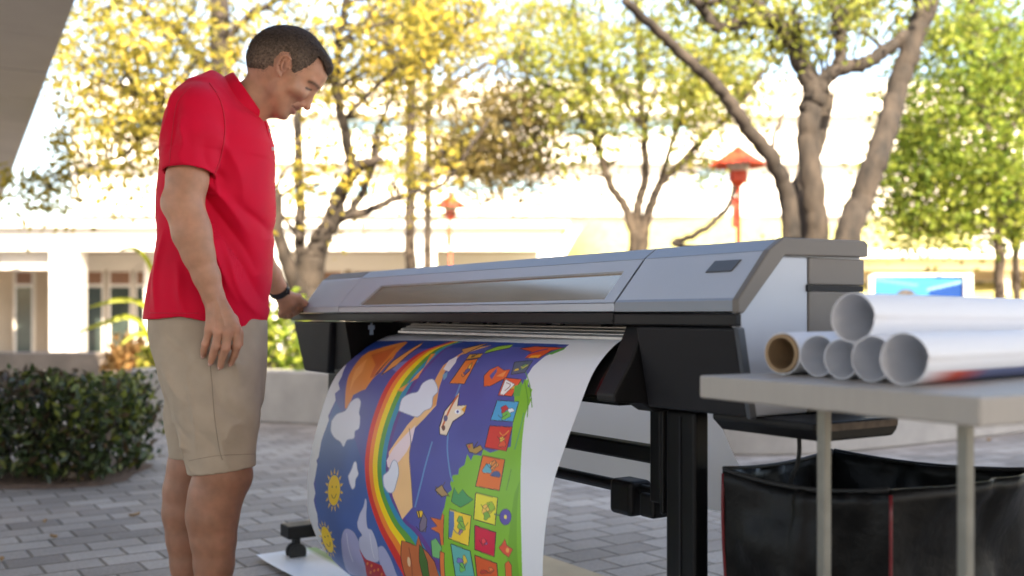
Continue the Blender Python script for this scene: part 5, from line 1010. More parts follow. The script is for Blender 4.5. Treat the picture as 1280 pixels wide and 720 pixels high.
((0.036,0.026,0.038),[1302,1508,1312,1510,1318,1501,1321,1492,1325,1486,1328,1476,1322,1469,1306,1474,1294,1477,1290,1475,1288,1481,1284,1490,1283,1492,1290,1497,1302,1508,1301,1511,1288,1500,1281,1495,1283,1490,1287,1480,1290,1473,1295,1474,1307,1471,1323,1466,1330,1474,1326,1487,1322,1493,1319,1501,1312,1513,1301,1511]),
((0.051,0.036,0.051),[1295,1468,1298,1474,1303,1482,1307,1491,1307,1500,1301,1509,1292,1516,1282,1522,1276,1526,1276,1522,1282,1518,1291,1512,1300,1506,1304,1500,1304,1494,1300,1486,1296,1478,1293,1472]),
((0.769,0.120,0.031),[1232,1583,1234,1620,1235,1657,1236,1693,1237,1729,1268,1731,1299,1732,1309,1687,1320,1639,1331,1591,1306,1590,1281,1589,1257,1586]),
((0.029,0.022,0.036),[1234,1582,1236,1619,1237,1656,1238,1692,1239,1726,1269,1728,1298,1730,1307,1687,1318,1640,1329,1593,1305,1593,1280,1592,1256,1589,1232,1586,1233,1580,1257,1583,1282,1586,1306,1587,1333,1588,1322,1639,1311,1686,1299,1734,1267,1734,1236,1731,1234,1694,1233,1658,1232,1621,1230,1584]),
((0.939,0.294,0.090),[1268,1708,1271,1703,1273,1695,1275,1691,1278,1685,1278,1676,1275,1676,1271,1678,1268,1675,1267,1676,1264,1684,1262,1690,1262,1694,1265,1703]),
((0.036,0.026,0.038),[1267,1708,1270,1703,1272,1695,1275,1691,1277,1685,1277,1677,1275,1677,1270,1680,1268,1677,1267,1676,1265,1684,1263,1690,1263,1693,1266,1702,1269,1707,1267,1709,1264,1703,1261,1695,1261,1690,1263,1683,1266,1675,1269,1674,1271,1677,1275,1675,1279,1676,1279,1685,1276,1692,1274,1695,1271,1703,1269,1709]),
((0.577,0.051,0.036),[1286,1672,1290,1670,1294,1654,1297,1644,1300,1635,1303,1619,1300,1613,1294,1621,1289,1623,1288,1621,1285,1632,1282,1645,1281,1650,1283,1659]),
((0.036,0.026,0.038),[1286,1671,1289,1670,1293,1654,1296,1644,1299,1635,1302,1619,1300,1614,1294,1622,1289,1624,1289,1622,1286,1632,1283,1645,1282,1650,1284,1658,1287,1672,1286,1673,1283,1660,1281,1651,1281,1645,1285,1632,1287,1621,1290,1622,1293,1620,1300,1611,1304,1618,1301,1635,1297,1644,1295,1654,1291,1670,1287,1674]),
((0.051,0.036,0.051),[1283,1652,1285,1657,1287,1665,1289,1674,1289,1682,1285,1691,1279,1699,1273,1706,1269,1711,1268,1708,1272,1703,1278,1696,1283,1689,1286,1682,1286,1676,1285,1668,1282,1660,1281,1655]),
((0.120,0.090,0.427),[1037,1801,1048,1801,1058,1796,1067,1788,1072,1777,1075,1765,1073,1753,1068,1742,1059,1734,1049,1730,1038,1730,1027,1735,1019,1743,1013,1754,1011,1766,1013,1778,1018,1789,1026,1797]),
((0.886,0.761,0.115),[1041,1774,1044,1774,1047,1773,1049,1771,1051,1769,1051,1766,1051,1763,1049,1760,1047,1758,1044,1757,1041,1757,1039,1758,1036,1760,1035,1763,1034,1766,1035,1769,1036,1771,1038,1773]),
((0.090,0.175,0.115),[1047,1694,1047,1734,1041,1736,1040,1696]),
((0.036,0.024,0.090),[1037,1799,1047,1799,1057,1795,1065,1788,1070,1779,1073,1768,1073,1757,1069,1747,1062,1739,1054,1733,1044,1731,1033,1733,1024,1739,1017,1747,1013,1757,1012,1768,1014,1779,1020,1789,1027,1796,1037,1799,1036,1802,1026,1799,1018,1791,1012,1781,1010,1769,1011,1756,1016,1745,1024,1736,1033,1730,1044,1728,1054,1730,1064,1736,1071,1745,1075,1756,1075,1768,1072,1780,1066,1791,1057,1798,1047,1802,1036,1802]),
((0.818,0.099,0.054),[1171,1739,1157,1755,1129,1775,1152,1790,1160,1826,1197,1803,1188,1768]),
((0.029,0.022,0.036),[1171,1741,1157,1757,1130,1775,1153,1789,1161,1825,1196,1803,1187,1769,1170,1741,1171,1738,1189,1767,1198,1804,1160,1828,1151,1791,1128,1775,1156,1754,1170,1738]),
((0.852,0.155,0.044),[1227,1779,1211,1801,1225,1821,1279,1820,1287,1781]),
((0.029,0.022,0.036),[1227,1780,1212,1801,1226,1819,1278,1819,1287,1783,1226,1781,1227,1778,1288,1780,1279,1822,1224,1822,1210,1802,1226,1778]),
((0.976,0.450,0.115),[1168,1805,1171,1805,1175,1803,1178,1800,1179,1797,1180,1793,1180,1790,1178,1787,1176,1785,1172,1784,1169,1784,1166,1786,1163,1789,1161,1792,1160,1796,1161,1799,1162,1802,1165,1805]),
((0.054,0.342,0.120),[1039,1396,978,1403,1003,1440,977,1464,998,1505,1008,1547,1029,1515,1053,1467,1045,1416]),
((0.029,0.022,0.036),[1039,1398,979,1405,1004,1440,978,1464,999,1504,1008,1546,1028,1514,1052,1467,1044,1417,1038,1397,1040,1395,1046,1415,1055,1467,1030,1516,1007,1549,997,1506,976,1464,1002,1440,977,1402,1039,1394]),
((0.131,0.090,0.051),[994,1261,999,1268,1005,1277,1011,1289,1016,1303,1019,1323,1020,1346,1021,1368,1022,1383,1017,1384,1017,1369,1016,1348,1014,1325,1012,1307,1008,1294,1002,1283,995,1274,991,1268]),
((0.577,0.394,0.115),[1000,1269,985,1318,1009,1338,1026,1287]),
((0.029,0.022,0.036),[1001,1270,986,1317,1009,1336,1025,1288,999,1271,1000,1267,1027,1287,1010,1340,984,1318,999,1268]),
((0.115,0.069,0.051),[986,1320,964,1334,963,1329,985,1315]),
((0.769,0.181,0.044),[1132,1248,1128,1331,1098,1340,1107,1355,1233,1360,1239,1338,1190,1328,1179,1255,1161,1309]),
((0.029,0.022,0.036),[1133,1248,1129,1332,1098,1342,1107,1353,1233,1358,1238,1340,1189,1329,1179,1257,1160,1311,1131,1249,1133,1246,1161,1307,1180,1253,1191,1326,1240,1336,1232,1362,1106,1357,1097,1339,1127,1330,1131,1248]),
((0.181,0.524,0.181),[1233,1262,1215,1301,1247,1346,1301,1321,1304,1264]),
((0.029,0.022,0.036),[1234,1263,1216,1299,1248,1344,1300,1319,1303,1266,1232,1265,1233,1260,1305,1262,1301,1322,1246,1348,1214,1302,1232,1261]),
((0.818,0.210,0.051),[1266,1329,1267,1363,1387,1343,1396,1305]),
((0.029,0.022,0.036),[1267,1329,1268,1361,1387,1341,1395,1308,1265,1332,1266,1327,1396,1303,1387,1346,1266,1365,1264,1330]),
((0.590,0.161,0.054),[1277,1012,1276,1082,1279,1135,1226,1159,1277,1190,1294,1235,1324,1279,1397,1298,1477,965,1368,978]),
((0.029,0.022,0.036),[1278,1011,1278,1081,1280,1137,1228,1158,1278,1187,1295,1232,1325,1276,1396,1297,1474,968,1367,982,1276,1016,1277,1009,1369,975,1479,961,1399,1299,1322,1281,1292,1237,1275,1193,1225,1159,1278,1133,1274,1084,1275,1014]),
((0.069,0.181,0.038),[1269,1164,1277,1190,1336,1218,1418,1208,1433,1147,1351,1146]),
((0.029,0.022,0.036),[1270,1163,1277,1188,1337,1216,1419,1206,1431,1150,1350,1149,1269,1167,1270,1162,1351,1144,1434,1144,1418,1210,1335,1221,1276,1192,1268,1166]),
((0.342,0.081,0.031),[1300,1067,1313,1068,1333,1069,1355,1069,1376,1066,1398,1060,1422,1049,1445,1038,1461,1028,1459,1038,1442,1047,1420,1058,1396,1068,1374,1075,1353,1077,1330,1078,1311,1076,1298,1075]),
((0.852,0.577,0.342),[1367,1064,1376,1061,1384,1057,1391,1051,1396,1045,1397,1039,1395,1035,1391,1032,1384,1032,1375,1033,1366,1036,1358,1040,1351,1045,1347,1051,1346,1056,1348,1060,1352,1064,1359,1065]),
((0.904,0.577,0.036),[1123,1136,1113,1185,1136,1200,1151,1157]),
((0.029,0.022,0.036),[1124,1137,1114,1183,1136,1197,1149,1159,1122,1139,1123,1133,1153,1156,1136,1202,1111,1186,1121,1136]),
((0.024,0.018,0.024),[1121,1149,1148,1164,1146,1173,1119,1158]),
((0.210,0.175,0.250),[1122,1192,1144,1226,1201,1220,1208,1172,1177,1168]),
((0.029,0.022,0.036),[1123,1190,1144,1224,1201,1217,1207,1174,1177,1171,1122,1195,1122,1189,1177,1165,1209,1170,1202,1222,1143,1229,1120,1194]),
((0.036,0.024,0.051),[1191,1137,1195,1145,1201,1156,1206,1170,1207,1184,1201,1199,1192,1213,1181,1225,1175,1234,1173,1230,1180,1221,1190,1209,1199,1195,1204,1184,1203,1173,1198,1161,1192,1149,1188,1141]),
((0.958,0.802,0.618),[734,1177,658,1175,605,1206,558,1226,624,1256,614,1318,657,1323,699,1263,764,1252,764,1197]),
((0.029,0.022,0.036),[734,1182,659,1179,606,1210,560,1225,625,1253,616,1316,656,1319,697,1260,763,1249,762,1199,733,1181,734,1174,766,1195,766,1256,700,1267,658,1327,613,1320,622,1258,556,1228,604,1202,657,1171,733,1173]),
((0.691,0.175,0.051),[736,1204,718,1207,692,1210,663,1213,639,1216,620,1220,602,1224,586,1229,576,1231,572,1218,583,1215,598,1211,617,1206,637,1202,661,1199,690,1196,716,1193,734,1191]),
((0.131,0.115,0.250),[687,1217,692,1218,696,1218,700,1216,702,1212,703,1206,702,1200,699,1195,695,1189,690,1186,685,1184,681,1184,677,1186,675,1190,675,1196,676,1202,678,1208,682,1213]),
((0.175,0.069,0.051),[732,1223,736,1225,740,1225,743,1223,745,1219,746,1215,745,1210,742,1205,739,1200,735,1197,731,1196,727,1196,723,1198,722,1201,721,1206,722,1211,724,1216,728,1220]),
((1.023,1.023,1.051),[648,1295,652,1296,656,1294,659,1289,661,1283,661,1275,661,1267,659,1259,656,1254,653,1250,649,1249,645,1251,642,1255,640,1262,639,1270,640,1278,642,1285,645,1291]),
((0.069,0.090,0.342),[649,1281,652,1282,654,1281,655,1280,656,1278,657,1275,656,1271,655,1268,653,1266,651,1264,649,1263,647,1263,645,1265,644,1267,644,1270,644,1273,646,1277,647,1279]),
((0.852,0.394,0.024),[637,1291,614,1318,650,1324]),
((0.486,0.294,0.069),[787,1410,776,1454,798,1471,778,1508,793,1535,819,1501,816,1450]),
((0.029,0.022,0.036),[789,1412,778,1453,801,1471,780,1509,793,1532,817,1499,815,1452,786,1413,788,1407,818,1449,821,1502,794,1539,776,1508,796,1470,773,1454,785,1408]),
((0.069,0.051,0.051),[799,1474,766,1488,765,1481,798,1467]),
((0.647,0.115,0.051),[792,1448,795,1448,797,1448,799,1446,800,1444,800,1440,800,1437,799,1434,797,1431,794,1429,792,1428,789,1429,787,1430,786,1433,786,1436,786,1440,788,1443,790,1446]),
((0.450,0.294,0.131),[1009,1264,980,1309,999,1336,1016,1372,1030,1323]),
((0.029,0.022,0.036),[1010,1266,982,1310,1000,1333,1015,1368,1028,1324,1007,1266,1011,1261,1033,1322,1016,1375,997,1339,978,1309,1008,1261]),
]
cols = np.tile(np.array([.765, .785, .83]), (NS*NL, 1)).reshape(NS, NL, 3)
def paint(pts, col):
    P = np.array(pts, float).reshape(-1, 2)/2000; s0, t0 = P.min(0); s1, t1 = P.max(0)
    i0, i1 = max(0, int(s0*(NS-1))), min(NS, int(s1*(NS-1))+2); j0, j1 = max(0, int(t0*(NL-1))), min(NL, int(t1*(NL-1))+2)
    if i1 <= i0 or j1 <= j0: return
    acc = np.zeros((i1-i0, j1-j0))
    for os_, ot_ in ((-.25, -.25), (.25, -.25), (-.25, .25), (.25, .25)):
        S_ = gs[i0:i1, j0:j1]+os_/(NS-1); T_ = gt[i0:i1, j0:j1]+ot_/(NL-1); ins = np.zeros(S_.shape, bool)
        for k in range(len(P)):
            (a0, b0), (a1, b1) = P[k], P[(k+1) % len(P)]
            if b0 == b1: continue
            ins ^= ((b0 > T_) != (b1 > T_)) & (S_ < (a1-a0)*(T_-b0)/(b1-b0)+a0)
        acc += ins*.25
    cols[i0:i1, j0:j1] = cols[i0:i1, j0:j1]*(1-acc[..., None])+np.array(col)*acc[..., None]
for col_, pts_ in ART: paint(pts_, col_)
cols = cols.reshape(-1, 3)
wash = .94+.12*vnoise(np.stack([gs.ravel()*22, gt.ravel()*22, np.zeros(NS*NL)], 1), 2); pr_ = cols.min(1) < .6
cols[pr_] *= wash[pr_][:, None]
M_print = mat('printed_paper', (.8, .8, .8), .42, var=.015, scale=3, attr='tint', spec=.4)
ban = fast_mesh('printed_banner', PV.reshape(-1, 3), PF, M_print, at=PR(1.0, 0, 0), smooth=True); setcol(ban, cols)
tag(ban, 'long paper banner printed with rainbow, clouds and suns, curling from the printer to the ground', 'banner')

# end of the print lying on the pavers
sh = MB(); q = [PR(2.345, -.075, .010), PR(2.36, .165, .008), PR(1.15, .20, .006), PR(1.15, -.06, .006)]; V = []; Fs = []
for i in range(13):
    t = i/12
    for j in range(9):
        s = j/8; a_ = q[0].lerp(q[3], t); b_ = q[1].lerp(q[2], t); p = a_.lerp(b_, s); p.z += .006*math.sin(t*5+s*2)**2+.018*max(0, .12-t)*8*(1-s)*.5+.002
        V.append(p)
for i in range(12):
    for j in range(8): a_ = i*9+j; Fs.append((a_, a_+1, a_+10, a_+9))
flo = obj('paper_sheet', (V, Fs), mat('sheet_paper', (.8, .8, .8), .5, var=.02, attr='tint'), at=PR(1.8, 0, 0), smooth=True)
cc = np.array([((.72, .76, .80) if (k % 9) < 7 else (.10, .26, .035)) for k in range(len(V))]); setcol(flo, cc)
tag(flo, 'flat white sheet with a green edge lying on the pavers under the banner', 'paper')
bx = MB(); lbox(bx, .9, 1.74, .60, .79, .004, .028); o = obj('cardboard_strip', bx, mat('cardboard', (.40, .31, .19), .85, var=.1, scale=8, bump=.2), at=PR(1.5, .9, 0)); tag(o, 'flat tan cardboard strip on the pavers behind the banner', 'cardboard'); bevel(o, .003, 2)

# ------------------------------------------------------------------ folding table with paper rolls
M_top = mat('grey_wood_laminate', (.36, .335, .305), .5, var=.025, scale=7, stretch=(14, 14, 1))
TD = Vector((.495, -.869, 0)); TM = Vector((.869, .495, 0)); T0 = Vector((.306, 1.70, 0)); TZ = .8006
tbl = thing('folding_table', 'narrow grey folding table with metal legs holding white paper rolls', 'table', T0+TD*.26+TM*.9)
def TB(t, m_, z): return T0+TD*t+TM*m_+Vector((0, 0, z))
def tbox(mb, t0, t1, m0, m1, z0, z1):
    return mb.hexa([TB(t0, m0, z0), TB(t1, m0, z0), TB(t1, m1, z0), TB(t0, m1, z0), TB(t0, m0, z1), TB(t1, m0, z1), TB(t1, m1, z1), TB(t0, m1, z1)])
o = obj('tabletop', fix_normals and tbox(MB(), 0, .518, 0, 1.83, TZ-.037, TZ), M_top, tbl); fix_normals(o); bevel(o, .0035, 3)
M_leg = mat('zinc_leg', (.22, .22, .195), .4, metal=.5, var=.15, scale=20)
def along(px, m_):     # where on the inset line the photo column px falls
    k = (px-CX)/F; b = T0+TM*m_; return (k*b.y-b.x)/(TD.x-k*TD.y)
for m_ in (.15, 1.68):
    ts = [along(1030, .15), along(1207, .15)]
    for t in ts:
        o = obj('leg', tbox(MB(), t-.009, t+.009, m_-.008, m_+.008, 0.012, TZ-.041), M_leg, tbl); fix_normals(o); bevel(o, .003, 2)
        obj('leg_cap', tbox(MB(), t-.012, t+.012, m_-.011, m_+.011, 0, .018), M_rub, tbl)
    fix_normals(obj('leg_brace', tbox(MB(), ts[0], ts[1], m_-.007, m_+.007, .14, .158), M_leg, tbl))
for t in (.17, .34): fix_normals(obj('rail', tbox(MB(), t-.010, t+.010, .22, 1.60, TZ-.062, TZ-.0405), M_leg, tbl))

AX = Vector((.77, .64, 0)).normalized(); PP = Vector((AX.y, -AX.x, 0))
rb = Vector((.544, 1.444, 0))
M_core = mat('cardboard_core', (.33, .225, .13), .8, var=.12, scale=40)
M_rollp = mat('roll_paper', (.80, .80, .82), .5, var=.015, scale=2, attr='tint')
def roll(px, q, r, z, length, label, core=False, tilt=0.0, stripe=False, seed=0):
    k = (px-CX)/F; b = rb+PP*q; s = (k*b.y-b.x)/(AX.x-k*AX.y); c = b+AX*s+Vector((0, 0, z))
    ax = (AX+Vector((0, 0, tilt))).normalized(); n, m_ = 56, 15
    root = thing('paper_roll', label, 'paper roll', c, 'rolled white prints on the table')
    thick = .010 if core else .0016
    prof = []
    a1 = ax.cross(Vector((0, 0, 1))).normalized(); a2 = ax.cross(a1)
    V = []; Fs = []; colr = []
    rr = random.Random(seed)
    loops = [(r-thick, length), (r-thick, .0), (r-thick*.5, -.0006), (r, 0.0)]+[(r, length*i/10) for i in range(1, 11)]
    if core: loops = [(r-.0025, .02), (r-.0025, 0), (r-.001, -.0006), (r, 0)]+loops[4:]
    for (ra, h) in loops:
        for j in range(n):
            t = 2*math.pi*j/n; spir = .0022*(j/n-.5) if not core else 0
            R_ = max(.001, ra+spir+.0004*math.sin(3*t+seed)); p = c+ax*h+(a1*math.cos(t)+a2*math.sin(t))*R_
            V.append(p); dz = (p.z-c.z)/r
            cl = (.77, .79, .84)
            if stripe and dz < -.50 and ra >= r-.0001: cl = (.62, .07, .03) if .012 < h < .14 else ((.12, .15, .30) if h > .14 else cl)
            colr.append(cl)
    for i in range(len(loops)-1):
        for j in range(n): Fs.append((i*n+j, i*n+(j+1) % n, (i+1)*n+(j+1) % n, (i+1)*n+j))
    o = obj('paper', (V, Fs), M_rollp, root, True); setcol(o, np.array(colr)); autosmooth(fix_normals(o), 50)
    if core:
        mb = MB(); mb.lathe(c, [(r-.003, .9), (r-.003, -.004), (r-.009, -.004), (r-.0095, .9)], 48, ax, close=True); autosmooth(fix_normals(obj('core', mb, M_core, root, True)), 50)
    return root
roll(1130, 0, .0367, TZ+.0367, .95, 'front white paper roll on the table with a red and blue patch at its base', stripe=True, seed=1)
roll(1090, -.071, .034, TZ+.034, .95, 'white paper roll mostly hidden behind the front roll, below the top roll', seed=2)
roll(1052, -.136, .031, TZ+.031, .95, 'smallest white paper roll, in the middle of the row on the table', seed=3)
roll(1022, -.200, .033, TZ+.033, .95, 'white paper roll touching the brown cored roll', seed=4)
roll(978, -.268, .035, TZ+.035, .95, 'paper roll with a thick brown cardboard core at the far end of the row', core=True, seed=5)
roll(1066, -.1035, .037, TZ+.0935, .95, 'white paper roll lying on top of the other rolls', tilt=-.006, seed=6)

# ------------------------------------------------------------------ black vinyl bin under the table
M_vinyl = mat('black_vinyl', (.003, .003, .003), .45, spec=.2, var=.3, scale=8, bump=.55, bscale=16)
M_pipe = mat('red_piping', (.13, .004, .008), .45, var=.1)
BA, BB_, BC, BD = Vector((.405, 2.0, .60)), Vector((.640, 1.757, .60)), Vector((.700, 2.27, .60)), Vector((.985, 1.985, .60))
bin_ = thing('storage_bin', 'black collapsible vinyl bin with red piping standing under the table', 'bin', (.69, 2.0, 0))
cen = (BA+BB_+BC+BD)/4
def wall_(p, q, name, sag, seed, flap=0):
    V = []; Fs = []; nu, nv = 28, 26
    outw = (q-p).cross(Vector((0, 0, 1))).normalized(); outw = outw if outw.dot((p+q)/2-cen) > 0 else -outw
    for k, off in enumerate((0.0, -.006)):
        for j in range(nv+1):
            for i in range(nu+1):
                a_, b_ = i/nu, j/nv; P_ = p.lerp(q, a_); z = .60*b_; P_ = P_+(Vector((cen.x, cen.y, P_.z))-P_)*(.05*(1-b_))
                top_ = .60-sag*4*a_*(1-a_)
                z = min(1, b_)*top_
                n1 = float(vnoise([[a_*5+seed, b_*5, seed*3.3]], 3)[0])-.5; n2 = float(vnoise([[a_*12+seed, b_*9, seed]], 5)[0])-.5
                e = math.sin(math.pi*a_)*.9+.1
                d = (.048*n1+.020*n2+.012*math.sin(b_*math.pi)+.010*math.exp(-((b_-.97)/.03)**2))*e+off
                if flap: d += .045*max(0, (b_-.72)/.28)**1.5*math.sin(math.pi*a_)**.7
                V.append((P_.x+outw.x*d, P_.y+outw.y*d, z+.003))
    K = (nu+1)*(nv+1)
    for j in range(nv):
        for i in range(nu):
            a_ = j*(nu+1)+i; Fs += [(a_, a_+1, a_+nu+2, a_+nu+1), (K+a_, K+a_+nu+1, K+a_+nu+2, K+a_+1)]
    for i in range(nu):
        a_ = nv*(nu+1)+i; Fs.append((a_, a_+1, K+a_+1, K+a_))
    o = obj(name, (V, Fs), M_vinyl, bin_, True); fix_normals(o); return o
wall_(BA, BB_, 'side_panel', .018, 1); wall_(BB_, BD, 'side_panel', -.004, 2, 1); wall_(BD, BC, 'side_panel', .010, 3); wall_(BC, BA, 'side_panel', .012, 4)
obj('bottom', MB().add([(p.x, p.y, .012) for p in [cen+(v-cen)*.94 for v in (BA, BB_, BD, BC)]], [(0, 1, 2, 3)]), M_vinyl, bin_)
for p in (BA, BB_, BD):
    o_ = (p-cen); o_.z = 0; o_.normalize()
    base_ = Vector((cen.x, cen.y, 0))+(Vector((p.x, p.y, 0))-Vector((cen.x, cen.y, 0)))*.95
    pts = [Vector((p.x, p.y, .60)).lerp(Vector((base_.x, base_.y, 0)), t)+o_*(-.001+.003*math.sin(t*9)) for t in np.linspace(0.01, .99, 14)]
    obj('piping', MB().tube(pts, .0032, 8), M_pipe, bin_, True)
e_ = MB(); c = BB_.lerp(BD, .93)+Vector((.03, -.035, -.035)); e_.lathe(c, [(.006, -.002), (.012, -.002), (.0125, .001), (.006, .001)], 20, Vector((.5, -.85, 0)), close=True); obj('grommet', e_, M_steel, bin_)
rim = MB()
for p, q in ((BA, BB_), (BC, BA), (BD, BC)):
    pts = [p.lerp(q, t)-Vector((0, 0, (.018 if p is BA else .011)*4*t*(1-t)-.004)) for t in np.linspace(.01, .99, 12)]; rim.tube(pts, .0045, 8)
obj('rim', rim, M_rub, bin_, True)

# ------------------------------------------------------------------ red pagoda lamps
M_red = mat('lamp_red', (.52, .062, .024), .55, var=.1, scale=8)
M_opal = mat('opal_glass', (.40, .36, .33), .3, var=.04)
def lamp(px, top, Y, label):
    s = 1.0; p = W(px, CY, Y); zt = HC-(top-CY)/F*Y
    root = thing('garden_lamp', label, 'lamp', (p.x, p.y, 0.0), 'red pagoda lamps'); c = Vector((p.x, p.y, 0))
    d = .335; h = .215
    ob = MB().lathe(c, [(.001, zt), (.02, zt-.005), (d*.33, zt-h*.36), (d*.70, zt-h*.74), (d, zt-h), (d*1.01, zt-h-.02), (d*.97, zt-h-.018), (d*.3, zt-h*.5), (.001, zt-h*.25)], 8)
    obj('lamp_shade', ob, M_red, root)
    obj('lantern', MB().lathe(c, [(.10, zt-h+.05), (.135, zt-h+.0), (.125, zt-h-.05), (.10, zt-h-.085), (.001, zt-h-.085)], 8), M_opal, root)
    obj('collar', MB().lathe(c, [(.001, zt-h-.08), (.105, zt-h-.08), (.11, zt-h-.10), (.11, zt-h-.19), (.075, zt-h-.215), (.026, zt-h-.26), (.001, zt-h-.26)], 8), M_red, root)
    obj('pole', MB().tube([(p.x, p.y, 0), (p.x, p.y, zt-h-.25)], .026, 12), M_red, root, True)
    obj('control_box', MB().box((p.x-.045, p.y-.03, zt-h-.55), (.055, .06, .34)), M_red, root)
lamp(923, 182, 11.9, 'large red pagoda lamp beside the thick grey tree'); lamp(563, 243, 19.0, 'small distant red pagoda lamp left of the centre, over the printer')

# ------------------------------------------------------------------ blue display board behind the rolls
bY = 10.8
bd = thing('display_board', 'white framed display board with blue swoosh picture behind the paper rolls', 'sign', (W(1150, 400, bY).x, bY, 0))
a = W(1092, 350, bY); b = W(1206, 350, bY); zt = a.z+.02; zb = .62
V = []; Fs = []; cl = []; nu, nv = 96, 60
for j in range(nv+1):
    for i in range(nu+1):
        x, y = i/nu, j/nv; V.append((a.x+(b.x-a.x)*x, bY+.05*x, zb+(zt-zb)*(y)+.03*x*y))
        c = np.array([.10, .42, .80]); dn = (1-y)*2.4
        e1 = .12+.55*x; c = c*(1.0)+np.array([.0, .08, .10])*math.exp(-((dn-.08-.25*x)/.08)**2)
        if x > .62 and dn > .52-.62*(x-.62)*1.1-.0: c = np.array([.02, .13, .45])
        if abs(dn-(.48-.68*(x-.62))) < .05 and x > .60: c = np.array([.38, .68, .90])
        if abs(dn-(.05+.55*x)) < .045 and x < .5: c = np.array([.25, .60, .88])
        if ((x-.36)/.10)**2+((dn-.66)/.20)**2 < 1: c = np.array([.22, .20, .20])+.04*math.sin(x*60+dn*9)
        cl.append(c)
for j in range(nv):
    for i in range(nu): k = j*(nu+1)+i; Fs.append((k, k+1, k+nu+2, k+nu+1))
o = obj('picture', (V, Fs), mat('picture', (.1, .1, .1), .4, attr='tint', var=.03, spec=.2), bd); setcol(o, np.array(cl)**1.25*.42)
fr = MB(); fr.box(((a.x+b.x)/2, bY+.06, (zt+zb)/2), (b.x-a.x+.06, .02, zt-zb+.06)); fr.box((a.x-.03, bY, (zt)/2+.02), (.05, .06, zt+.02)); fr.box((b.x+.045, bY+.04, (zt+.05)/2), (.09, .06, zt+.05))
fr.box(((a.x+b.x)/2, bY+.04, zt+.035), (b.x-a.x, .05, .03)); fr.box(((a.x+b.x)/2, bY+.04, zb-.035), (b.x-a.x, .05, .03))
obj('frame', fr, M_frame, bd)
# ------------------------------------------------------------------ the man: one continuous body grown from a distance field
YM = 2.98
def Pm(x, y, dy=0.0): return np.array(W(x, y, YM+dy))
class Field:
    def __init__(s, xs, ys, zs):
        s.a = [np.asarray(v, np.float32) for v in (xs, ys, zs)]; s.D = np.full([len(v) for v in s.a], .2, np.float32)
    def sl(s, lo, hi):
        r = []
        for v, l_, h in zip(s.a, lo, hi): r.append(slice(int(np.searchsorted(v, l_)), int(np.searchsorted(v, h))))
        return tuple(r)
    def grid(s, sl):
        return s.a[0][sl[0]][:, None, None], s.a[1][sl[1]][None, :, None], s.a[2][sl[2]][None, None, :]
    def put(s, sl, d, k, mode):
        A = s.D[sl]; d = d.astype(np.float32)
        if mode == 'add':
            if k > 0: h = np.maximum(k-np.abs(A-d), 0)/k; s.D[sl] = np.minimum(A, d)-h*h*k*.25
            else: s.D[sl] = np.minimum(A, d)
        elif mode == 'sub':
            d = -d
            if k > 0: h = np.maximum(k-np.abs(A-d), 0)/k; s.D[sl] = np.maximum(A, d)+h*h*k*.25
            else: s.D[sl] = np.maximum(A, d)
    def cone(s, p, r0, q, r1, k=.02, mode='add', sq=None):
        p, q = np.asarray(p, float), np.asarray(q, float); m_ = max(r0, r1)+k+.03
        sl = s.sl(np.minimum(p, q)-m_, np.maximum(p, q)+m_); x, y, z = s.grid(sl)
        if 0 in s.D[sl].shape: return
        d = q-p; L2 = max((d*d).sum(), 1e-9)
        t = np.clip(((x-p[0])*d[0]+(y-p[1])*d[1]+(z-p[2])*d[2])/L2, 0, 1)
        dx, dy, dz = x-p[0]-t*d[0], y-p[1]-t*d[1], z-p[2]-t*d[2]
        if sq is not None:                                    # squash along a direction
            n_, f = sq; n_ = np.asarray(n_, float)/np.linalg.norm(n_); w_ = dx*n_[0]+dy*n_[1]+dz*n_[2]
            dx, dy, dz = dx+w_*n_[0]*(1/f-1), dy+w_*n_[1]*(1/f-1), dz+w_*n_[2]*(1/f-1)
        s.put(sl, np.sqrt(dx*dx+dy*dy+dz*dz)-(r0+(r1-r0)*t), k, mode)
    def chain(s, pts, rs, k=.02, **kw):
        for i in range(len(pts)-1): s.cone(pts[i], rs[i], pts[i+1], rs[i+1], k, **kw)
    def ell(s, c, r, k=.02, mode='add', ax=None):
        """ellipsoid; ax = angle turning the first axis down in the x-z plane"""
        c, r = np.asarray(c, float), np.asarray(r, float); m_ = r.max()+k+.03; sl = s.sl(c-m_, c+m_); x, y, z = s.grid(sl)
        if 0 in s.D[sl].shape: return
        dx, dy, dz = x-c[0], y-c[1], z-c[2]
        if ax is not None: ca, sa = math.cos(ax), math.sin(ax); dx, dz = dx*ca-dz*sa, dx*sa+dz*ca
        k0 = np.sqrt((dx/r[0])**2+(dy/r[1])**2+(dz/r[2])**2); k1 = np.sqrt((dx/r[0]**2)**2+(dy/r[1]**2)**2+(dz/r[2]**2)**2)+1e-9
        s.put(sl, k0*(k0-1)/k1, k, mode)
    def loft(s, zs, cx, ax_, cy, ay, k=.02, mode='add', p=2.2):
        """stack of super-ellipses, zs ascending"""
        lo = (min(np.array(cx)-np.array(ax_))-.05, min(np.array(cy)-np.array(ay))-.05, zs[0]-.03); hi = (max(np.array(cx)+np.array(ax_))+.05, max(np.array(cy)+np.array(ay))+.05, zs[-1]+.03)
        sl = s.sl(lo, hi); x, y, z = s.grid(sl); zz = z.ravel()
        I = lambda v: np.interp(zz, zs, v)[None, None, :]
        a_, b_ = I(ax_), I(ay); q = (np.abs((x-I(cx))/a_)**p+np.abs((y-I(cy))/b_)**p)**(1/p)
        d = (q-1)*np.minimum(a_, b_)*.9
        d = np.maximum(d, np.maximum(zs[0]-z, z-zs[-1])); s.put(sl, d, k, mode)

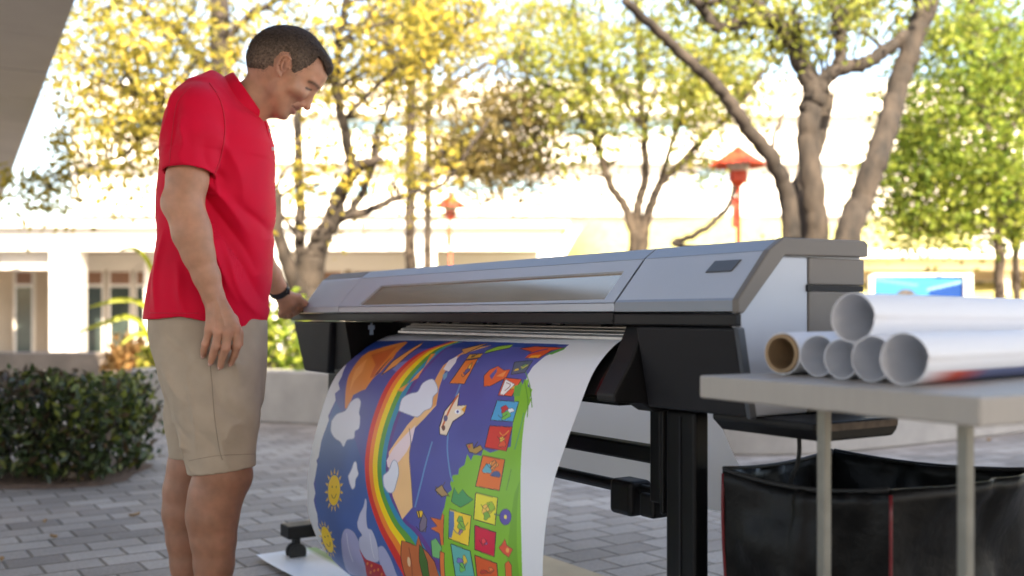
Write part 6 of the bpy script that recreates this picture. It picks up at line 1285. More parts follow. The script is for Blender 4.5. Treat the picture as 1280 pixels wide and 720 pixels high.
def nets(fld):
    D = fld.D; xs, ys, zs = fld.a; S = D < 0; n0, n1, n2 = D.shape
    cnt = np.zeros((n0-1, n1-1, n2-1), np.uint8)
    for i in (0, 1):
        for j in (0, 1):
            for k in (0, 1): cnt += S[i:n0-1+i, j:n1-1+j, k:n2-1+k]
    I, J, K = np.nonzero((cnt > 0) & (cnt < 8)); N = len(I)
    acc = np.zeros((N, 3)); num = np.zeros(N)
    X = [np.asarray(v, float) for v in (xs, ys, zs)]
    cor = [(i, j, k) for i in (0, 1) for j in (0, 1) for k in (0, 1)]
    for c0 in cor:
        for a in range(3):
            if c0[a]: continue
            c1 = list(c0); c1[a] = 1
            d0 = D[I+c0[0], J+c0[1], K+c0[2]]; d1 = D[I+c1[0], J+c1[1], K+c1[2]]
            m = (d0 < 0) != (d1 < 0); t = np.where(m, d0/np.where(m, d0-d1, 1), 0)
            pos = [X[0][I+c0[0]], X[1][J+c0[1]], X[2][K+c0[2]]]
            pos[a] = pos[a]+t*(X[a][(I, J, K)[a]+1]-X[a][(I, J, K)[a]])
            for b in range(3): acc[:, b] += np.where(m, pos[b], 0)
            num += m
    V = acc/num[:, None]
    idx = np.full(cnt.shape, -1, np.int32); idx[I, J, K] = np.arange(N, dtype=np.int32)
    Fs = []
    for a in range(3):
        b, c = (a+1) % 3, (a+2) % 3
        sl0 = [slice(None)]*3; sl1 = [slice(None)]*3; sl0[a] = slice(0, -1); sl1[a] = slice(1, None)
        A, B = S[tuple(sl0)], S[tuple(sl1)]; E = np.argwhere(A != B)
        ok = (E[:, b] > 0) & (E[:, c] > 0) & (E[:, b] < D.shape[b]-1) & (E[:, c] < D.shape[c]-1); E = E[ok]
        sg = A[E[:, 0], E[:, 1], E[:, 2]]
        q = []
        for db, dc in ((-1, -1), (0, -1), (0, 0), (-1, 0)):
            e = E.copy(); e[:, b] += db; e[:, c] += dc; q.append(idx[e[:, 0], e[:, 1], e[:, 2]])
        q = np.stack(q, 1); q[~sg] = q[~sg][:, ::-1]; Fs.append(q)
    return V, np.concatenate(Fs)

def relax(V, Fc, it=1, lam=.5):
    E = np.concatenate([Fc[:, [0, 1]], Fc[:, [1, 2]], Fc[:, [2, 3]], Fc[:, [3, 0]]]); E = np.concatenate([E, E[:, ::-1]])
    n = np.bincount(E[:, 0], minlength=len(V)).astype(float)
    for _ in range(it):
        s = np.stack([np.bincount(E[:, 0], weights=V[E[:, 1], a], minlength=len(V)) for a in range(3)], 1)
        V = V*(1-lam)+lam*s/np.maximum(n, 1)[:, None]
    return V

def nonuni(segs):
    out = []
    for lo, hi, st in segs: out.append(np.arange(lo, hi, st))
    return np.concatenate(out)

man = thing('person', 'short haired man in red polo shirt and khaki shorts looking down, hand on the printer', 'person', (-.86, YM, 0))

PX = lambda n: n*YM/F          # pixels at the man's distance -> metres
def head_skin(f, hairy=None):
    k = .012
    th = R(40)
    f.ell(Pm(360, 82), (PX(47), .077, PX(46.5)), .0)
    f.ell(Pm(345, 77), (PX(33), .070, PX(35)), .03)
    if hairy: return
    f.ell(Pm(391, 91), (PX(17), .052, PX(19)), .02, ax=th)                                # forehead
    f.ell(Pm(369, 112), (PX(16), .058, PX(29)), .03, ax=R(47))                            # cheek block
    for s in (-1, 1): f.cone(Pm(352, 112, s*.048), .024, Pm(351, 138, s*.024), .020, .02)  # jaw
    f.ell(Pm(361, 127), (PX(14), .038, PX(16)), .02, ax=R(47))
    f.cone(Pm(354.5, 142.5, -.009), .0165, Pm(354.5, 142.5, .009), .0165, .012)            # chin
    for s in (-1, 1):
        f.cone(Pm(396.5, 107, s*.010), .0080, Pm(388.5, 100, s*.042), .0095, .010)         # brow
        f.ell(Pm(391.5, 114.5, s*.033), (.011, .015, .010), .008, mode='sub')
        f.ell(Pm(382.6, 106.2, s*.031), (.0120, .0135, .0120), .002)                        # closed lid over the eye
        f.cone(Pm(387.6, 112.2, s*.022), .0016, Pm(382.3, 109.6, s*.041), .0016, .002, mode='sub')
        f.cone(Pm(376.5, 116.5, s*.043), .0135, Pm(366, 109, s*.062), .014, .02)           # cheekbone
    f.cone(Pm(392.2, 112.5), .0074, Pm(384.0, 129.8), .0112, .006)                         # nose
    f.ell(Pm(384.0, 133.2), (.0118, .0112, .0115), .004)
    for s in (-1, 1):
        f.ell(Pm(377.8, 130.2, s*.0118), (.0088, .0070, .0082), .004)
        f.ell(Pm(380.2, 136.2, s*.0065), (.004, .0032, .004), .002, mode='sub')
        f.cone(Pm(373.8, 126.2, s*.021), .0020, Pm(365, 129.5, s*.031), .0016, .007, mode='sub')     # fold beside the mouth
    f.cone(Pm(372.4, 131.0, -.012), .0085, Pm(372.4, 131.0, .012), .0085, .008)
    for s in (-1, 1):
        f.cone(Pm(372.3, 134.6), .0070, Pm(367.2, 131.0, s*.023), .0045, .004)             # upper lip
        f.cone(Pm(366.6, 139.4), .0084, Pm(364.3, 134.2, s*.021), .0052, .004)             # lower lip
        f.cone(Pm(371.0, 138.6), .0014, Pm(365.2, 131.8, s*.028), .0013, .0022, mode='sub')
    f.cone(Pm(361.0, 144.5, -.012), .0035, Pm(361.0, 144.5, .012), .0035, .008, mode='sub')
    for s in (-1, 1):                                                                      # ears
        e = Pm(354.5, 81.5, s*.079)
        f.ell(e+np.array([-.002, s*.004, .000]), (.0165, .0060, .030), .004, ax=R(20))
        f.ell(e+np.array([.002, s*.0115, -.003]), (.0090, .0075, .016), .003, mode='sub', ax=R(18))
        hx__ = [(361.5, 81, .083), (363.5, 74.5, .088), (360, 69.5, .092), (353.5, 69.5, .094), (348.5, 75.5, .095), (346.6, 83, .094), (347.5, 90, .091), (349.8, 94.5, .086)]
        f.chain([Pm(x_, y_, s*d_) for x_, y_, d_ in hx__], [.0036, .0040, .0042, .0042, .0042, .0040, .0042, .0060], .003)
        f.chain([Pm(357, 72.5, s*.089), Pm(352.5, 79, s*.0905), Pm(351.8, 87, s*.089)], [.0028, .0032, .003], .003)
        f.ell(Pm(361.5, 85, s*.084), (.0042, .0050, .0055), .003)
    f.cone(Pm(338, 104), .051, Pm(312, 128), .053, .025); f.cone(Pm(312, 128), .053, Pm(292, 165), .055, .03)      # neck
    f.cone(Pm(343, 120, -.042), .015, Pm(322, 150, -.018), .013, .03)                      # neck muscle
    f.ell(Pm(340, 134), (PX(13), .035, PX(12)), .02)                                       # under the chin

body = Field(np.arange(-1.125, -.50, .0036), np.arange(2.66, 3.74, .0036), nonuni([(-.01, .70, .006), (.70, .90, .0045), (.90, 1.06, .0030), (1.06, 1.42, .005), (1.42, 1.76, .0026)]))
head_skin(body)
# trunk hidden by the clothes
def zrow(y): return HC-(y-CY)/F*YM
ys_ = [440, 400, 350, 300, 250, 200, 160, 130, 112]
bk_ = [196, 194, 202, 206, 212, 214, 222, 238, 265]; ft_ = [322, 330, 332, 333, 333, 332, 320, 304, 292]; hw = [.16, .155, .15, .15, .158, .165, .165, .125, .05]
body.loft([zrow(y) for y in ys_], [W((a+b)/2, 0, YM).x for a, b in zip(bk_, ft_)], [PX((b-a)/2)-.030 for a, b in zip(bk_, ft_)], [YM]*9, [h-.018 for h in hw], .02)
# legs
NL_ = [((268, 450, -.09), .088), ((276, 540, -.095), .078), ((279, 590, -.095), .0735), ((272, 618, -.095), .0690), ((266.5, 645, -.095), .0680), ((267, 675, -.095), .0600), ((267.5, 705, -.095), .0535), ((266, 745, -.095), .044), ((264, 785, -.095), .037)]
FL_ = [((256, 450, .09), .086), ((250, 540, .10), .080), ((242, 585, .10), .0735), ((236, 612, .10), .0715), ((234.5, 640, .10), .071), ((236, 672, .10), .063), ((238, 705, .10), .056), ((238, 735, .10), .046), ((238, 765, .10), .038)]
for L_ in (NL_, FL_):
    body.chain([Pm(*p) for p, r in L_], [r for p, r in L_], .015)
body.ell(Pm(296, 598, -.095), (.034, .034, .04), .03); body.ell(Pm(258, 597, .10), (.034, .034, .04), .03)        # knee caps
body.ell(Pm(253, 632, -.10), (.032, .045, .085), .035)                                                         # calf
for (x, y, d) in ((264, 785, -.095), (238, 765, .10)):
    a = Pm(x, y, d); body.cone(a, .037, np.array([a[0]+.02, a[1], .05]), .034, .01); body.cone((a[0]-.02, a[1], .045), .034, (a[0]+.15, a[1], .035), .03, .02)
# near arm
AR = [((246, 142, -.185), .058), ((238, 190, -.205), .056), ((234, 225, -.215), .0535), ((230, 258, -.225), .0500), ((238, 292, -.225), .0465), ((248, 318, -.220), .0415), ((258, 345, -.213), .0350), ((266, 369, -.208), .0298)]
body.chain([Pm(*p) for p, r in AR], [r for p, r in AR], .012)
body.ell(Pm(214, 252, -.222), (.022, .024, .026), .03)                                                          # elbow
body.ell(Pm(246, 292, -.232), (.034, .034, .06), .03)
# near hand : palm, four fingers, thumb
wr = Pm(267.5, 373, -.207); sq = ((.25, 1, 0), .62)
kn = [Pm(262, 411, -.222), Pm(273, 415, -.228), Pm(285, 414.5, -.226), Pm(295.5, 410, -.216)]
body.cone(wr, .0290, Pm(277, 398, -.212), .036, .012, sq=((.1, 1, 0), .55))
for i, kq in enumerate(kn): body.cone(wr*.75+kq*.25, .0165, kq, .0125, .012)
FG = [[(262, 411, -.222), (257, 430, -.216), (255, 437.5, -.206), (254, 444, -.195)],
      [(273, 415, -.228), (269.5, 434, -.226), (266, 444, -.214), (263.5, 453, -.200)],
      [(285, 414.5, -.226), (282.5, 435, -.226), (278, 447, -.214), (275.5, 458, -.200)],
      [(295.5, 410, -.216), (296.5, 432, -.214), (293, 444, -.202), (288.5, 454, -.190)]]
FR = [(.0112, .0102, .0095, .0080), (.0122, .0112, .0104, .0088), (.0124, .0114, .0106, .0090), (.0118, .0108, .0102, .0088)]
for g_, r_ in zip(FG, FR):
    body.chain([Pm(*p) for p in g_], r_, .0035); body.ell(Pm(*g_[0])+np.array([0, -.003, 0]), (.012, .011, .012), .006); body.ell(Pm(*g_[1])+np.array([0, -.0015, 0]), (r_[1]*1.05,)*3, .004)
body.chain([Pm(275, 385, -.190), Pm(290, 400, -.170), Pm(298, 417, -.160), Pm(300, 430, -.158)], (.019, .0155, .0125, .0095), .010)
for a, b in (((270, 372, -.232), (281, 408, -.240)), ((268, 372, -.232), (270, 408, -.240))): body.cone(Pm(*a), .0022, Pm(*b), .0018, .006)      # tendons
# far arm, reaching to the printer
def Q(x, y, Y): return np.array(W(x, y, Y))
FA = [(Q(262, 187, 3.15), .056), (Q(285, 240, 3.24), .050), (Q(307, 288, 3.32), .046), (Q(325, 322, 3.41), .041), (Q(338, 343, 3.47), .035), (Q(350, 364, 3.52), .0305)]
body.chain([p for p, r in FA], [r for p, r in FA], .012)
hw_ = Q(351, 367, 3.525)
KN = [Q(373, 376, 3.60), Q(367, 383, 3.595), Q(360, 388, 3.58), Q(353.5, 388, 3.56)]
body.cone(Q(350, 364, 3.52), .030, Q(360, 376, 3.57), .031, .01, sq=((.45, -.5, .75), .72))
for kq in KN: body.cone(hw_*.7+kq*.3, .016, kq, .0125, .012)
body.chain([KN[0], Q(377, 384, 3.635), Q(371, 390, 3.645), Q(366, 391, 3.63)], (.012, .0108, .010, .0085), .004)
body.chain([KN[1], Q(369, 390, 3.63), Q(363, 394.5, 3.635), Q(359.5, 394, 3.615)], (.0122, .011, .010, .0088), .004)
body.chain([KN[2], Q(361, 395, 3.61), Q(356, 396, 3.60), Q(354, 394, 3.59)], (.0118, .0105, .0098, .0085), .004)
body.chain([KN[3], Q(354, 394, 3.58), Q(351, 394.5, 3.57), Q(350, 392, 3.56)], (.0108, .0098, .009, .008), .004)
body.chain([Q(360, 369, 3.54), Q(372, 372, 3.58), Q(381, 379.5, 3.61), Q(388.5, 384.5, 3.635)], (.016, .0135, .0115, .0088), .008)

V, Fc = nets(body); V = relax(V, Fc, 2, .4)
M_skin = mat('skin', (.4, .22, .15), .48, var=.07, scale=55, bump=.10, bscale=420, attr='tint', sss=.12, spec=.4)
bo = fast_mesh('body', V, Fc, M_skin, man, True)
# colour of the skin: lips, brows, stubble, lids, knuckles, plus shade painted at eyes, mouth line and ear hollow
px_ = CX+F*V[:, 0]/V[:, 1]; py_ = CY-F*(V[:, 2]-HC)/V[:, 1]; dyv = V[:, 1]-YM
hx = (V[:, 0]+.86)/(YM/F); 
ux = CX+F*V[:, 0]/YM; uy = CY-F*(V[:, 2]-HC)/YM          # head-plane coordinates (metres, drawn at the head's own distance)
skin = np.tile(np.array([.47, .240, .150]), (len(V), 1))
nz_ = vnoise(V*28, 3)[:, None]; skin *= .86+.28*nz_
skin += (vnoise(V*60, 8)[:, None]-.5)*np.array([.09, .030, .022])
def blob(x, y, r0, r1, col, a, cond=None):
    w_ = np.exp(-(((px_-x)/r0)**2+((py_-y)/r1)**2))*a
    if cond is not None: w_ = w_*cond
    skin[:] = skin*(1-w_[:, None])+np.array(col)*w_[:, None]
hd_on = (V[:, 2] > 1.42).astype(float)
for x_, y_ in ((373.5, 136), (371.5, 134.5), (369, 132.5)): blob(x_, y_, 2.2, 1.6, (.36, .13, .105), .5, hd_on*(np.abs(dyv) < .03))
for x_, y_ in ((367.5, 141), (366.5, 139), (365, 136)): blob(x_, y_, 2.6, 2.2, (.40, .14, .115), .5, hd_on*(np.abs(dyv) < .03))
for x_, y_ in ((371.5, 139), (369.5, 136.6), (367.3, 134.2), (365.6, 132)): blob(x_, y_, 1.3, 1.1, (.09, .03, .025), .8, hd_on*(np.abs(dyv) < .034))  # shade in the crease between the lips, painted dark
for bx_, by_ in ((398.5, 110.0), (396, 107.2), (393, 104.8), (389.8, 103), (386.5, 102)): blob(bx_, by_, 2.5, 1.9, (.04, .028, .022), .8, hd_on*(np.abs(dyv) > .006)*(np.abs(dyv) < .062))
for bx_, by_ in ((388.2, 112.6), (386.4, 111.9), (384.6, 110.9), (382.8, 109.8)): blob(bx_, by_, 2.0, 1.25, (.02, .014, .012), .95, hd_on*(np.abs(dyv) > .016)*(np.abs(dyv) < .05))  # lashes, widened and darkened to include shade round the eye
st_ = hd_on*np.clip((py_-(px_-352)*-.45-126)/10, 0, 1)*np.clip((px_-334)/8, 0, 1)*np.clip((380-px_)/8, 0, 1)*(py_ < 156)*np.clip((py_-112)/8, 0, 1)
skin[:] = skin*(1-.16*st_[:, None])+np.array([.16, .11, .09])*.16*st_[:, None]
blob(354, 81, 9, 15, (.45, .19, .13), .45, hd_on*(dyv < -.065)); blob(376, 122, 9, 8, (.46, .20, .14), .35, hd_on)
blob(353, 82.5, 4, 8, (.16, .07, .05), .55, hd_on*(dyv < -.082)*(dyv > -.0905))  # shade painted into the hollow of the ear
for g_ in FG:
    for j, a_ in ((0, .5), (1, .4), (3, .35)):
        w_ = np.exp(-((V-Pm(*g_[j]))**2).sum(1)/.012**2)*a_; skin[:] = skin*(1-w_[:, None])+np.array([.48, .20, .15])*w_[:, None]
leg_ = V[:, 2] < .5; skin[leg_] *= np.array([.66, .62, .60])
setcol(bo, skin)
# nails of the near hand
nail = MB()
M_nail = mat('nail', (.60, .36, .29), .3, var=.03)
for g_, r_ in zip(FG, FR):
    t_ = Pm(*g_[3]); d_ = t_-Pm(*g_[2]); d_ /= np.linalg.norm(d_); up_ = np.array([0, -1.0, -.35]); up_ -= d_*(up_@d_); up_ /= np.linalg.norm(up_); sd_ = np.cross(d_, up_)
    c = t_+up_*r_[3]*.90+d_*.001
    mb = MB(); ring = [Vector(c+d_*.0062*math.cos(q)+sd_*.0050*math.sin(q)-up_*(.0012*math.sin(q)**2)) for q in np.linspace(0, 2*math.pi, 13)[:-1]]
    mb.prism([p-Vector(up_)*.002 for p in ring], [p+Vector(up_)*.0005 for p in ring]); fix_normals(obj('fingernail', mb, M_nail, bo, True))

# ---- hair: short cropped cap with a rough edge
poly = [(318, 85), (310, 84), (302, 70), (310, 45), (335, 22), (368, 18), (400, 26), (425, 60), (424, 96), (409, 93), (404, 77), (398, 70), (391, 78), (384, 84), (373, 90), (368.5, 95), (365, 90), (365.5, 79), (362, 66), (352, 64), (343.5, 74), (342, 84), (336, 82), (330, 87)]
def poly_sdf(X, Z, pts):
    d = np.full(X.shape, 1e9); ins = np.zeros(X.shape, bool); n = len(pts)
    for i in range(n):
        ax0, ay0 = pts[i]; bx0, by0 = pts[(i+1) % n]; ex, ey = bx0-ax0, by0-ay0; wx, wy = X-ax0, Z-ay0
        t = np.clip((wx*ex+wy*ey)/(ex*ex+ey*ey), 0, 1); d = np.minimum(d, (wx-t*ex)**2+(wy-t*ey)**2)
        c_ = (ay0 > Z) != (by0 > Z); ins ^= c_ & (X < (bx0-ax0)*(Z-ay0)/np.where(by0 == ay0, 1e-9, by0-ay0)+ax0)
    return np.where(ins, -1, 1)*np.sqrt(d)
hf = Field(np.arange(-.80, -.49, .0026), np.arange(YM-.105, YM+.105, .0026), np.arange(1.545, 1.765, .0026))
head_skin(hf, True); hf.ell(Pm(391, 91), (PX(17), .052, PX(19)), .02, ax=R(40))
HB = hf.D.copy(); hf.ell(Pm(399, 77), (PX(17), .048, PX(11)), .015, ax=R(52)); hf.ell(Pm(405, 83), (PX(10), .036, PX(7)), .012, ax=R(52))
gx, gy, gz = np.meshgrid(*hf.a, indexing='ij'); pd_ = poly_sdf(CX+F*gx/gy, CY-F*(gz-HC)/gy, poly)*(YM/F)
pt_ = np.stack([gx.ravel(), gy.ravel(), gz.ravel()], 1)
nzh = vnoise(pt_*np.array([190, 190, 190]), 5).reshape(gx.shape)-.5; nzl = vnoise(pt_*60, 6).reshape(gx.shape)-.5
pe_ = pd_+.0035*nzh+.003*nzl
thk = np.clip(-pe_*.28, -.002, .0050)+.0016*np.clip((gz-1.66)/.05, 0, 1)
hf.D = np.maximum(hf.D-thk+.0022*nzh*np.clip(-pe_*60, .25, 1), np.minimum(pe_-.002, .01)).astype(np.float32)
V2, F2 = nets(hf); M_hair = mat('hair', (.05, .04, .035), .55, var=.35, scale=160, bump=.7, bscale=330, attr='tint', spec=.15)
ho = fast_mesh('hair', V2, F2, M_hair, man, True)
hx_ = CX+F*V2[:, 0]/V2[:, 1]; hy_ = CY-F*(V2[:, 2]-HC)/V2[:, 1]
side = np.clip((np.abs(V2[:, 1]-YM)-.045)/.035, 0, 1)*np.clip((hy_-45)/30, 0, 1)
hcol = np.array([.058, .040, .029])*(1-side[:, None])+np.array([.19, .138, .105])*side[:, None]
hcol *= (.6+.8*vnoise(V2*240, 4))[:, None]; setcol(ho, hcol)

# single short hairs that break the edge of the cap
rngh = np.random.default_rng(4); e_a = V2[F2[:, 1]]-V2[F2[:, 0]]; e_b = V2[F2[:, 3]]-V2[F2[:, 0]]; fn = np.cross(e_a, e_b); fn /= np.linalg.norm(fn, axis=1)[:, None]+1e-12
fc = V2[F2].mean(1); cen_h = np.array(Pm(358, 84)); fn *= np.where(((fc-cen_h)*fn).sum(1) > 0, 1, -1)[:, None]
ok_ = ((fc-cen_h)*fn).sum(1) > .03; cand = np.nonzero(ok_)[0]; pick = rngh.choice(cand, 15000)
pfx = CX+F*fc[pick, 0]/fc[pick, 1]; pfy = CY-F*(fc[pick, 2]-HC)/fc[pick, 1]
edge = poly_sdf(pfx, pfy, poly)
flow = np.array([-.25, 0, -.85])+np.stack([np.where(pfy < 60, 1.1, .1), np.zeros(len(pick)), np.where(pfy < 60, .4, 0)], 1)
nn_ = fn[pick]; tg = flow-nn_*(flow*nn_).sum(1)[:, None]; tg /= np.linalg.norm(tg, axis=1)[:, None]
d_ = tg*.8+nn_*.42+rngh.normal(size=tg.shape)*.28; d_ /= np.linalg.norm(d_, axis=1)[:, None]
ln = rngh.uniform(.004, .009, len(pick))[:, None]*np.where(edge > -5, .7, 1)[:, None]; sd_ = np.cross(d_, nn_); sd_ /= np.linalg.norm(sd_, axis=1)[:, None]
b0 = fc[pick]-nn_*.001+rngh.normal(size=tg.shape)*.001; wv = .00045
fr0 = poly_sdf(px_, py_, poly); fsel = np.nonzero((fr0 > -1) & (fr0 < 5.5) & (V[:, 2] > 1.53) & (py_ < 98) & ((px_ < 336) | (px_ > 364) | (py_ < 70)) & (px_ < 412))[0]; fsel = rngh.choice(fsel, 2600); fsel = fsel[rngh.uniform(0, 1, len(fsel)) < np.exp(-np.clip(fr0[fsel], 0, 9)/2.2)]
fb = V[fsel]; fnn = fb-cen_h; fnn /= np.linalg.norm(fnn, axis=1)[:, None]; ft2 = np.array([-.3, 0, -1.0])-fnn*((np.array([-.3, 0, -1.0])*fnn).sum(1)[:, None]); fd = ft2*.9+fnn*.3+rngh.normal(size=fb.shape)*.3; fd /= np.linalg.norm(fd, axis=1)[:, None]
d_ = np.concatenate([d_, fd]); b0 = np.concatenate([b0, fb]); fs2 = np.cross(fd, fnn); fs2 /= np.linalg.norm(fs2, axis=1)[:, None]; sd_ = np.concatenate([sd_, fs2]); ln = np.concatenate([ln, rngh.uniform(.003, .006, (len(fb), 1))]); pfy = np.concatenate([pfy, py_[fsel]]); pick = np.concatenate([pick, fsel])
VS = np.stack([b0-sd_*wv, b0+sd_*wv, b0+d_*ln], 1).reshape(-1, 3); FS = np.arange(len(VS)).reshape(-1, 3)
hs = fast_mesh('hair_strands', VS, FS, M_hair, ho)
sd2 = np.clip((np.abs(b0[:, 1]-YM)-.045)/.035, 0, 1)*np.clip((pfy-45)/30, 0, 1)
setcol(hs, np.repeat((np.array([.06, .042, .03])*(1-sd2[:, None])+np.array([.20, .15, .115])*sd2[:, None])*rngh.uniform(.5, 1.6, (len(pick), 1)), 3, 0))

# ---- polo shirt
sx = Field(np.arange(-1.125, -.64, .0038), np.arange(2.66, 3.33, .0038), np.arange(.80, 1.62, .0038))
ys_ = [425, 398, 370, 330, 300, 260, 215, 180, 152, 135, 122, 110, 102, 94]
bk_ = [183, 185, 188, 194, 197, 201, 204, 206, 212, 219, 228, 240, 256, 268]; ft_ = [328, 331, 335.5, 339, 340.5, 341.5, 341.5, 340, 332, 314, 303, 293, 286, 278]
hw = [.178, .178, .176, .174, .174, .178, .186, .194, .194, .186, .172, .140, .105, .07]
sx.loft([zrow(y) for y in ys_], [W((a+b)/2, 0, YM).x for a, b in zip(bk_, ft_)], [PX((b-a)/2) for a, b in zip(bk_, ft_)], [YM]*14, hw, 0)
sx.cone(Pm(288, 132), .058, Pm(285, 160), .080, .03)                      # shoulder yoke up to the collar
TOR = sx.D.copy()
sx.chain([Pm(*p) for p in [(246, 143, -.165), (240, 175, -.195), (236.5, 205, -.212), (235, 232, -.222)]], [.078, .0735, .0690, .0670], .02)
sx.chain([Q(256, 160, 3.12), Q(262, 190, 3.17), Q(277, 222, 3.22), Q(285, 240, 3.245)], [.076, .070, .064, .062], .025)
gx, gy, gz = np.meshgrid(*sx.a, indexing='ij'); uxg = CX+F*gx/YM; uyg = CY-F*(gz-HC)/YM
near = (gy < YM)
# folds
def fold(x0, y0, x1, y1, wd, amp, ex=1.0):
    ex_, ey_ = x1-x0, y1-y0; L_ = math.hypot(ex_, ey_); t = ((uxg-x0)*ex_+(uyg-y0)*ey_)/L_**2; dd = ((uxg-x0)*-ey_+(uyg-y0)*ex_)/L_
    dd = dd+4*np.sin(t*5+x0)
    return amp*(.55*np.exp(-(dd/wd)**2)+.45*np.exp(-np.abs(dd)/(wd*.55)))*np.clip(np.sin(np.clip(t, 0, 1)*math.pi), 0, 1)**.7
fl = np.zeros_like(gx)
for a_ in ((262, 205, 325, 300, 6, .006), (268, 228, 330, 345, 7, -.007), (258, 240, 318, 380, 6, .008), (275, 255, 335, 385, 7, -.006), (290, 300, 336, 400, 5, .005), (252, 262, 296, 395, 6, -.006), (300, 170, 322, 260, 8, .004), (210, 270, 200, 385, 7, -.005), (222, 290, 214, 395, 6, .005), (285, 190, 300, 240, 6, -.004), (312, 250, 338, 300, 6, -.004), (240, 330, 262, 400, 6, .005)): fl += fold(*a_)
for a_ in ((250, 120, 228, 210, 6, .004), (262, 140, 246, 215, 5, -.004), (222, 150, 214, 212, 5, -.003), (268, 165, 262, 216, 4, .004)): fl += fold(*a_)*(gy < YM-.12)
DF_ = (fl*2.1+.0028*(np.sin(uyg*.07+gy*14)*np.sin(uxg*.06+gy*9))*(uyg > 200)).astype(np.float32)
sx.D -= DF_; TF = TOR-DF_
sx.D = np.maximum(sx.D, -(sx.D+.0085))                                     # cloth shell
# sleeve ends
for (c, d) in ((Pm(237, 217.5, -.215), Pm(235.5, 240, -.222)-Pm(238.5, 205, -.208)), (Q(279, 226, 3.225), Q(285, 240, 3.245)-Q(277, 222, 3.22))):
    d = d/np.linalg.norm(d); h_ = (gx-c[0])*d[0]+(gy-c[1])*d[1]+(gz-c[2])*d[2]; rad = np.sqrt(np.maximum((gx-c[0])**2+(gy-c[1])**2+(gz-c[2])**2-h_**2, 0))
    sx.D = np.where((rad < .12) & (h_ < .15), np.maximum(sx.D, np.minimum(h_, TF-.004)), sx.D).astype(np.float32)
sx.D = np.minimum(sx.D, np.maximum(TF, -(TF+.0085))).astype(np.float32)
hemx = np.interp(uxg, [180, 250, 285, 333], [398.5, 397.5, 401, 414])+1.2*np.sin(gy*25+uxg*.09)
sx.D = np.maximum(sx.D, (uyg-hemx)*(YM/F)).astype(np.float32)
# neck opening
nk0, nk1 = Pm(338, 90), Pm(296, 139); dn = (nk1-nk0)/np.linalg.norm(nk1-nk0); h_ = (gx-nk0[0])*dn[0]+(gy-nk0[1])*dn[1]+(gz-nk0[2])*dn[2]
sx.D = np.maximum(sx.D, (PX(36)-h_)).astype(np.float32)
V3, F3 = nets(sx); V3 = relax(V3, F3, 2, .5)
M_shirt = mat('red_jersey', (.64, .004, .034), .7, var=.05, scale=12, bump=.12, bscale=900, spec=.14)
M_shirt.node_tree.nodes['Principled BSDF'].inputs['Sheen Weight'].default_value = .03
sh_ = fast_mesh('polo_shirt', V3, F3, M_shirt, man, True)
tree_ = BVHTree.FromPolygons([tuple(v) for v in V3], F3.tolist())
def on_shirt(x, y, off=.0015):
    d = Vector(W(x, y, 1.0))-Vector((0, 0, HC)); h = tree_.ray_cast(Vector((0, 0, HC)), d.normalized())
    return (h[0]+h[1]*(off if h[1].dot(d) < 0 else -off)) if h[0] else None
def stitch(name, pts, r, parent, m_, off=.001):
    q = [on_shirt(x, y, off) for x, y in catmull([(a, b, 0) for a, b in pts], 8) for x, y in [(x, y)]] if False else [on_shirt(p[0], p[1], off) for p in catmull([(a, b, 0) for a, b in pts], 8)]
    q = [p for p in q if p is not None]
    if len(q) > 2: obj(name, MB().tube(q, r, 6), m_, parent, True)
M_shseam = mat('red_seam', (.55, .004, .030), .7, var=.1, scale=300)
stitch('sleeve_seam', [(262, 104), (276, 128), (281, 160), (276, 195), (266, 222)], .0020, sh_, M_shseam, .0008)
stitch('sleeve_hem_stitch', [(206.5, 209), (222, 211), (240, 212.5), (264, 214)], .0013, sh_, M_shseam, .0005)
stitch('hem_stitch', [(187, 391), (215, 391.5), (248, 391.5)], .0013, sh_, M_shseam, .0005)
stitch('shoulder_seam', [(238, 109), (222, 128), (216, 160), (212, 205)], .0013, sh_, M_shseam, .0005)
# collar: double walled band leaning round the neck, open at the front
col = MB(); ca_ = Vector((-(338-300), 0, -(134-92))); ax_c = Vector((PX(-15), 0, -PX(14.5))).normalized()
e1 = Vector((38, 0, -55)).normalized(); e2 = Vector((0, 1, 0))
c_up = Vector(Pm(310.5, 117.5)); V = []; Fs = []; n = 44
prof = [(0.0, PX(33.0), .066), (.006, PX(34.6), .069), (.030, PX(37.5), .078), (.036, PX(37.8), .080), (.034, PX(36.5), .077), (.004, PX(32.0), .064), (-.001, PX(32.2), .0645)]
for (h_, ra, rb_) in prof:
    for k in range(n+1):
        t = R(14)+(2*math.pi-R(28))*k/n
        lift = .012*math.cos(t)**2*(h_ > .02)*(1 if math.cos(t) > 0 else 0)
        q_ = c_up+ax_c*(h_+lift)+e1*(ra*math.cos(t)); dy_ = (rb_+.006)*math.sin(t)
        V.append(tuple(Pm(CX+F*q_.x/YM, CY-F*(q_.z-HC)/YM, dy_)))
for i in range(len(prof)):
    j = (i+1) % len(prof)
    for k in range(n): Fs.append((i*(n+1)+k, i*(n+1)+k+1, j*(n+1)+k+1, j*(n+1)+k))
Fs += [tuple(i*(n+1) for i in range(len(prof))), tuple(i*(n+1)+n for i in range(len(prof)))[::-1]]
co = obj('collar', (V, Fs), M_shirt, sh_); fix_normals(co); autosmooth(co, 50)
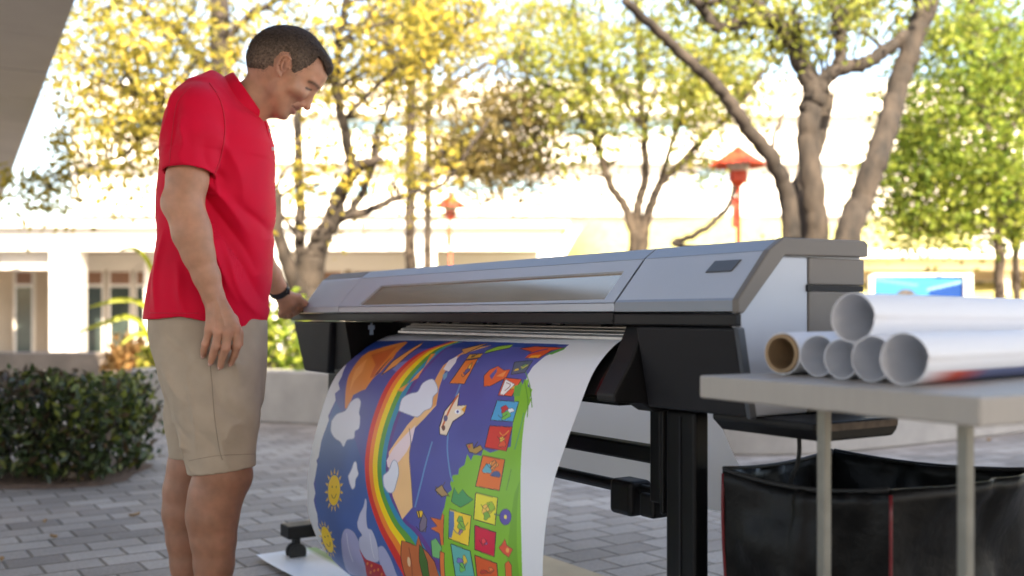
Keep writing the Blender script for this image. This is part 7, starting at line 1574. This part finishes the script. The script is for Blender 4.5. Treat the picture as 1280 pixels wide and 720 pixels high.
# placket with buttons
plk = MB(); q0 = [Pm(329.5, 147), Pm(333.8, 157), Pm(336.6, 170), Pm(338.8, 185), Pm(339.0, 196)]
for s0, s1, dd in ((-.016, .016, .003),):
    a_ = [Vector(p)+Vector((dd, s0, 0)) for p in q0]; b_ = [Vector(p)+Vector((dd, s1, 0)) for p in q0]
    a2 = [p-Vector((.006, 0, 0)) for p in a_]; b2 = [p-Vector((.006, 0, 0)) for p in b_]
    for i in range(len(q0)-1): plk.hexa([a2[i], b2[i], b_[i], a_[i], a2[i+1], b2[i+1], b_[i+1], a_[i+1]])
fix_normals(obj('placket', plk, M_shirt, sh_)); M_btn = mat('button', (.62, .58, .55), .3, var=.05)
for p in ((328.0, 146, -.020), (335.0, 163, -.002), (338.6, 186, -.002)):
    obj('button', MB().lathe(Vector(Pm(*p))+Vector((.004, 0, 0)), [(.001, .0035), (.0045, .0035), (.0055, .001), (.0055, -.002)], 14, Vector((.75, -.55, .2)) if p[2] < -.01 else Vector((1, -.1, .1))), M_btn, sh_, True)

# ---- shorts
bx = Field(np.arange(-1.10, -.64, .0038), np.arange(2.74, 3.24, .0038), np.arange(.40, .92, .0038))
ys_ = [520, 500, 470, 440, 415, 385]; bk_ = [222, 212, 202, 194, 190, 189]; ft_ = [322, 327, 330, 331.5, 332, 331]
bx.loft([zrow(y) for y in ys_], [W((a+b)/2, 0, YM).x for a, b in zip(bk_, ft_)], [PX((b-a)/2) for a, b in zip(bk_, ft_)], [YM]*6, [.155, .166, .172, .170, .165, .160], 0)
bx.chain([Pm(265, 455, -.075), Pm(272, 520, -.09), Pm(278, 600, -.095)], [.118, .107, .0905], .035, sq=((0, 1, 0), .92))
bx.chain([Pm(256, 455, .075), Pm(254, 520, .09), Pm(253, 600, .10)], [.112, .105, .0920], .035, sq=((0, 1, 0), .92))
gx, gy, gz = np.meshgrid(*bx.a, indexing='ij'); uxg = CX+F*gx/YM; uyg = CY-F*(gz-HC)/YM
fl = np.zeros_like(gx)
for a_ in ((300, 420, 318, 480, 6, .005), (285, 470, 318, 520, 7, -.006), (215, 450, 262, 500, 7, .006), (222, 490, 262, 545, 6, -.006), (240, 530, 262, 580, 5, .006), (255, 500, 300, 570, 9, -.004), (290, 520, 312, 575, 6, .006), (230, 410, 262, 450, 6, -.004), (262, 450, 266, 560, 3, .004), (300, 540, 322, 520, 6, .005), (205, 430, 225, 520, 7, -.005), (275, 440, 325, 455, 5, .004), (232, 560, 262, 548, 5, .004)): fl += fold(*a_)
bx.D -= (fl*1.7).astype(np.float32); bx.D = np.maximum(bx.D, -(bx.D+.009))
nearleg = gy < YM+.002
hem = np.where(nearleg, np.interp(uxg, [230, 322], [588.5, 577.5]), 576.5)
bx.D = np.maximum(bx.D, (uyg-hem)*(YM/F)).astype(np.float32)
V4, F4 = nets(bx); V4 = relax(V4, F4, 2, .5)
M_khaki = mat('khaki_twill', (.40, .325, .245), .82, var=.07, scale=16, bump=.16, bscale=800, spec=.2)
so_ = fast_mesh('shorts', V4, F4, M_khaki, man, True)
tree_ = BVHTree.FromPolygons([tuple(v) for v in V4], F4.tolist())
M_khs = mat('khaki_seam', (.27, .215, .16), .85, var=.1, scale=300)
stitch('side_seam', [(262, 452), (265, 480), (268, 520), (274, 560), (278, 575)], .0013, so_, M_khs, .0003)
stitch('hem_stitch', [(236, 576), (256, 572), (280, 569), (318, 567.5)], .0010, so_, M_khs, .0003)
stitch('pocket_seam', [(258, 402), (257, 425), (263, 452)], .0014, so_, M_khs, .0003)

# ---- watch on the far wrist
wa = MB(); c = Q(349, 363.0, 3.515); ax_w = Vector(Q(352, 369, 3.533)-Q(343, 352, 3.49)).normalized()
wa.lathe(c-np.array(ax_w)*.011, [(.0315, 0), (.0345, .001), (.0345, .021), (.0315, .022)], 36, ax_w, close=True)
wt = obj('wristwatch', wa, mat('watch_strap', (.012, .012, .014), .5, var=.1), man); fix_normals(wt); autosmooth(wt, 40)
sdv = Vector((.6, -.75, .35)); sdv = (sdv-ax_w*sdv.dot(ax_w)).normalized(); wf = MB()
wf.lathe(Vector(c)+sdv*.033, [(.001, .006), (.012, .006), (.0145, .004), (.0145, -.002)], 4, sdv); bevel(obj('watch_face', wf, M_gloss, wt), .002, 2)
# ---- shoes, below the frame
M_shoe = mat('brown_shoe', (.11, .07, .045), .6, var=.2, scale=30); M_sole = mat('sole', (.55, .52, .48), .7)
for (x, d) in ((264, -.095), (238, .10)):
    a = Pm(x, 780, d); f_ = Field(np.arange(a[0]-.11, a[0]+.24, .005), np.arange(a[1]-.08, a[1]+.08, .005), np.arange(-.02, .14, .005))
    f_.cone((a[0]-.035, a[1], .06), .050, (a[0]+.14, a[1], .045), .046, .02); f_.cone((a[0], a[1], .07), .048, (a[0], a[1], .10), .046, .02)
    f_.D = np.maximum(f_.D, .022-np.asarray(f_.a[2])[None, None, :]).astype(np.float32); v_, q_ = nets(f_); s_ = fast_mesh('shoe', relax(v_, q_, 1), q_, M_shoe, man, True)
    ring = [(a[0]+.045+.135*math.cos(t), a[1]+.052*math.sin(t)) for t in np.linspace(0, 2*math.pi, 33)[:-1]]
    obj('sole', MB().prism([Vector((x_, y_, .0)) for x_, y_ in ring], [Vector((x_, y_, .026)) for x_, y_ in ring]), M_sole, s_)
